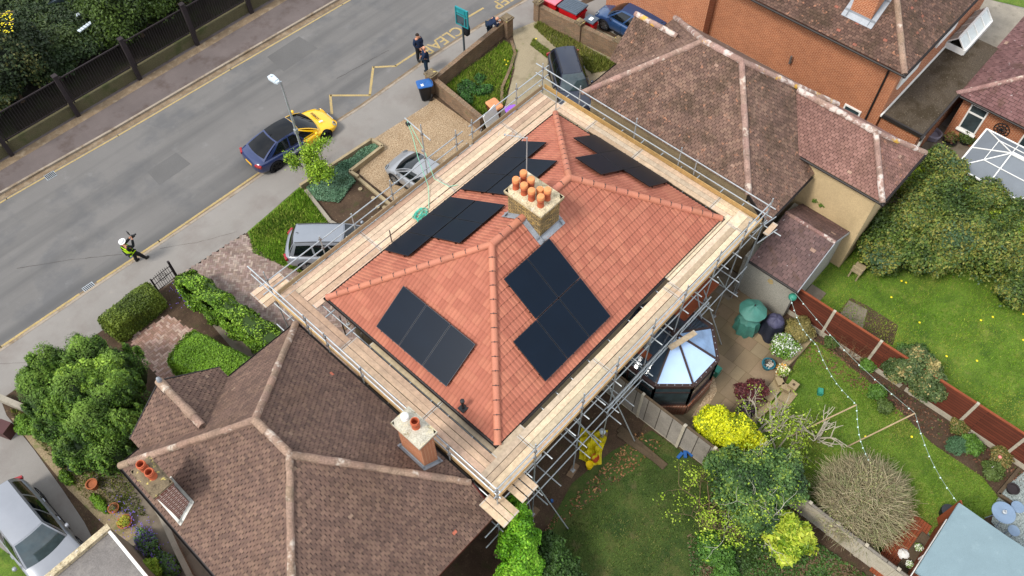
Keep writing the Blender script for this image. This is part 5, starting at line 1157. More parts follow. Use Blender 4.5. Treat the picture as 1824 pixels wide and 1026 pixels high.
q=W(1010,33,1.1); dumpster('large red waste container with a grey ribbed lid behind the brick wall',(29.5,22.85,0),R_(2),MT['p_red'],MT['p_slate'],(.95,1.2,1.15))
dumpster('large red waste container with a pink lid next to the grey lidded one',(29.5,24.2,0),R_(2),MT['p_red'],MT['p_pink'],(1.1,1.1,1.1),False)
t=dumpster('small red litter bin with a white notice on its lid beside the blue car',(29.5,21.55,0),R_(4),MT['p_red'],MT['p_slate'],(.5,.55,.95),False)
b=MB(); b.box((0,0,1.055),(.26,.2,.01)); b.build('notice',MT['plate_white'],t,local=True)
# drains
def drain(x,y,z,rz,lab):
    t=thing('drain_cover',lab,'drain',(x,y,z),rz); b=MB(); b.box((0,0,.004),(.5,.42,.01)); b.build('frame',MT['galvanised'],t,local=True); b=MB()
    for k in range(6): b.box((-.19+k*.076,0,.012),(.04,.36,.012),rz=.1)
    b.build('grate',MT['black_plastic'],t,local=True)
drain(2.12,27.12,-.096,R_(0),'slatted iron drain in the near gutter where the yellow line stops')
q=W(90,313,-.1); drain(q.x,q.y,-.096,R_(-4),'slatted iron drain in the far gutter below the railings')
# garden walls
def gwall(name,label,path,h,th,m='garden_brick',coping=True,piers=(),cat='wall',pier_h=.25,pw=.46):
    t=thing(name,label,cat,(path[0][0],path[0][1],0)); b=MB(); c=MB()
    for p,q in zip(path,path[1:]):
        b.beam((p[0],p[1],h/2),(q[0],q[1],h/2),th,h); 
        if coping:
            L=math.hypot(q[0]-p[0],q[1]-p[1]); n=max(1,int(L/.23)); d=Vector((q[0]-p[0],q[1]-p[1],0))/L
            for i in range(n):
                a=Vector((*p[:2],h+.03))+d*(L*i/n+.004); e=Vector((*p[:2],h+.03))+d*(L*(i+1)/n-.004); c.beam(a,e,th+.03,.07)
    b.build('masonry',MT[m],t)
    if coping: c.build('coping',MT['concrete' if m!='garden_brick' else 'garden_brick'],t)
    for x,y in piers:
        b=MB(); b.box((x,y,(h+pier_h)/2),(pw,pw,h+pier_h)); pr=b.build('pier',MT[m],t); b=MB(); b.box((x,y,h+pier_h+.04),(pw+.1,pw+.1,.08)); b.box((x,y,h+pier_h+.1),(pw-.05,pw-.05,.06)); b.build('cap',MT['mossy_cap'],pr)
    return t
gwall('brick_wall','brick garden wall with two piers round the weedy front bed',[(20.35,20.9),(20.75,24.6),(26.3,25.0)],.85,.22,piers=[(20.72,24.75),(26.45,24.85)])
gwall('brick_wall','tall mottled brick boundary wall in front of the red waste containers',[(28.5,24.5),(28.62,22.8),(28.75,21.7),(29.0,18.9)],1.0,.22,piers=[(28.52,24.45),(28.74,21.7),(28.98,19.3)],pier_h=.18,pw=.36)
gwall('stone_edging','low curved stone edging between the weedy bed and the shingle drive',[(22.3,21.4),(23.2,22.2),(24.6,22.9),(25.6,23.5),(26.2,24.3)],.12,.15,coping=False)
# sleeper edged beds by the gravel drive
def beam_ring(name,label,pts,h,th,m='sleeper',cat='edging'):
    b=MB()
    for p,q in zip(pts,pts[1:]): b.beam((p[0],p[1],h/2),(q[0],q[1],h/2),th,h)
    o=b.build(name,MT[m]); tag(o,label,cat); return o
mat('sleeper',H_('#948467'),.9,.2,2,.2,20,.4)
pl=[(11.9,24.6),(16.15,24.35),(16.2,23.6),(14.05,23.55),(14.1,23.0)]
beam_ring('sleeper_edging','pale timber sleeper edging around the green planted bed by the gravel drive',pl,.3,.14)
beam_ring('sleeper_edging','long timber sleeper running from the planted bed towards the silver hatchback',[(14.1,23.0),(14.0,20.2),(14.2,18.5)],.16,.14)
beam_ring('stone_edging','rough stone edging along the front lawn next to the bare bed',[(11.95,24.3),(11.5,22.0),(11.8,20.2),(12.4,18.9)],.16,.16,'concrete')
sheet('bed_soil',[Vector((p[0],p[1],0)) for p in [(12,24.5),(16.1,24.3),(16.1,23.6),(14,23.5),(14.0,18.4),(12.4,18.6),(11.5,21.8)]],.02,'soil')
b=MB()
q=W(650,412-100,.05)
for px,py in ((615,320),(642,338),(665,354),(685,371),(528+145,500-130)):
    q=W(px,py,.03); t=thing('cut_stump','freshly sawn pale tree stump in the bare front bed','stump',tuple(q),0,'sawn stumps in the bare bed'); b=MB(); b.lathe([(.11,-.03),(.10,.08)],(0,0,0),n=12); b.build('bark',MT['bark'],t,local=True); b=MB(); b.lathe([(.10,.08),(.001,.085)],(0,0,0),n=12); b.build('cut_face',MT['sleeper'],t,local=True)
# railings across the road
ft=thing('iron_fence','dark iron railings on a low mossy wall along the far pavement','fence',(12,36.85,0))
b=MB(); b.box((20,37.0,.3),(140,.3,.6)); b.build('low_wall',MT['mossy_wall'] if 'mossy_wall' in MT else mat('mossy_wall',H_('#57513a'),.95,.2,1,.3,20,.7,.02,spots=[(H_('#3c4222'),1,.5,.65,.8)]),ft)
mat('iron',H_('#2a2324'),.75,.15,4,.1,40,.3)
x=-.0; posts=[3.79+3.62*k for k in range(-2,12)]
for x in posts: 
    b=MB(); b.box((x,36.72,1.28),(.2,.2,2.56)); b.box((x,36.72,2.6),(.26,.26,.07)); b.build('post',MT['iron'],ft)
    b=MB(); b.box((x+.22,36.9,1.35),(.06,.06,1.9)); b.build('stay',MT['iron'],ft)
    r=MB(); 
    for z in (.75,2.2): r.box((x+1.81,36.92,z),(3.4,.05,.06))
    r.build('rail',MT['iron'],ft); r=MB()
    for k in range(25): r.box((x+.2+k*.136,36.92,1.45),(.02,.02,1.5))
    r.build('railing_bars',MT['iron'],ft)
# fence between the two rear gardens, concrete posts
def panel_fence(label,X,ys,h,mp,base_m,post_w=.11,gb=.3,dx=0):
    t=thing('garden_fence',label,'fence',(X,ys[0],0))
    for a,c in zip(ys,ys[1:]):
        b=MB(); b.box((X,(a+c)/2,gb/2),(.06,abs(c-a)-post_w,gb)); b.build('gravel_board',MT[base_m],t)
        b=MB(); b.box((X,(a+c)/2,(gb+h)/2),(.045,abs(c-a)-post_w,h-gb)); b.build('panel',MT[mp],t); b=MB(); b.box((X,(a+c)/2,h+.02),(.09,abs(c-a)-post_w,.04)); b.build('capping',MT['stain_wood' if mp=='fence_panel' else 'timber_dark'],t)
    for y in ys: b=MB(); b.box((X,y,(h+.06)/2),(post_w,post_w,h+.06)); b.build('post',MT[base_m],t)
    return t
panel_fence('russet board fence with concrete posts between the two right hand lawns',21.35,[4.25,2.42,.38,-1.62,-3.55,-5.45,-7.3,-9.2],1.8,'fence_panel','fence_concrete')
panel_fence('weathered grey plank fence beside the conservatory',13.32,[7.5,5.78,3.9],1.85,'grey_board','fence_concrete',gb=.05)
panel_fence('weathered grey plank fence running behind the golden shrub',13.4,[3.9,2.6,1.9],1.75,'grey_board','fence_concrete',gb=.05)
t=thing('garden_fence','stained concrete panel fence beside the mop headed bush','fence',(14.1,-3,0))
for a,c in zip([0.4,-1.0,-2.1,-3.2,-4.4,-6],[-1.0,-2.1,-3.2,-4.4,-6,-8]): 
    b=MB(); b.box((14.25,(a+c)/2,.55),(.07,abs(c-a)-.1,1.1)); b.build('panel',MT['fence_concrete'],t); b=MB(); b.box((14.25,(a+c)/2,1.12),(.12,abs(c-a),.05)); b.build('capping',MT['grey_board'],t); b=MB(); b.box((14.25,a,.6),(.12,.12,1.2)); b.build('post',MT['fence_concrete'],t)
# garden gate
gt=thing('garden_gate','black wrought iron garden gate standing open to the pavement','gate',tuple(W(300,520)))
g0=W(283,492,.95); g1=W(312,474,.95); g0=Vector((4.05,24.6,0)); g1=Vector((4.95,24.65,0)); b=MB()
dv=(g1-g0)
for f in [i/9 for i in range(10)]: p=g0+dv*f; b.tube([(p.x,p.y,.1),(p.x,p.y,.95+.12*math.sin(math.pi*f))],.012,5)
for z in (.12,.55,.9): b.tube([(g0.x,g0.y,z),(g1.x,g1.y,z)],.016,5)
for k in range(2): c=g0+dv*.5; b.tube([(c.x+.13*math.cos(a)*(1+k*.5),c.y,.62+.1*math.sin(a)*(1+k)) for a in [i*math.pi/8 for i in range(17)]],.011,5)
b.build('leaf',MT['iron'],gt); b=MB(); b.box((g1.x+.06,g1.y,.6),(.09,.09,1.2)); b.build('post',MT['iron'],gt); b=MB(); b.box((g0.x-.04,g0.y,.5),(.05,.05,1.0)); b.build('post',MT['iron'],gt)
gwall('garden_kerb','mossy stone kerb along the left drive below the conifers',[(-3.15,24.85),(-2.2,22.3),(-1.3,20.0)],.35,.22,m='concrete',coping=False)
gwall('garden_kerb','low crumbling concrete kerb beside the potted plants and the garage',[(-1.35,17.7),(-1.55,16.0),(-1.9,14.5),(-2.1,13.5),(-2.2,11)],.3,.2,m='concrete',coping=False)
# garage lower left
gr_=thing('garage','flat roofed garage with grey felt and a stone parapet at the lower left','garage',tuple(W(170,1000,0)))
A=W(192,938,2.2); B=W(92,1030,2.2); print('garage',A,B)
gx1_=A.x; gy1_=A.y; gx0_=gx1_-3.0
b=MB(); b.prism([(gx0_,gy1_-6),(gx1_,gy1_-6),(gx1_,gy1_),(gx0_,gy1_)],0,2.15); b.build('wall',MT['concrete'],gr_)
b=MB(); b.prism([(gx0_+.1,gy1_-6),(gx1_-.12,gy1_-6),(gx1_-.12,gy1_-.2),(gx0_+.1,gy1_-.2)],2.15,2.2); b.build('roof',MT['garage_felt'],gr_)
b=MB(); b.box(((gx0_+gx1_)/2,gy1_-.1,2.28),(3.1,.22,.2)); b.build('parapet',MT['mortar'],gr_); b=MB(); b.box((gx1_-.05,gy1_-3.1,2.22),(.1,5.9,.14)); b.build('edge_trim',MT['white_upvc'],gr_)
# ================================================================ vegetation
def leafmesh(name,C,Nn,size,cols,asp=.6,jit=.5,bend=True):
    n=len(C); Nn=Nn/np.linalg.norm(Nn,axis=1,keepdims=True)
    r=rng.normal(size=(n,3)); Nn=Nn+r*jit; Nn/=np.linalg.norm(Nn,axis=1,keepdims=True)
    t=rng.normal(size=(n,3)); t-=Nn*(t*Nn).sum(1,keepdims=True); t/=np.linalg.norm(t,axis=1,keepdims=True); b=np.cross(Nn,t)
    s=size*(.65+.7*rng.random((n,1))); dn=Nn*s*.18
    V=np.stack([C-t*s,C+b*s*asp-dn,C+t*s,C-b*s*asp-dn],1)
    return quads_mesh(name,V,4,cols)
def pal(n,cols,P=None,clump=1.2,j=.2):
    cols=np.array(cols); k=len(cols)
    if P is not None: u=(np.sin(P[:,0]*clump*2.1+1.3)+np.sin(P[:,1]*clump*2.7+.4)+np.sin(P[:,2]*clump*3.1+P[:,0]*clump)+np.sin((P[:,0]+P[:,1])*clump*1.3))/8+.5
    else: u=rng.random(n)
    u=np.clip(u+rng.normal(size=n)*j,0,.9999); i=(u*k).astype(int); c=cols[i]
    return c*(1+rng.normal(size=(n,1))*.14).clip(.6,1.5)
def sample(blobs,n,shell=.55,rough=.25,zmin=.02):
    "blobs (x,y,z,rx,ry,rz): points through the outer part of each"
    B=np.array(blobs,float); wgt=(B[:,3]*B[:,4]+B[:,4]*B[:,5]+B[:,3]*B[:,5]); wgt/=wgt.sum(); i=rng.choice(len(B),n,p=wgt)
    d=rng.normal(size=(n,3)); d/=np.linalg.norm(d,axis=1,keepdims=True); d[:,2]=np.where(d[:,2]<-.3,-d[:,2],d[:,2])
    lump=1+rough*(np.sin(d[:,0]*5+i)+np.sin(d[:,1]*6+i*2)+np.sin(d[:,2]*7+i*3))/3
    r=(shell+(1-shell)*rng.random(n)**.6)*lump; r*=1+.05*rng.normal(size=n)
    P=B[i,:3]+d*r[:,None]*B[i,3:6]; Nn=d/B[i,3:6]; Nn/=np.linalg.norm(Nn,axis=1,keepdims=True); ok=P[:,2]>zmin; return P[ok],Nn[ok]+np.array([0,0,.35])
def sub_blobs(blobs,k,fr=.34):
    out=[]
    for x,y,z,rx,ry,rz in blobs:
        for _ in range(k):
            d=rng.normal(size=3); d/=np.linalg.norm(d); d[2]=abs(d[2])*1.0 if rng.random()<.75 else d[2]; s=fr*(.7+.6*rng.random())
            out.append((x+d[0]*rx*.8,y+d[1]*ry*.8,z+d[2]*rz*.8,rx*s,ry*s,rz*s))
    return out
def branches(root,n,h,spread,r0,depth=3,seed=1,up=.6,col=(1,1,1),crook=.3,lean=(0,0)):
    R=random.Random(seed); b=MB(col); tips=[]
    def grow(p,d,L,r,k):
        pts=[p]; q=Vector(p); dd=Vector(d)
        for i in range(4):
            dd=(dd+Vector((R.uniform(-crook,crook),R.uniform(-crook,crook),R.uniform(-crook*.4,crook*.6)))*.5).normalized(); q=q+dd*L/4; pts.append(Vector(q))
        b.tube(pts,[r*(1-.11*i) for i in range(5)],5 if r>.015 else 4,caps=False)
        if k==0: tips.append(q); return
        for _ in range(R.choice((2,3))):
            a=R.uniform(0,2*math.pi); nd=(dd+Vector((math.cos(a),math.sin(a),R.uniform(-.1,up)))*spread).normalized(); grow(pts[R.choice((2,3,4))],nd,L*R.uniform(.6,.8),r*.6,k-1)
    for i in range(n):
        a=2*math.pi*i/n+R.uniform(-.4,.4); grow(Vector(root),Vector((math.cos(a)*spread+lean[0],math.sin(a)*spread+lean[1],1)).normalized(),h*R.uniform(.4,.5),r0,depth)
    return b,tips
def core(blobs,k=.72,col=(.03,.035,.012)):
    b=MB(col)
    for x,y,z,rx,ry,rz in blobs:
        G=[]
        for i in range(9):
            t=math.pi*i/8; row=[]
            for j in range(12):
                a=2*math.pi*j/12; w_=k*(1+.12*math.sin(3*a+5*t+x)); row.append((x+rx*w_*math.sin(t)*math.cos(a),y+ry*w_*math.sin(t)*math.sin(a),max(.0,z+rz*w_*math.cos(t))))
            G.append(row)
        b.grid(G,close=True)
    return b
def bush(name,label,cat,blobs,n,size,cols,stem=None,grp=None,sub=8,fr=.36,shell=.6,jit=.5,asp=.6,clump=1.2,trunk=True,corek=.7,corecol=None,root=None,extra=None,rough=.25,tj=.2,tip=0):
    x=sum(b[0] for b in blobs)/len(blobs); y=sum(b[1] for b in blobs)/len(blobs)
    if root: x,y=root
    t=thing(name,label,cat,(x,y,0),0,grp)
    bb=list(blobs)+sub_blobs(blobs,sub,fr) if sub else list(blobs)
    P,Nn=sample(bb,n,shell,rough); cc_=pal(len(P),cols,P,clump,tj)
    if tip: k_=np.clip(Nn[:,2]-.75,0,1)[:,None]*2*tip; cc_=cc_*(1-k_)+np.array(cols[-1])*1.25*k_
    me=leafmesh('crown',P,Nn,size,cc_,asp,jit)
    finish(me,'crown',MT['leaf'],t)
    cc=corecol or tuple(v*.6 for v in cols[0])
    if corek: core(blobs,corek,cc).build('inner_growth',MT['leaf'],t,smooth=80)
    if trunk:
        b=MB((.6,.55,.5)); h=max(.2,blobs[0][2]); b.tube([(x,y,0),(x+.03,y,h*.5),(x,y+.02,h)],[.07+.03*h,.06+.02*h,.05],8); b.build('trunk',MT['bark'],t,smooth=60)
    return t
def G_(*h): return [H_(c) for c in h]
CON=G_('#2f3f16','#3d4f1c','#4a5c24','#566626','#2c3a18'); LIME=G_('#5d7a1c','#74922a','#8aa63a','#4f6b1a')
# clipped hedges
def hedge(label,p,q,wd,h,cols,n,size=.045,name='hedge',top=.0,wob=.12,cat='hedge'):
    p=Vector((*p[:2],0)); q=Vector((*q[:2],0)); d=q-p; L=d.length; d.normalize(); nn=Vector((-d.y,d.x,0)); t=thing(name,label,cat,tuple((p+q)/2))
    ar=np.array([L*wd,L*h,L*h,wd*h,wd*h]); f=rng.choice(5,n,p=ar/ar.sum()); u=rng.random(n)*L; v=(rng.random(n)-.5)*wd; z=rng.random(n)*h; N0=np.zeros((n,3)); dn,nv=np.array(d),np.array(nn)
    N0[f==0]=(0,0,1); z[f==0]=h; v[f==1]=wd/2; N0[f==1]=nv; v[f==2]=-wd/2; N0[f==2]=-nv; u[f==3]=0; N0[f==3]=-dn; u[f==4]=L; N0[f==4]=dn
    rad=.28*wd; # round the shoulders
    k=np.maximum(0,(np.abs(v)-(wd/2-rad))/rad)*np.maximum(0,(z-(h-rad))/rad); z=z-k*rad*.45; v=v*(1-.12*k)
    ku=np.maximum(0,(np.abs(u-L/2)-(L/2-rad))/rad); z=z-np.where(f==0,ku**2*rad*.5,0)
    P=np.array(p)+np.outer(u,dn)+np.outer(v,nv); P[:,2]=z+.0
    w_=wob*(np.sin(P[:,0]*4+1)+np.sin(P[:,1]*5)+np.sin(P[:,2]*6+P[:,0]*3))/3; P+=N0*(w_+rng.normal(size=n)*.045)[:,None]-N0*.02
    finish(leafmesh('crown',P,N0+np.array([0,0,.3]),size,pal(n,cols,P,1.6,.2),.55,.55),'crown',MT['leaf'],t)
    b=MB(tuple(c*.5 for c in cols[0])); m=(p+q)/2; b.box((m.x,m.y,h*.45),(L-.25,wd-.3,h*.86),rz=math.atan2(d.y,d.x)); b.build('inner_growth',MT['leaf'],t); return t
hedge('clipped privet hedge along the pavement beside the garden gate',(1.5,24.05),(3.85,24.15),1.05,1.15,G_('#3c4a15','#4c5c1a','#5d6c22','#6c7b28'),30000,.04)
HB=G_('#4f7014','#5c8018','#6a8e20','#557518')
hedge('bright green clipped block hedge in front of the brown bay roof',(3.95,17.3),(3.0,20.9),1.7,1.35,HB,52000,.035,wob=.05)
t=hedge('loose leafy hedge running between the side path and the paved driveway',(5.1,23.7),(5.75,17.6),.95,1.2,G_('#39520f','#4a6a16','#638722','#7d9c30','#2f4612'),34000,.06,wob=.28)
# conifers left of the brown house
cb=[]
for px,py,z,r,h in ((105,665,1.5,.85,1.5),(165,650,1.6,.9,1.6),(225,665,1.6,.8,1.5),(95,715,1.6,.85,1.6),(155,710,1.9,1.0,1.8),(215,715,1.8,.9,1.7),(120,760,1.5,.85,1.6),(180,770,1.7,.95,1.7),(230,765,1.5,.75,1.5),(75,690,1.2,.55,1.1),(150,805,1.3,.8,1.3),(205,808,1.3,.75,1.2)):
    q=W(px,py,z); cb.append((q.x,q.y,z,r,r,h))
PL=[]
for x,y,z,rx,ry,rz in cb:
    for _ in range(22):
        a=random.random()*6.28; k=math.sqrt(random.random())*1.05; PL.append((x+rx*k*math.cos(a),y+ry*k*math.sin(a),z+rz*.72*(1-.6*k*k),.15,.15,.52))
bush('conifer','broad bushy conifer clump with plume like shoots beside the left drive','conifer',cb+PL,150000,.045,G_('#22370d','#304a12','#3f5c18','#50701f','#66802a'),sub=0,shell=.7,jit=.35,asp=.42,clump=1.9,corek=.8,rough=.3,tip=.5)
lb=[]
for px,py in ((150,655),(190,650),(165,680),(120,668),(205,675)): q=W(px,py,3.0); lb.append((q.x,q.y,2.75,.45,.45,.5))
bush('shrub','glossy light green shrub growing through the top of the conifer clump','shrub',lb,12000,.06,LIME,sub=8,fr=.4,trunk=True,clump=1.5)
bush('shrub','small dark conifer sprig at the pavement edge left of the clump','shrub',[(W(72,665,.8).x,W(72,665,.8).y,.7,.45,.4,.7)],7000,.045,CON,sub=10)
# tree by the lamp
b,tips=branches((12.62,24.15,0),3,2.1,.34,.03,3,5,up=.6,col=(.9,.85,.7)); t=thing('young_tree','young bright green tree growing by the base of the street lamp','tree',(12.62,24.15,0)); b.build('trunk',MT['bark'],t)
T=np.array([tuple(p) for p in tips]); P=np.repeat(T,130,0)+rng.normal(size=(len(T)*130,3))*np.array([.12,.12,.16]); P=P[P[:,2]>.3]; finish(leafmesh('crown',P,rng.normal(size=P.shape)+[0,0,1],.045,pal(len(P),G_('#5f7f14','#79991f','#93ae32','#4c6a14'),P,2),.55,.5),'crown',MT['leaf'],t)
print('tree tips',len(tips))
# ivy and shrub behind the brown house
bush('ivy','bright green ivy spilling over the corner below the scaffold','ivy',[(6.2,5.6,1.7,.75,.6,1.6),(5.7,5.0,1.6,.7,.6,1.4),(5.1,4.9,1.4,.7,.5,1.2),(4.3,4.95,1.3,.8,.45,1.5),(3.5,4.85,1.1,.7,.45,1.4),(6.6,6.1,1.9,.4,.5,1.7)],70000,.05,G_('#3d6a08','#4f8210','#66981c','#7ea92c'),sub=12,clump=2)
bush('shrub','dark green shrub under the ivy at the bottom edge','shrub',[(6.6,4.6,.9,.8,.8,.9),(6.2,3.8,.8,.9,.7,.8)],26000,.05,G_('#24380f','#30481a','#3c5820'),sub=12)
# rear garden shrubs
bush('golden_shrub','vivid yellow golden shrub behind the grey plank fence','shrub',[(14.45,3.15,1.1,.75,.75,.85),(14.75,2.45,1.0,.65,.7,.75),(14.4,2.35,1.2,.5,.5,.6),(15.0,1.75,.8,.4,.4,.45)],38000,.05,G_('#8f9a08','#b0b40a','#c8c81c','#6c7c10'),sub=14,fr=.32,clump=2,shell=.7)
bush('laurel','spotted laurel bush with large yellow green leaves against the low fence','shrub',[(12.8,-.75,1.0,.65,.7,.75),(12.95,-1.35,.9,.55,.6,.7),(12.4,-1.2,.8,.5,.55,.6)],6000,.12,G_('#4f6a10','#73881a','#93a02c','#a8ae3c'),sub=8,clump=3,asp=.42,shell=.65,corecol=H_('#2f4410'))
vb=[(13.1,1.0,1.5,1.2,1.2,1.2),(13.9,.4,1.7,1.0,1.1,1.1),(12.6,.3,1.2,.9,.9,1.0),(13.3,1.9,1.2,.8,.8,.8)]
bush('bushy_tree','large dark green bush with pale arching twigs over the middle fence','tree',vb,70000,.055,G_('#22361a','#2f4820','#3c5827','#4f6a34','#6c8030'),sub=18,fr=.3,shell=.6,clump=2,corek=.6)
mat('twig',rough=.9,var=.15,scale=3,fine=0,bump=0,vc=True)
def wisps(label,root,n,h,spread,r0,seed,cols,nl,ls,col=(1.2,1.1,1.0),depth=3,up=.2,name='bare_tree',crook=.5,cat='tree',spr=.12,lean=(0,0),bm='bark'):
    b,tips=branches(root,n,h,spread,r0,depth,seed,up=up,col=col,crook=crook,lean=lean); t=thing(name,label,cat,root); b.build('branches',MT[bm],t,smooth=60)
    if nl:
        T=np.array([tuple(p) for p in tips]); P=np.repeat(T,nl,0)+rng.normal(size=(len(T)*nl,3))*spr; finish(leafmesh('leaves',P,rng.normal(size=P.shape)+[0,0,1],ls,pal(len(P),cols,P,2),.6,.6),'leaves',MT['leaf'],t)
    return t
YG=G_('#6a8418','#839a26','#9aae3a')
wisps('straggly shrub with lime green tips and arching bare stems left of the bush',(12.0,1.5,0),8,2.5,.95,.025,11,YG,15,.04,spr=.11)
wisps('pale arching leafless shrub sprawling over the dark green bush',(12.7,.6,0),7,3.6,.8,.028,12,YG,7,.04,col=H_('#a8a394'),crook=.9,bm='twig')
wisps('pruned pale apple tree with knobbly limbs behind the golden shrub',(15.75,2.0,0),6,2.2,.8,.05,21,YG,5,.04,col=H_('#9c9482'),crook=.6,spr=.08,lean=(.3,-.2),bm='twig')
wisps('second pruned apple tree with lichened limbs and green shoots on the lawn',(15.7,1.0,0),5,1.9,.8,.035,23,YG,9,.045,col=H_('#8f8775'),crook=.6,bm='twig')
wisps('small bare pruned tree standing alone on the right lawn',(17.2,.1,0),6,1.7,.85,.045,33,YG,0,.04,col=H_('#a59d8a'),depth=2,crook=.5,bm='twig')
# yellow tape round its trunk
# mop headed twiggy bush
t=thing('twiggy_bush','rounded leafless fawn coloured bush with a dense dome of twigs on the lawn','shrub',(15.75,-2.35,0))
b=MB((1.35,1.2,.95)); cx,cy=15.75,-2.35; TW=G_('#8c8064','#9c9072','#7c7357','#a69b7c','#7f835a')
for i in range(1100):
    d=rng.normal(size=3); d/=np.linalg.norm(d); d[2]=abs(d[2]); r1=.86+.14*rng.random()
    e=Vector((cx+d[0]*1.7*r1,cy+d[1]*1.6*r1,.55+d[2]*1.5*r1)); s=Vector((cx+d[0]*.8,cy+d[1]*.8,.5+d[2]*.8)); m=(s+e)/2+Vector(rng.normal(size=3)*.2)
    b.tube([s,m,e],[.016,.011,.007],3,col=noisy(random.choice(TW),.2),caps=False)
    for _ in range(5):
        s2=m.lerp(e,.3+.7*float(rng.random())); e2=s2+Vector(d*.16)+Vector(rng.normal(size=3)*.2); b.tube([s2,e2],[.009,.006],3,col=noisy(random.choice(TW),.2),caps=False)
b.build('twigs',MT['twig'],t); b=MB((.9,.8,.7)); b.tube([(cx,cy,0),(cx,cy,.7)],[.12,.09],8)
for k in range(7): a=k*.9; b.tube([(cx,cy,.5),(cx+.5*math.cos(a),cy+.5*math.sin(a),.95),(cx+1.0*math.cos(a),cy+1.0*math.sin(a),1.35)],[.06,.04,.02],6)
b.build('trunk',MT['bark'],t)
P,Nn=sample([(cx,cy,.55,1.5,1.45,1.35)],9000,.6); finish(leafmesh('crown',P,Nn,.035,pal(len(P),G_('#7f8450','#989a66','#8f8260')),.6,.8),'crown',MT['leaf'],t)
# the large hedge of the neighbour
def at(px,py,z): return W(px,py,z)
nb=[]
for px,py,z,r,h in ((1600,420,1.6,1.5,1.8),(1650,380,1.8,1.5,2.0),(1640,440,1.6,1.5,1.8),(1700,430,1.7,1.5,1.9),(1720,380,1.7,1.5,1.9),(1760,440,1.5,1.4,1.7),(1790,420,1.5,1.4,1.8),(1830,470,1.4,1.5,1.7),(1570,450,1.2,1.1,1.4),(1660,330,1.9,1.2,2.1),(1810,520,1.0,.9,1.0),(1870,480,1.5,1.5,1.8)):
    q=W(px,py,z*.8); nb.append((q.x,q.y,z*.8,r,r*.95,h*.9))
bush('overgrown_hedge','tall overgrown mixed green hedge between the lawn and the next garden','hedge',nb,200000,.06,G_('#27390f','#384c1a','#4a5c22','#606a29','#727030','#384e2e'),sub=22,fr=.30,shell=.66,jit=.5,clump=1.1,corek=.75,rough=.35)
hb=[]
for px,py in ((1615,305),(1640,320),(1670,310),(1690,340),(1730,365),(1770,385),(1810,410),(1850,440)):
    q=W(px,py,1.9); hb.append((q.x,q.y,1.5,1.0,.85,1.0))
bush('clipped_hedge','bright yellow green hedge top beside the grey gazebo','hedge',hb,60000,.05,G_('#55700f','#6a8414','#80961e','#93a428'),sub=12,fr=.34,shell=.7,clump=1.5)
bush('shrub','rounded olive shrub leaning on the russet fence between the lawns','shrub',[(21.55,-1.2,1.3,.75,.8,.8),(21.3,-1.9,1.1,.6,.6,.7),(21.2,-.7,.9,.5,.5,.6)],26000,.055,G_('#2f3f1a','#42522a','#566236','#8a7c4c'),sub=12,clump=2.5)
bush('shrub','dusty green bush on the lawn side of the russet fence','shrub',[(22.6,-1.0,.3,.7,.8,.5)],9000,.05,G_('#3a5420','#4a6630'),sub=8,trunk=False)
bush('shrub','straw coloured spiky shrub between the patio and the russet fence','shrub',[(20.55,3.15,.5,.55,.55,.5)],9000,.07,G_('#6c6436','#8a7d48','#5a5a2c'),sub=8,asp=.2,trunk=True)
wisps('tangled bare climber against the russet fence',(21.1,1.0,0),8,1.5,.9,.015,41,YG,0,.03,col=(1.1,.8,.6),depth=3,name='climber',cat='climber',crook=.9)
bush('shrub','purple leaved maple shrub at the edge of the patio steps','shrub',[(17.0,2.95,.6,.5,.45,.4),(16.7,3.3,.5,.35,.35,.3)],5200,.045,G_('#4a1f22','#5c2a28','#3d181c'),sub=8,corek=.4)
bush('shrub','dark heather like shrub in front of the golden shrub','shrub',[(16.15,2.75,.35,.32,.3,.35)],3600,.04,G_('#3a2630','#2f2a2a','#4a3440'),sub=6,trunk=False)
bush('shrub','low green shrub growing against the extension wall below the wing','shrub',[(25.3,5.4,2.75,.45,.3,.25),(25.1,5.8,2.8,.3,.2,.2)],2500,.04,G_('#3c5414','#4e6a1c'),sub=4,trunk=False)
bush('shrub','bright green bush behind the tiled wing by the flat roof','shrub',[(30.3,5.3,1.4,.7,.5,1.0),(30.6,4.6,1.2,.6,.5,.8)],14000,.05,G_('#48650f','#5e7d18','#76942a'),sub=10)
for i,(px,py,r,c,lab) in enumerate(((1480,610,.3,0,'small green plant in the border near the patio'),(1545,650,.35,1,'leafy clump in the border below the russet fence'),(1560,700,.35,1,'grey green clump halfway along the border'),(1575,725,.3,0,'straggling plant beside the post of the russet fence'),(1706,762,.35,2,'rose bush with fawn buds at the foot of the russet fence'),(1700,795,.35,3,'iris leaves in the far border'),(1730,795,.4,1,'bright green mound in the far border'),(1780,815,.4,2,'rose bush with a pink bloom near the pebbles'),(1765,840,.4,0,'dark green ground plant beside the pink rose'),(1575,650,.3,3,'blue green tuft in the border near the round shrub'))):
    q=W(px,py,.15); C=[G_('#3a4c1c','#4c5c28'),G_('#3c5a1c','#4f7026'),G_('#5a5c2c','#7a6a3c','#48541f'),G_('#4a6a4a','#3c5a3a')][c]
    bush('border_plant',lab,'plant',[(q.x,q.y,r*.6,r,r,r*.8)],1700,.05 if c!=3 else .09,C,sub=5,trunk=False,corek=0,asp=.5 if c!=3 else .15,grp='plants in the long border')
b=MB(H_('#d88078')); q=W(1781,814,.75); b.lathe([(.001,-.03),(.06,-.02),(.07,.02),(.03,.05),(.001,.04)],tuple(q),n=8); o=b.build('rose_bloom',MT['leaf'],smooth=70); tag(o,'single pink rose bloom in the far border','flower')
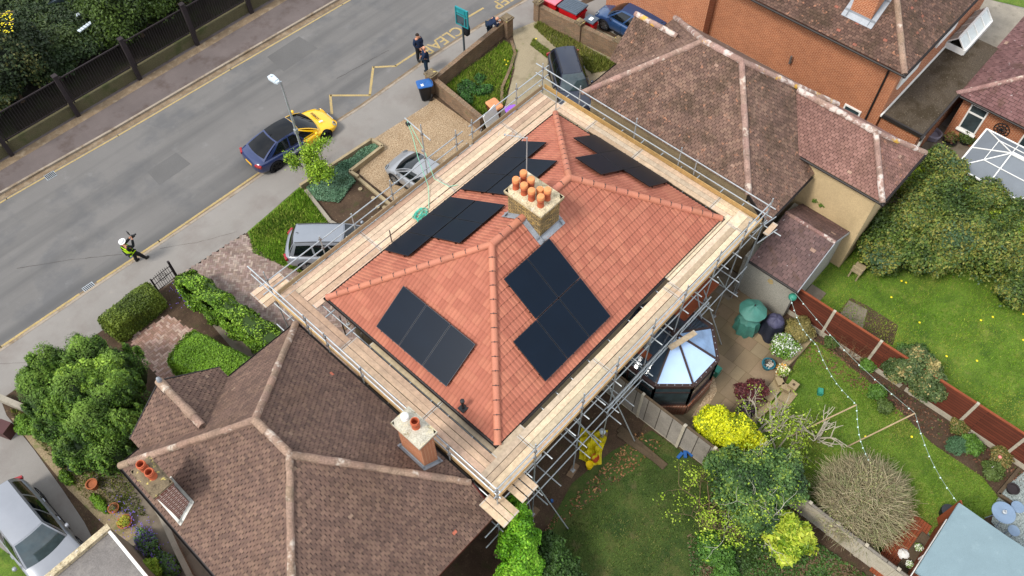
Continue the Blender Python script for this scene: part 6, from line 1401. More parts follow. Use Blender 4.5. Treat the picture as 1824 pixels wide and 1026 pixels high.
# weedy bed in the brick walled front garden
P=[];
def tufts(poly,n,h,cols,z0=0,w_=.018,lean=.35,name='grass',jm=None):
    xs=[p[0] for p in poly]; ys=[p[1] for p in poly]; pts=[]
    while len(pts)<n:
        X=rng.uniform(min(xs),max(xs),2000); Y=rng.uniform(min(ys),max(ys),2000)
        pts+=[(x,y) for x,y in zip(X,Y) if inpoly(poly,x,y)]
    A=np.array(pts[:n]); base=np.c_[A,np.full(n,z0)]; a=rng.random(n)*6.283; side=np.c_[np.cos(a),np.sin(a),np.zeros(n)]*w_; hh=h*(.4+rng.random(n))
    cl=(np.sin(A[:,0]*2.3)+np.sin(A[:,1]*2.9+1)+np.sin((A[:,0]+A[:,1])*1.1))/6+.5; hh*=.5+cl
    tip=base+np.c_[rng.normal(size=n)*lean*hh,rng.normal(size=n)*lean*hh,hh]
    V=np.stack([base-side,base+side,tip+side*.15,tip-side*.15],1); me=quads_mesh(name,V,4,pal(n,cols,base,.9,.25)); o=finish(me,name,MT['grass_blade'],None,origin=(0,0,0)); tag(o,kind='stuff'); return o
GR=G_('#4f7416','#66901e','#80a02c','#94a044','#456412')
tufts([(11.9,24.65),(8.7,24.35),(8.05,23.3),(8.75,20.95),(9.75,19.6),(11.9,18.9),(11.5,21.5)],30000,.09,GR,w_=.016)
tufts([(11.9,24.2),(9.2,24.0),(8.8,22.4),(10.6,20.9),(11.4,22.5)],3000,.2,GR)
tufts([(21.0,24.5),(26.0,24.6),(25.9,23.6),(24.6,22.8),(22.4,21.3),(20.6,21.0)],20000,.13,G_('#557514','#5f8218','#7a9428','#8a8f40','#3a5412'))
tufts([(28.4,24.3),(27.9,24.2),(27.5,22.5),(27.2,19.5),(28.6,18.6),(28.6,22)],8000,.13,G_('#5a6420','#6f7430','#86803f'))
tufts([(27.2,23.6),(26.7,23.4),(26.5,22.0),(27.0,21.9)],2200,.12,G_('#5a7020','#6f7a30'))
tufts([(-3.2,24.2),(-2.4,24.0),(-1.2,20.0),(-1.9,16.5),(-3.1,18.2),(-3.1,21.5)],6000,.13,G_('#5a6a20','#6f7430','#86803f','#4a6418'))
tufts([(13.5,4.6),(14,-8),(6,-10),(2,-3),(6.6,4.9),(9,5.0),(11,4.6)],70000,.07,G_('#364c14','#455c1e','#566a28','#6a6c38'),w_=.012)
gl=[tuple(W(x,y))[:2] for x,y in ((1440,600),(1480,625),(1560,690),(1660,790),(1750,850),(1790,900),(1700,960),(1560,1000),(1400,880),(1290,800),(1340,750),(1390,700))]
tufts(gl,60000,.055,G_('#557516','#688520','#7e8e34','#8a8842'),w_=.011)
tufts([(21.7,4.4),(30.0,3.2),(31,-10),(22.0,-10)],70000,.07,G_('#507412','#62881c','#7a9428','#90943c'),w_=.012)
tufts([(12.1,23.5),(13.9,23.4),(16.0,24.1),(16.0,23.7),(12.1,24.3)],100,.05,GR) if 0 else None
# green ground cover in the sleeper bed
def cover(label,poly,n,h,size,cols,name='ground_cover'):
    pts=[]; xs=[p[0] for p in poly]; ys=[p[1] for p in poly]
    while len(pts)<n:
        X=rng.uniform(min(xs),max(xs),1000); Y=rng.uniform(min(ys),max(ys),1000); pts+=[(x,y) for x,y in zip(X,Y) if inpoly(poly,x,y)]
    A=np.array(pts[:n]); P=np.c_[A,h*(.4+.6*rng.random(n))*(.7+.3*np.sin(A[:,0]*5)*np.sin(A[:,1]*6))]; o=finish(leafmesh(name,P,np.tile([0,0,1.],(n,1)),size,pal(n,cols,P,2),.6,.5),name,MT['leaf'],None,origin=(0,0,0)); tag(o,kind='stuff'); return o
cover('',[(12.1,24.45),(16.05,24.2),(16.05,23.75),(13.95,23.65),(13.9,23.0),(12.5,22.6),(11.9,23.5)],16000,.28,.045,G_('#3c5a40','#4c6c50','#5f7d60','#3a5234'))
cover('',[(6.2,5.6),(12.8,5.4),(13.1,4.3),(11.0,4.6),(8.2,5.2)],500,.05,.05,G_('#6b4a30','#86603c','#4c3a26'),'fallen_leaves')
cover('',[(10.8,1.6),(13.6,-.6),(14.0,-5.5),(9,-5),(9.5,.5)],22000,.12,.045,G_('#24380f','#30481a','#3c5820','#5c4a34'))
cover('',[(19.9,2.8),(21.2,3.8),(21.2,-8),(20.4,-6),(20.2,-2)],1100,.06,.05,G_('#5c3a2c','#6b4a36','#3f4c22'),'fallen_leaves')
bush('shrub','low leafy nettle patch at the left foot of the dark bush','plant',[(11.0,.6,.1,.55,.7,.35),(10.6,-.2,.1,.5,.5,.3)],5000,.055,G_('#2c4a14','#3a5c1c','#4c7024'),sub=8,trunk=False,corek=0)
bush('shrub','dark green leafy weeds growing in the middle of the walled front bed','plant',[(21.9,23.4,.1,.5,.6,.35),(22.4,22.7,.1,.45,.4,.3),(21.3,22.9,.1,.35,.4,.3),(22.9,23.5,.05,.35,.3,.25)],5200,.05,G_('#2c4f1c','#386024','#234018'),sub=9,trunk=False,corek=0)
for k in range(26):
    q=random.choice([(26.2,24.0),(24.9,24.1),(25.6,24.3)]) 
# flowers
fb=MB(); 
def dots(pts,r,col,label,cat='flower',z=.12):
    b=MB(col); 
    for x,y in pts: b.lathe([(.001,-.01),(r,0),(.001,.012)],(x,y,z),n=6)
    o=b.build('flowers',MT['leaf'],origin=(0,0,0)); tag(o,kind='stuff')
dl=[tuple(W(x,y))[:2] for x,y in ((1586,532),(1604,503),(1612,506),(1636,577),(1745,573),(1766,567),(1806,544),(1820,562),(1820,608),(1684,637),(1738,645),(1622,780),(1540,780),(955,72),(905,112),(899,110),(902,118))]
dots(dl,.05,(.75,.6,.02),'')
dots([(cx_+rng.normal()*.25,cy_+rng.normal()*.3) for cx_,cy_ in [tuple(W(x,y))[:2] for x,y in ((232,930),(255,945),(262,960),(270,970),(280,990),(220,917),(325,520),(330,535))] for _ in range(35)],.02,(.16,.10,.42),'',z=.28)
bush('lavender','purple flowering plants between the pots and the garage','plant',[(-.95+0,12.3,.1,.35,.9,.3)] if 0 else [(W(262,965,.2).x,W(262,965,.2).y,.15,.3,.7,.3),(W(300,1005,.2).x,W(300,1005,.2).y,.2,.35,.5,.35)],6000,.045,G_('#2f4620','#3f5828','#4c6a34','#4a3f6c'),sub=8,trunk=False)
bush('shrub','lime green shrub tucked behind the garage trim','shrub',[(W(265,1015,.5).x,W(265,1015,.5).y,.4,.4,.4,.45)],4000,.05,LIME,sub=6,trunk=False)
bush('shrub','tall weeds growing against the low kerb beside the plant pots','plant',[(W(118,850,.1).x,W(118,850,.1).y,.05,.2,.4,.25),(W(175,895,.2).x,W(175,895,.2).y,.05,.18,.5,.2),(W(45,755,.3).x,W(45,755,.3).y,.2,.4,.5,.4)],8000,.045,G_('#4a6a14','#5f7f1c','#3a5410'),sub=6,trunk=False)
# woodland across the road
wd_=[(-1,39.5),(2.5,40.2),(6,39.6),(9.5,40.5),(13,39.4),(16.5,40),(20,40.5),(1,43),(5,44),(9,43.5),(14,44),(-3,42),(24,41),(18,43.6)]
dc=[G_('#1c2a0e','#26361a','#303f1c','#3c4a20'),G_('#23330f','#33450f','#41541a'),G_('#1a2610','#222f14','#2c3a18','#4a4a20')]
labs=['dark conifer behind the railings at the far left','dense evergreen behind the second railing bay','bushy tree with golden hanging sprays over the railings','dark shrubby tree behind the third bay of railings','mottled evergreen touching the railing top','dark tree behind the fifth railing bay','evergreen near the top edge behind the railings','dark tree in the top left corner','bright evergreen near the top left','deep green tree at the top of the picture','dark tree above the iron railings','leafy tree at the left edge','tree at the end of the railings','green tree top beyond the railings']
for i,(x,y) in enumerate(wd_):
    z=2.0+.7*random.random() if y<41.5 else 2.4; r=2.0+.4*random.random(); k=0 if i in (3,9) else 1
    if i in (3,9): z*=.6
    bush('woodland_tree',labs[i],'tree',[(x,y+ (0.3 if y<41 else 0),z,r,r*.9,z*.9),(x+1.2,y+.3,z*.75,r*.75,r*.7,z*.7),(x-1.1,y-.1,z*.6,r*.7,r*.7,z*.6)],30000,.075,dc[i%3],sub=16,fr=.32,shell=.62,clump=1.3,grp='trees behind the railings',corek=.72)
wisps('bare crooked pale tree hanging over the railings in the top left corner',(3.6,41.0,0),5,7.5,.7,.07,51,YG,0,.04,col=(1.2,1.1,.8),depth=3,crook=.8)
b=MB((.85,.7,.02)); t=thing('forsythia','yellow flowering branch at the top left edge','shrub',tuple(W(10,50,4)))
for k in range(90): q=W(random.uniform(-10,24),random.uniform(18,36)+(0 if k%2 else 22),4.2+random.uniform(-.1,.3)); b.lathe([(.001,-.02),(.035,0),(.001,.02)],tuple(q),n=5)
b.build('blossom',MT['leaf'],t); b=MB((1,1,.8)); b.tube([W(-20,60,4),W(0,45,4.1),W(24,38,4.2)],.03,5); b.tube([W(-20,30,4),W(24,20,4.2)],.03,5); b.tube([W(-20,60,4),W(-24,70,0)],.04,5); b.build('branch',MT['bark'],t)
# pale greenhouse roofs glimpsed through the trees
gh=thing('greenhouse','pale slatted roof glimpsed through the trees behind the railings','building',tuple(W(180,10,0)))
for k,(x0,y0,x1,y1) in enumerate(((135,28,195,-4),(140,56,205,8),(165,22,215,-2))):
    p=W(x0,y0,2.4); q=W(x1,y1,2.4)
    for f in range(14): u=p.lerp(q,f/14); v=p.lerp(q,(f+.75)/14); b=MB(); b.beam(u,v,.2,.05); b.build('roof_panel',MT['lamp_head'],gh)
b=MB(); p=W(170,25,0); b.box((p.x,p.y,1.1),(6,1.2,2.1)); b.build('wall',MT['sign_back'],gh)
# ================================================================ conservatory
mat('brown_frame',H_('#34231f'),.5,.1,4,0,1,0); mat('sky_reflect_pane',H_('#a6bedc'),.3,.06,1.5,0,1,0,spec=.4); mat('part_reflect_pane',H_('#6f8cae'),.1,.3,1.5,0,1,0,spec=.5); mat('dim_pane',H_('#2c3844'),.05,.4,1.5,0,1,0,spec=.9)  # sky reflection is painted into the roof pane colours, facet by facet
cv=thing('conservatory','brown framed conservatory with a faceted glass roof under the scaffold','conservatory',(15.45,6.2,0))
ev_=[(13.72,8.0),(13.72,5.6),(14.67,4.56),(16.17,4.52),(17.2,5.5),(17.2,8.0)]; apx=Vector((15.45,6.15,3.25)); apb=Vector((15.45,8.0,3.25)); EZ=2.2
b=MB(); 
for p,q in zip(ev_,ev_[1:]): b.beam((p[0],p[1],.33),(q[0],q[1],.33),.24,.66)
b.build('dwarf_wall',MT['red_brick'],cv)
fr=MB()
for p,q in zip(ev_,ev_[1:]):
    for z,h in ((.7,.08),(EZ-.06,.12),(1.7,.05)): fr.beam((p[0],p[1],z),(q[0],q[1],z),.1 if z!=1.7 else .06,h)
    n=max(1,round(math.hypot(q[0]-p[0],q[1]-p[1])/1.3))
    for k in range(n+1):
        x=p[0]+(q[0]-p[0])*k/n; y=p[1]+(q[1]-p[1])*k/n; fr.beam((x,y,.66),(x,y,EZ),.09,.09,up=(1,0,0))
fr.build('frame',MT['brown_frame'],cv)
for p,q in zip(ev_,ev_[1:]):
    b=MB(); b.beam((p[0],p[1],1.43),(q[0],q[1],1.43),.02,1.4); b.build('window_pane',MT['window_glass'],cv)
rf=MB(); 
for p in ev_[1:5]: rf.beam((p[0],p[1],EZ+.03),apx,.07,.09)
for x in (13.72,17.2):
    rf.beam((x,7.0,EZ+.03),(15.45,7.0,3.25),.06,.08); rf.beam((x,8.0,EZ+.03),apb,.06,.08)
rf.beam(apx,apb,.1,.12); rf.box(tuple(apx+Vector((0,0,.06))),(.3,.3,.12),rz=.4)
for p,q in zip(ev_,ev_[1:]): rf.beam((p[0],p[1],EZ+.04),(q[0],q[1],EZ+.04),.14,.06)
rf.build('roof_bars',MT['brown_frame'],cv)
E3=lambda p:(p[0],p[1],EZ+.03)
for pts,m in (((E3(ev_[1]),E3(ev_[2]),apx),'sky_reflect_pane'),((E3(ev_[2]),E3(ev_[3]),apx),'sky_reflect_pane'),((E3(ev_[3]),E3(ev_[4]),apx),'part_reflect_pane'),((E3(ev_[0]),E3(ev_[1]),apx,apb),'dim_pane'),((E3(ev_[4]),E3(ev_[5]),apb,apx),'dim_pane')):
    b=MB(); b.poly(pts); b.build('roof_pane',MT[m],cv)
b=MB(); 
for p,q in zip(ev_[1:5],ev_[2:5]):
    for k in range(5): x=p[0]+(q[0]-p[0])*(k+.5)/5; y=p[1]+(q[1]-p[1])*(k+.5)/5; b.box((x,y,EZ+.09),(.03,.03,.03))
b.build('gutter_clips',MT['galvanised'],cv)
# pebble strip and downpipe box
sheet('pebble_strip',[Vector((15.0,3.9,0)),Vector((16.3,4.1,0)),Vector((17.5,5.3,0)),Vector((17.4,5.5,0)),Vector((16.2,4.35,0)),Vector((14.7,4.2,0))],.016,'gravel')
def prop(name,label,cat,b,m,smooth=None,grp=None,**k):
    o=b.build(name,MT[m] if isinstance(m,str) else m,smooth=smooth); tag(o,label,cat,grp); return o
def pot_(label,px,py,r,h,m,fill=None,z=0,name='plant_pot',top=1.15):
    q=W(px,py,h*.6+z); t=thing(name,label,'pot',(q.x,q.y,z)); b=MB(); b.lathe([(.001,0),(r*.75,0),(r,h*.9),(r*top,h*.92),(r*top,h),(r*.92,h),(r*.88,h*.8),(.001,h*.78)],(0,0,0),n=20); b.build('pot',MT[m],t,local=True,smooth=40)
    if fill:
        P,Nn=sample([(0,0,h+fill[1]*.4,r*fill[0],r*fill[0],fill[1])],fill[2],.4,zmin=h*.7); finish(leafmesh('plant',P,Nn,fill[4] if len(fill)>4 else .04,pal(len(P),fill[3],P,3),.6,.6),'plant',MT['leaf'],t,local=True)
    return t
mat('pot_clay',H_('#9a5a38'),.8,.15,5,.1,40,.2)
pot_('blue glazed pot holding a white flowering shrub on the patio',1392,625,.24,.4,'p_teal',(2.4,.5,2600,G_('#4a6a1c','#5f8028','#cfd2c4','#76943a')))
pot_('blue glazed pot filled with pale stones on the patio',1368,650,.24,.3,'p_teal',(.8,.05,160,G_('#8a8478','#b0aa9c','#3c3830'),.05))
pot_('dark pot holding the green plant set in the patio wall curve',1392,664,.2,.25,'concrete',(1.4,.28,700,G_('#5f7a24','#7a9030','#d9d2b0','#c08a30')))
pot_('white tub standing beside the conservatory',1264,662,.17,.3,'white_upvc',name='tub')
b=MB(); q=W(1277,660,.3); b.box((q.x,q.y,.2),(.28,.24,.4)); b.box((q.x,q.y,.42),(.3,.26,.04)); prop('water_butt','teal plastic box beside the white tub','box',b,'p_green')
b=MB(); q=W(1461,698,.1); b.box((q.x,q.y,.1),(.26,.2,.2),rz=.5); b.box((q.x,q.y,.21),(.2,.15,.04),rz=.5); prop('garden_box','small green plastic box alone on the lawn','box',b,'p_green')
# covered parasol table and covered barbecue
q=W(1340,545,1.6); t=thing('covered_table','round garden table and parasol wrapped in a crumpled green cover','covered table',(q.x,q.y-.1,0)); mat('green_cover',H_('#3c6e62'),.45,.15,3,.1,30,.5,.03); mat('dark_cover',H_('#20232e'),.55,.2,3,.1,30,.5,.03); mat('purple_cover',H_('#3e3d52'),.55,.2,3,.1,30,.5,.03)
def cover_(parent,name,m,prof,n=28,am=.1,fold=9,cx=0,cy=0):
    b=MB(); G=[]
    for i,(r,z) in enumerate(prof): G.append([(cx+r*(1+am*math.sin(fold*a+i*.6)*min(1,r*2))*math.cos(a),cy+r*(1+am*math.sin(fold*a+i*.6)*min(1,r*2))*math.sin(a),z+.02*math.sin(5*a+i)) for a in [2*math.pi*k/n for k in range(n)]])
    b.grid(G,close=True); return b.build(name,MT[m],parent,local=True,smooth=45)
cover_(t,'table_cover','green_cover',[(.5,.02),(.48,.3),(.45,.6),(.42,.75),(.2,.85),(.1,.9)],am=.12); cover_(t,'parasol_cover','green_cover',[(.54,1.32),(.56,1.38),(.42,1.5),(.22,1.62),(.05,1.7),(.001,1.71)],am=.03,fold=8); b=MB(); b.tube([(0,0,0),(0,0,1.8)],.025,8); b.build('pole',MT['iron'],t,local=True)
q=W(1378,578,.6); t=thing('covered_barbecue','barbecue under a black cover with a purple grey top beside the green cover','barbecue',(q.x,q.y,0)); cover_(t,'cover','dark_cover',[(.52,.01),(.46,.3),(.38,.7),(.36,.85),(.3,.93)],am=.16,fold=4); cover_(t,'lid_cover','purple_cover',[(.36,.84),(.37,.9),(.3,1.02),(.15,1.1),(.001,1.12)],am=.05)
q=W(1404,528,1.9); b=MB(); b.lathe([(.001,-.17),(.1,-.14),(.16,-.05),(.17,.03),(.12,.12),(.001,.16)],(20.72,4.0,1.95),n=14); o=prop('hanging_basket','round turquoise hanging ball on the extension corner','ornament',b,'p_green',60)
# patio steps and low walls
t=thing('patio_wall','curved pale stone patio edge wall with two square pillars and steps','wall',tuple(W(1420,680)))
b=MB(); pp_=[W(1447,596,.25),W(1425,622,.25),W(1392,655,.25),W(1386,672,.25),W(1392,686,.25),W(1408,694,.25)]
for p,q in zip(pp_,pp_[1:]): b.beam((p.x,p.y,.14),(q.x,q.y,.14),.28,.3)
b.build('stone_edge',MT['slab_wall'] if 'slab_wall' in MT else mat('slab_wall',H_('#8b7a5c'),.9,.12,2,.15,40,.3),t)
for px,py in ((1413,687),(1384,722)):
    q=W(px,py,.3); b=MB(); b.box((q.x,q.y,.2),(.34,.34,.4)); p=b.build('pillar',MT['slab_wall'],t); b=MB(); b.lathe([(.06,.402),(.04,.403),(.001,.404)],(q.x,q.y,0),n=10); b.build('post_hole',MT['soil'],p)
b=MB(); p=W(1372,700,.12); q=W(1396,704,.2); b.box((W(1375,698).x,W(1375,698).y,.07),(1.0,.45,.14)); b.box((W(1398,712).x,W(1398,712).y,.05),(1.0,.5,.08)); b.build('step',MT['slab_wall'],t)
b=MB(); p=W(1345,745,.1); q=W(1310,790,.1); b.beam((p.x,p.y,.12),(q.x,q.y,.12),.25,.24); q2=W(1372,722,.1); b.beam((p.x,p.y,.12),(q2.x,q2.y,.12),.25,.24); b.build('stone_edge',MT['slab_wall'],t)
# leaning poles and strings of lights
mat('pole_wood',H_('#a08a6c'),.85,.15,4,.1,30,.2); mat('pale_wire',H_('#8a9a90'),.6,.1,4,0,1,0); mat('bulb',H_('#cfe6e0'),.2,.1,4,0,1,0,spec=.8)
for (a,c,lab) in (((1410,776),(1526,721),'thin timber pole slanting over the lawn near the pruned tree'),((1508,796),(1630,736),'thicker pale timber pole slanting up to the string lights')):
    p=W(*a,.05); q=W(*c,2.2); b=MB(); b.tube([p,q],.028,8); prop('timber_pole',lab,'pole',b,'pole_wood',40)
def lights(label,pts):
    t=thing('string_lights',label,'lights',tuple(W(*pts[0][:2],0))); b=MB(); P=[]
    for (x0,y0,z0),(x1,y1,z1) in zip(pts,pts[1:]):
        p,q=W(x0,y0,z0),W(x1,y1,z1); n=12
        for k in range(n): f=k/n; v=p.lerp(q,f); v.z-=.35*math.sin(math.pi*f); P.append(v)
    P.append(q); b.tube(P,.007,5,caps=False); b.build('wire',MT['pale_wire'],t); b=MB()
    for k in range(1,len(P)*2):
        v=P[min(len(P)-1,k//2)] if k%2 else (P[k//2-1].lerp(P[min(len(P)-1,k//2)],.5)); b=MB()
        if (k*7)%3!=0: continue
        b.lathe([(.001,-.06),(.03,-.03),(.02,.0),(.001,.01)],tuple(v),n=7); b.build('bulb',MT['bulb'],t)
lights('string of small lights hanging from the extension over the pale slanting pole to the shed',[(1416,522,2.3),(1630,736,2.2),(1704,893,2.0)])
lights('green string of small lights running from the extension towards the twiggy bush',[(1408,530,2.2),(1455,615,2.0),(1526,721,2.2),(1549,822,1.6)])
# shed
sh=thing('garden_shed','garden shed with a pale blue grey felt roof and red brown walls','shed',(15.6,-6.3,0)); sx0,sx1,sy1,sy0=14.05,17.12,-4.68,-8.2
b=MB(); b.prism([(sx0+.12,sy0),(sx1-.1,sy0),(sx1-.1,sy1-.15),(sx0+.12,sy1-.15)],0,2.1); b.build('wall',MT['stain_wood'],sh)
b=MB(); G=[[(x,y,2.2+.02*math.sin(x*5+y*3)+(sy1-y)*.02) for y in np.linspace(sy0,sy1,14)] for x in np.linspace(sx0,sx1,12)]; b.grid(G); b.box(((sx0+sx1)/2,sy1,2.15),(sx1-sx0,.03,.1)); b.box((sx0,(sy0+sy1)/2,2.15),(.03,sy1-sy0,.1)); b.box((sx1,(sy0+sy1)/2,2.15),(.03,sy1-sy0,.1)); b.build('roof',MT['shed_felt'],sh,smooth=40)
b=MB(); b.box((sx1+.1,sy1-.2,1.0),(.5,.05,1.9),rz=R_(40)); b.build('door',MT['stain_wood'],sh); b=MB(); b.box((15.6,sy1-.11,1.2),(2.6,.03,.08)); b.box((15.2,sy1-.1,1.0),(.06,.03,.35)); b.build('trim',MT['white_upvc'],sh)
b=MB(); 
for k in range(9): b.box((15.5,sy1+.02+.1*k,.12),(2.9,.09,.04),col=noisy((1,1,1),.1))
o=prop('deck','narrow red brown deck in front of the shed','deck',b,'stain_wood')
mat('pebbles',H_('#87908c'),.9,.1,2,.3,24,1,.03,spots=[(H_('#4e5654'),22,.52,.6,.8,2),(H_('#b9c0bc'),26,.58,.66,.8,2)])
sheet('pebble_bed',[W(1560,1000),W(1600,940),W(1618,925),W(1650,935),W(1655,955),W(1640,985),W(1610,1040),W(1550,1060)],.03,'pebbles')
sheet('pebble_bed',[W(1765,930),W(1775,890),W(1800,860),W(1830,835),W(1900,850),W(1900,1000),W(1820,1000)],.03,'pebbles')
q=W(1608,990,.1); b=MB(); b.lathe([(.001,0),(.22,.02),(.25,.12),(.12,.24),(.001,.26)],tuple(W(1608,990)),n=9); prop('white_rock','white rock on the pebbles beside the shed','rock',b,'white_upvc',20)
for px,py,l in ((1637,975,'white flowered plant in the trough by the shed'),(1620,1005,'second white flowered plant lower in the trough')): q=W(px,py,.3); bush('trough_plant',l,'plant',[(q.x,q.y,.3,.14,.14,.12)],420,.03,G_('#5a7a24','#d8d8c8','#6f8c34'),sub=3,trunk=False,corek=0)
b=MB(); p=W(1650,955,.1); q=W(1595,1030,.1); b.beam((p.x,p.y,.1),(q.x,q.y,.1),.4,.2); prop('trough','dark timber planting trough along the shed deck','trough',b,'timber_dark')
mat('blue_metal',H_('#6f8297'),.5,.08,3,.05,60,.05)
def rtable(label,px,py,r,h,g='blue grey garden tables and stools'):
    q=W(px,py,h); t=thing('round_table',label,'table',(q.x,q.y,0),0,g); b=MB(); b.lathe([(.001,h-.02),(r,h-.02),(r+.01,h),(r,h+.012),(.001,h+.01)],(0,0,0),n=32); b.build('tabletop',MT['blue_metal'],t,local=True,smooth=30); 
    for k in range(4): a=k*math.pi/2+.6; b=MB(); b.tube([(.1*math.cos(a),.1*math.sin(a),h-.02),(r*.8*math.cos(a),r*.8*math.sin(a),0)],.014,6); b.build('leg',MT['blue_metal'],t,local=True)
    return t
t=rtable('large round blue grey garden table near the shed corner',1788,913,.4,.72); b=MB(); b.lathe([(.07,.73),(.08,.8),(.03,.82),(.03,.9),(.001,.9)],(0,0,0),n=12); b.build('parasol_hub',MT['galvanised'],t,local=True,smooth=40)
rtable('small blue grey stool at the right edge above the large round table',1813,903,.22,.45); rtable('small shaded blue grey stool behind the shed roof edge',1806,945,.2,.45)
pot_('dark round fire bowl on the pebbles at the right edge',1803,872,.2,.25,'iron',name='fire_bowl'); b=MB(); p=W(1778,880,.1); q=W(1815,905,.1); b.beam((p.x,p.y,.08),(q.x,q.y,.08),.12,.16); p2=W(1815,835,.1); b.beam((p.x,p.y,.08),(p2.x,p2.y,.08),.12,.16); prop('sleeper_edging','dark sleeper edging round the pebbles by the tables','edging',b,'timber_dark')
q=W(1768,833,.3); b=MB(); b.lathe([(.001,-.08),(.08,-.04),(.08,.04),(.001,.08)],(q.x,q.y,.35),n=10); b.tube([(q.x,q.y,0),(q.x,q.y,.3)],.01,5); prop('solar_light','white globe garden light in the far border','light',b,'white_upvc',60)
b=MB(); q=W(1688,912,.3); b.lathe([(.2,0),(.27,.35),(.26,.42),(.001,.44)],(q.x,q.y,0),n=18); prop('plastic_tub','black plastic tub beside the shed corner','tub',b,'black_plastic',40)
# gazebo
mat('gaz_panel',H_('#6a6f74'),.6,.06,2,.08,60,.1); gz=thing('gazebo','grey panelled gazebo roof with white ribs at the right edge','gazebo',(32.7,0,0)); ax0,ax1,ay1,ay0=31.2,34.3,2.33,-3.5; ze_=2.3; zr_=3.0; am=(ax0+ax1)/2; yr=ay1-1.5
A=[(ax0,ay1,ze_),(ax1,ay1,ze_),(am,yr,zr_)]; 
for pts in (A,[(ax0,ay0,ze_),(ax0,ay1,ze_),(am,yr,zr_),(am,ay0+1.5,zr_)],[(ax1,ay0,ze_),(ax1,ay1,ze_),(am,yr,zr_),(am,ay0+1.5,zr_)],[(ax0,ay0,ze_),(ax1,ay0,ze_),(am,ay0+1.5,zr_)]): b=MB(); b.poly(pts); b.build('roof_panel',MT['gaz_panel'],gz)
b=MB(); U=.03
for p in ((ax0,ay1),(ax1,ay1)): b.beam((p[0],p[1],ze_+U),(am,yr,zr_+U),.04,.04)
for p in ((ax0,ay0),(ax1,ay0)): b.beam((p[0],p[1],ze_+U),(am,ay0+1.5,zr_+U),.06,.05)
b.beam((am,yr,zr_+U),(am,ay0+1.5,zr_+U),.16,.07); b.beam((am,ay1,ze_+U),(am,yr,zr_+U),.04,.04)
for y in (yr,yr-1.45,yr-2.9): 
    for x in (ax0,ax1): b.beam((x,y,ze_+U),(am,y,zr_+U),.045,.04)
for x in (ax0,ax1): b.beam((x,ay0,ze_),(x,ay1,ze_),.07,.07); xm=(x+am)/2; b.beam((xm,ay0+.7,(ze_+zr_)/2+U),(xm,ay1-.75,(ze_+zr_)/2+U),.03,.03)
b.beam((ax0,ay1,ze_),(ax1,ay1,ze_),.07,.07); b.beam(((ax0+am)/2,ay1-.75,(ze_+zr_)/2+U),((ax1+am)/2,ay1-.75,(ze_+zr_)/2+U),.03,.03); b.build('ribs',MT['white_upvc'],gz)
for x in (ax0+.1,ax1-.1):
    for y in (ay0+.1,ay1-.1): b=MB(); b.box((x,y,1.15),(.1,.1,2.3)); b.build('post',MT['lead'],gz)
q=W(1663,236,.3); b=MB(); b.lathe([(.3,0),(.4,.05),(.42,.3),(.36,.34),(.34,.3),(.34,.1),(.001,.09)],(q.x,q.y,0),n=28); mat('lilac',H_('#8d8794'),.7,.08,3,.05,60,.1); prop('ring_planter','large round lilac grey planter in front of the brick window wall','planter',b,'lilac',40)
pot_('dark trough of red flowers beside the lilac planter',1690,252,.3,.25,'black_plastic',(1.1,.3,700,G_('#3c4a1c','#5c3a2c','#6a7030')))
pot_('dark pot of leafy plants below the wheel ornament',1720,250,.3,.25,'black_plastic',(1.6,.45,1500,G_('#3c4a1c','#4a5c20','#2f3f18')))
# yellow tarpaulin, buckets, planks
t=thing('tarpaulin','crumpled yellow tarpaulin heaped beside the scaffold poles','tarpaulin',tuple(W(1052,800)))
mat('yellow_sheet',H_('#b8a818'),.4,.1,3,.05,60,.2); c0=W(1054,795); G=[]
for i in range(26):
    row=[]
    for j in range(22):
        u=(i/25-.5)*2; v=(j/21-.5)*2; rr=1-.25*math.sin(3*math.atan2(v,u)+1)*.5; x=u*.72*rr; y=v*.5*rr; z=max(.02,.45*(1-u*u*.8-v*v*.8)*(.7+.5*math.sin(5*u+3*v)*math.cos(4*v-2*u))+.05*math.sin(13*u+7*v)+.05*math.sin(17*v-6*u)); row.append((c0.x+x*.8-y*.5,c0.y+x*.5+y*.8,z))
    G.append(row)
b=MB(); b.grid(G); b.build('sheet',MT['yellow_sheet'],t,smooth=22)
mat('bucket_yellow',H_('#d9b800'),.4,.05,3,0,1,0); mat('bucket_red',H_('#a8401f'),.5,.1,3,0,1,0)
pot_('yellow bucket on the grass in front of the tarpaulin',1050,829,.14,.3,'bucket_yellow',name='bucket',top=1.05); pot_('red clay coloured bucket just behind the yellow bucket',1060,817,.15,.3,'bucket_red',name='bucket',top=1.05)
for k,(a,c,l) in enumerate((((1103,763),(1185,832),'long weathered plank lying on the dark lawn'),((1101,773),(1160,815),'shorter plank beside the long weathered plank'))):
    p=W(*a,.04); q=W(*c,.04); b=MB(); b.beam((p.x,p.y,.04+.03*k),(q.x,q.y,.04+.03*k),.3-.1*k,.05); prop('plank',l,'plank',b,'timber_dark')
b=MB(); q=W(1214,808,.05); 
for k in range(3): b.box((q.x+.15*k-.1,q.y-.12*k,.06+.03*k),(.28,.12,.08),rz=k*.7)
prop('blue_sheet','crumpled bright blue plastic scrap at the foot of the plank fence','plastic',b,'p_blue')
b=MB(); q=W(983,893,.03); b.lathe([(.05,0),(.055,.02),(.05,.16),(.001,.16)],(q.x,q.y,0),n=10); prop('paint_tin','small blue tin lying on the grass by the scaffold base','tin',b,'p_blue',40)
b=MB(); q=W(1073,768,.1); b.lathe([(.001,0),(.15,.02),(.13,.1),(.001,.16)],(q.x,q.y,0),n=7); prop('plastic_bag','pale plastic bag behind the yellow tarpaulin','bag',b,'lamp_head',20)
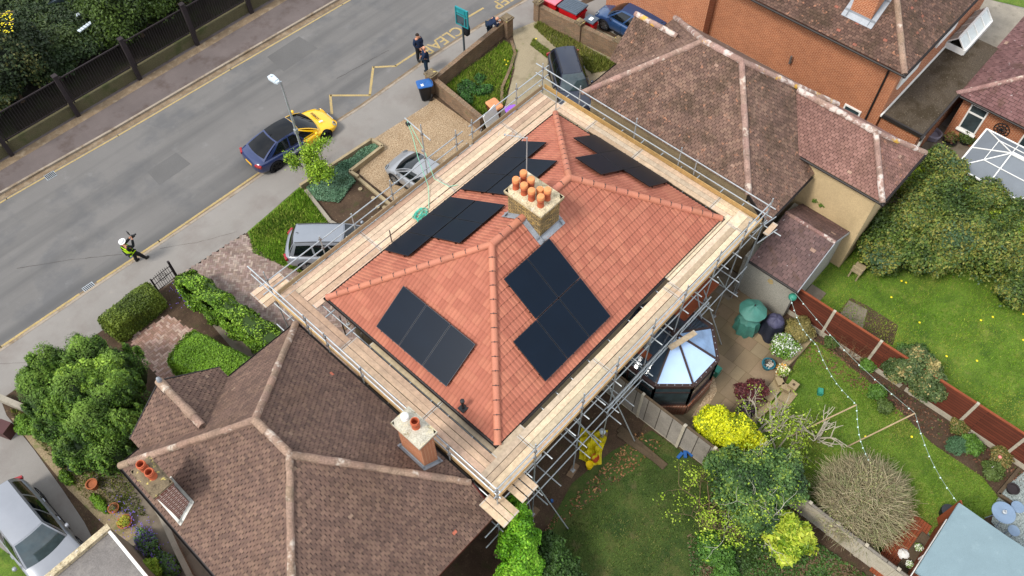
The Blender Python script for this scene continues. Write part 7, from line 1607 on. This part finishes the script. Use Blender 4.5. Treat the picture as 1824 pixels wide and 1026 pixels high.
b=MB(); q=W(972,872,.8); b.box((8.7,7.35,1.3),(1.1,.25,.8)); prop('white_unit','white boxed unit fixed low on the rear wall behind the scaffold poles','unit',b,'white_upvc')
# left side pots
pot_('black square planter on the concrete below the conifers',134,832,.2,.32,'black_plastic'); pot_('tall terracotta pot on the concrete by the weeds',165,864,.19,.34,'pot_clay')
pot_('small terracotta pot with a seedling beside the lavender',203,906,.18,.2,'pot_clay',(.9,.1,200,G_('#4c6a24','#6a5a3c'),.03)); pot_('wide terracotta pot of yellow green plants above the lavender',223,930,.24,.22,'pot_clay',(.95,.12,600,G_('#6a7a24','#8a9430','#a89a30'),.03))
b=MB(); q=W(10,765,.3); b.box((q.x,q.y,.3),(.5,.5,.6),rz=.4); mat('maroon_box',H_('#4a2c2a'),.5,.1,3,0,1,0); prop('storage_box','dark maroon box at the left edge on the drive','box',b,'maroon_box')
t=thing('iron_gate_panel','black wrought iron panel standing by the side of the brown house','gate',tuple(W(295,945)))
b=MB(); p=Vector((-1.55,12.9,0)); q=Vector((-.55,12.75,0))
for f in [i/7 for i in range(8)]: x=p.lerp(q,f); b.tube([(x.x,x.y,.1),(x.x,x.y,1.1)],.014,5)
for z in (.12,.5,.8,1.08): b.tube([(p.x,p.y,z),(q.x,q.y,z)],.016,5)
b.build('bars',MT['iron'],t)
# neighbour garden bits
sheet('bare_patch',[W(1490,560),W(1515,530),W(1545,545),W(1600,580),W(1590,615),W(1540,600)],.012,'soil'); sheet('stone_slab',[W(1493,565),W(1512,535),W(1545,552),W(1535,590)],.018,'rear_concrete')
b=MB(); q=W(1450,525,.05); b.box((q.x,q.y,.04),(.8,.7,.08)); prop('stone_slab','flat grey slab on the grass beside the extension','slab',b,'rear_concrete')
t=thing('garden_chair','pale wooden garden stool under the overgrown hedge','chair',tuple(W(1530,490))); c=W(1530,478,.5)
b=MB(); b.box((c.x,c.y,.48),(.6,.45,.05)); b.build('seat',MT['sleeper'],t)
for x in (-.26,.26):
    for y in (-.18,.18): b=MB(); b.box((c.x+x,c.y+y,.23),(.06,.06,.46)); b.build('leg',MT['sleeper'],t)
b=MB(); b.box((c.x-.27,c.y,.75),(.05,.45,.12)); b.build('backrest',MT['sleeper'],t)
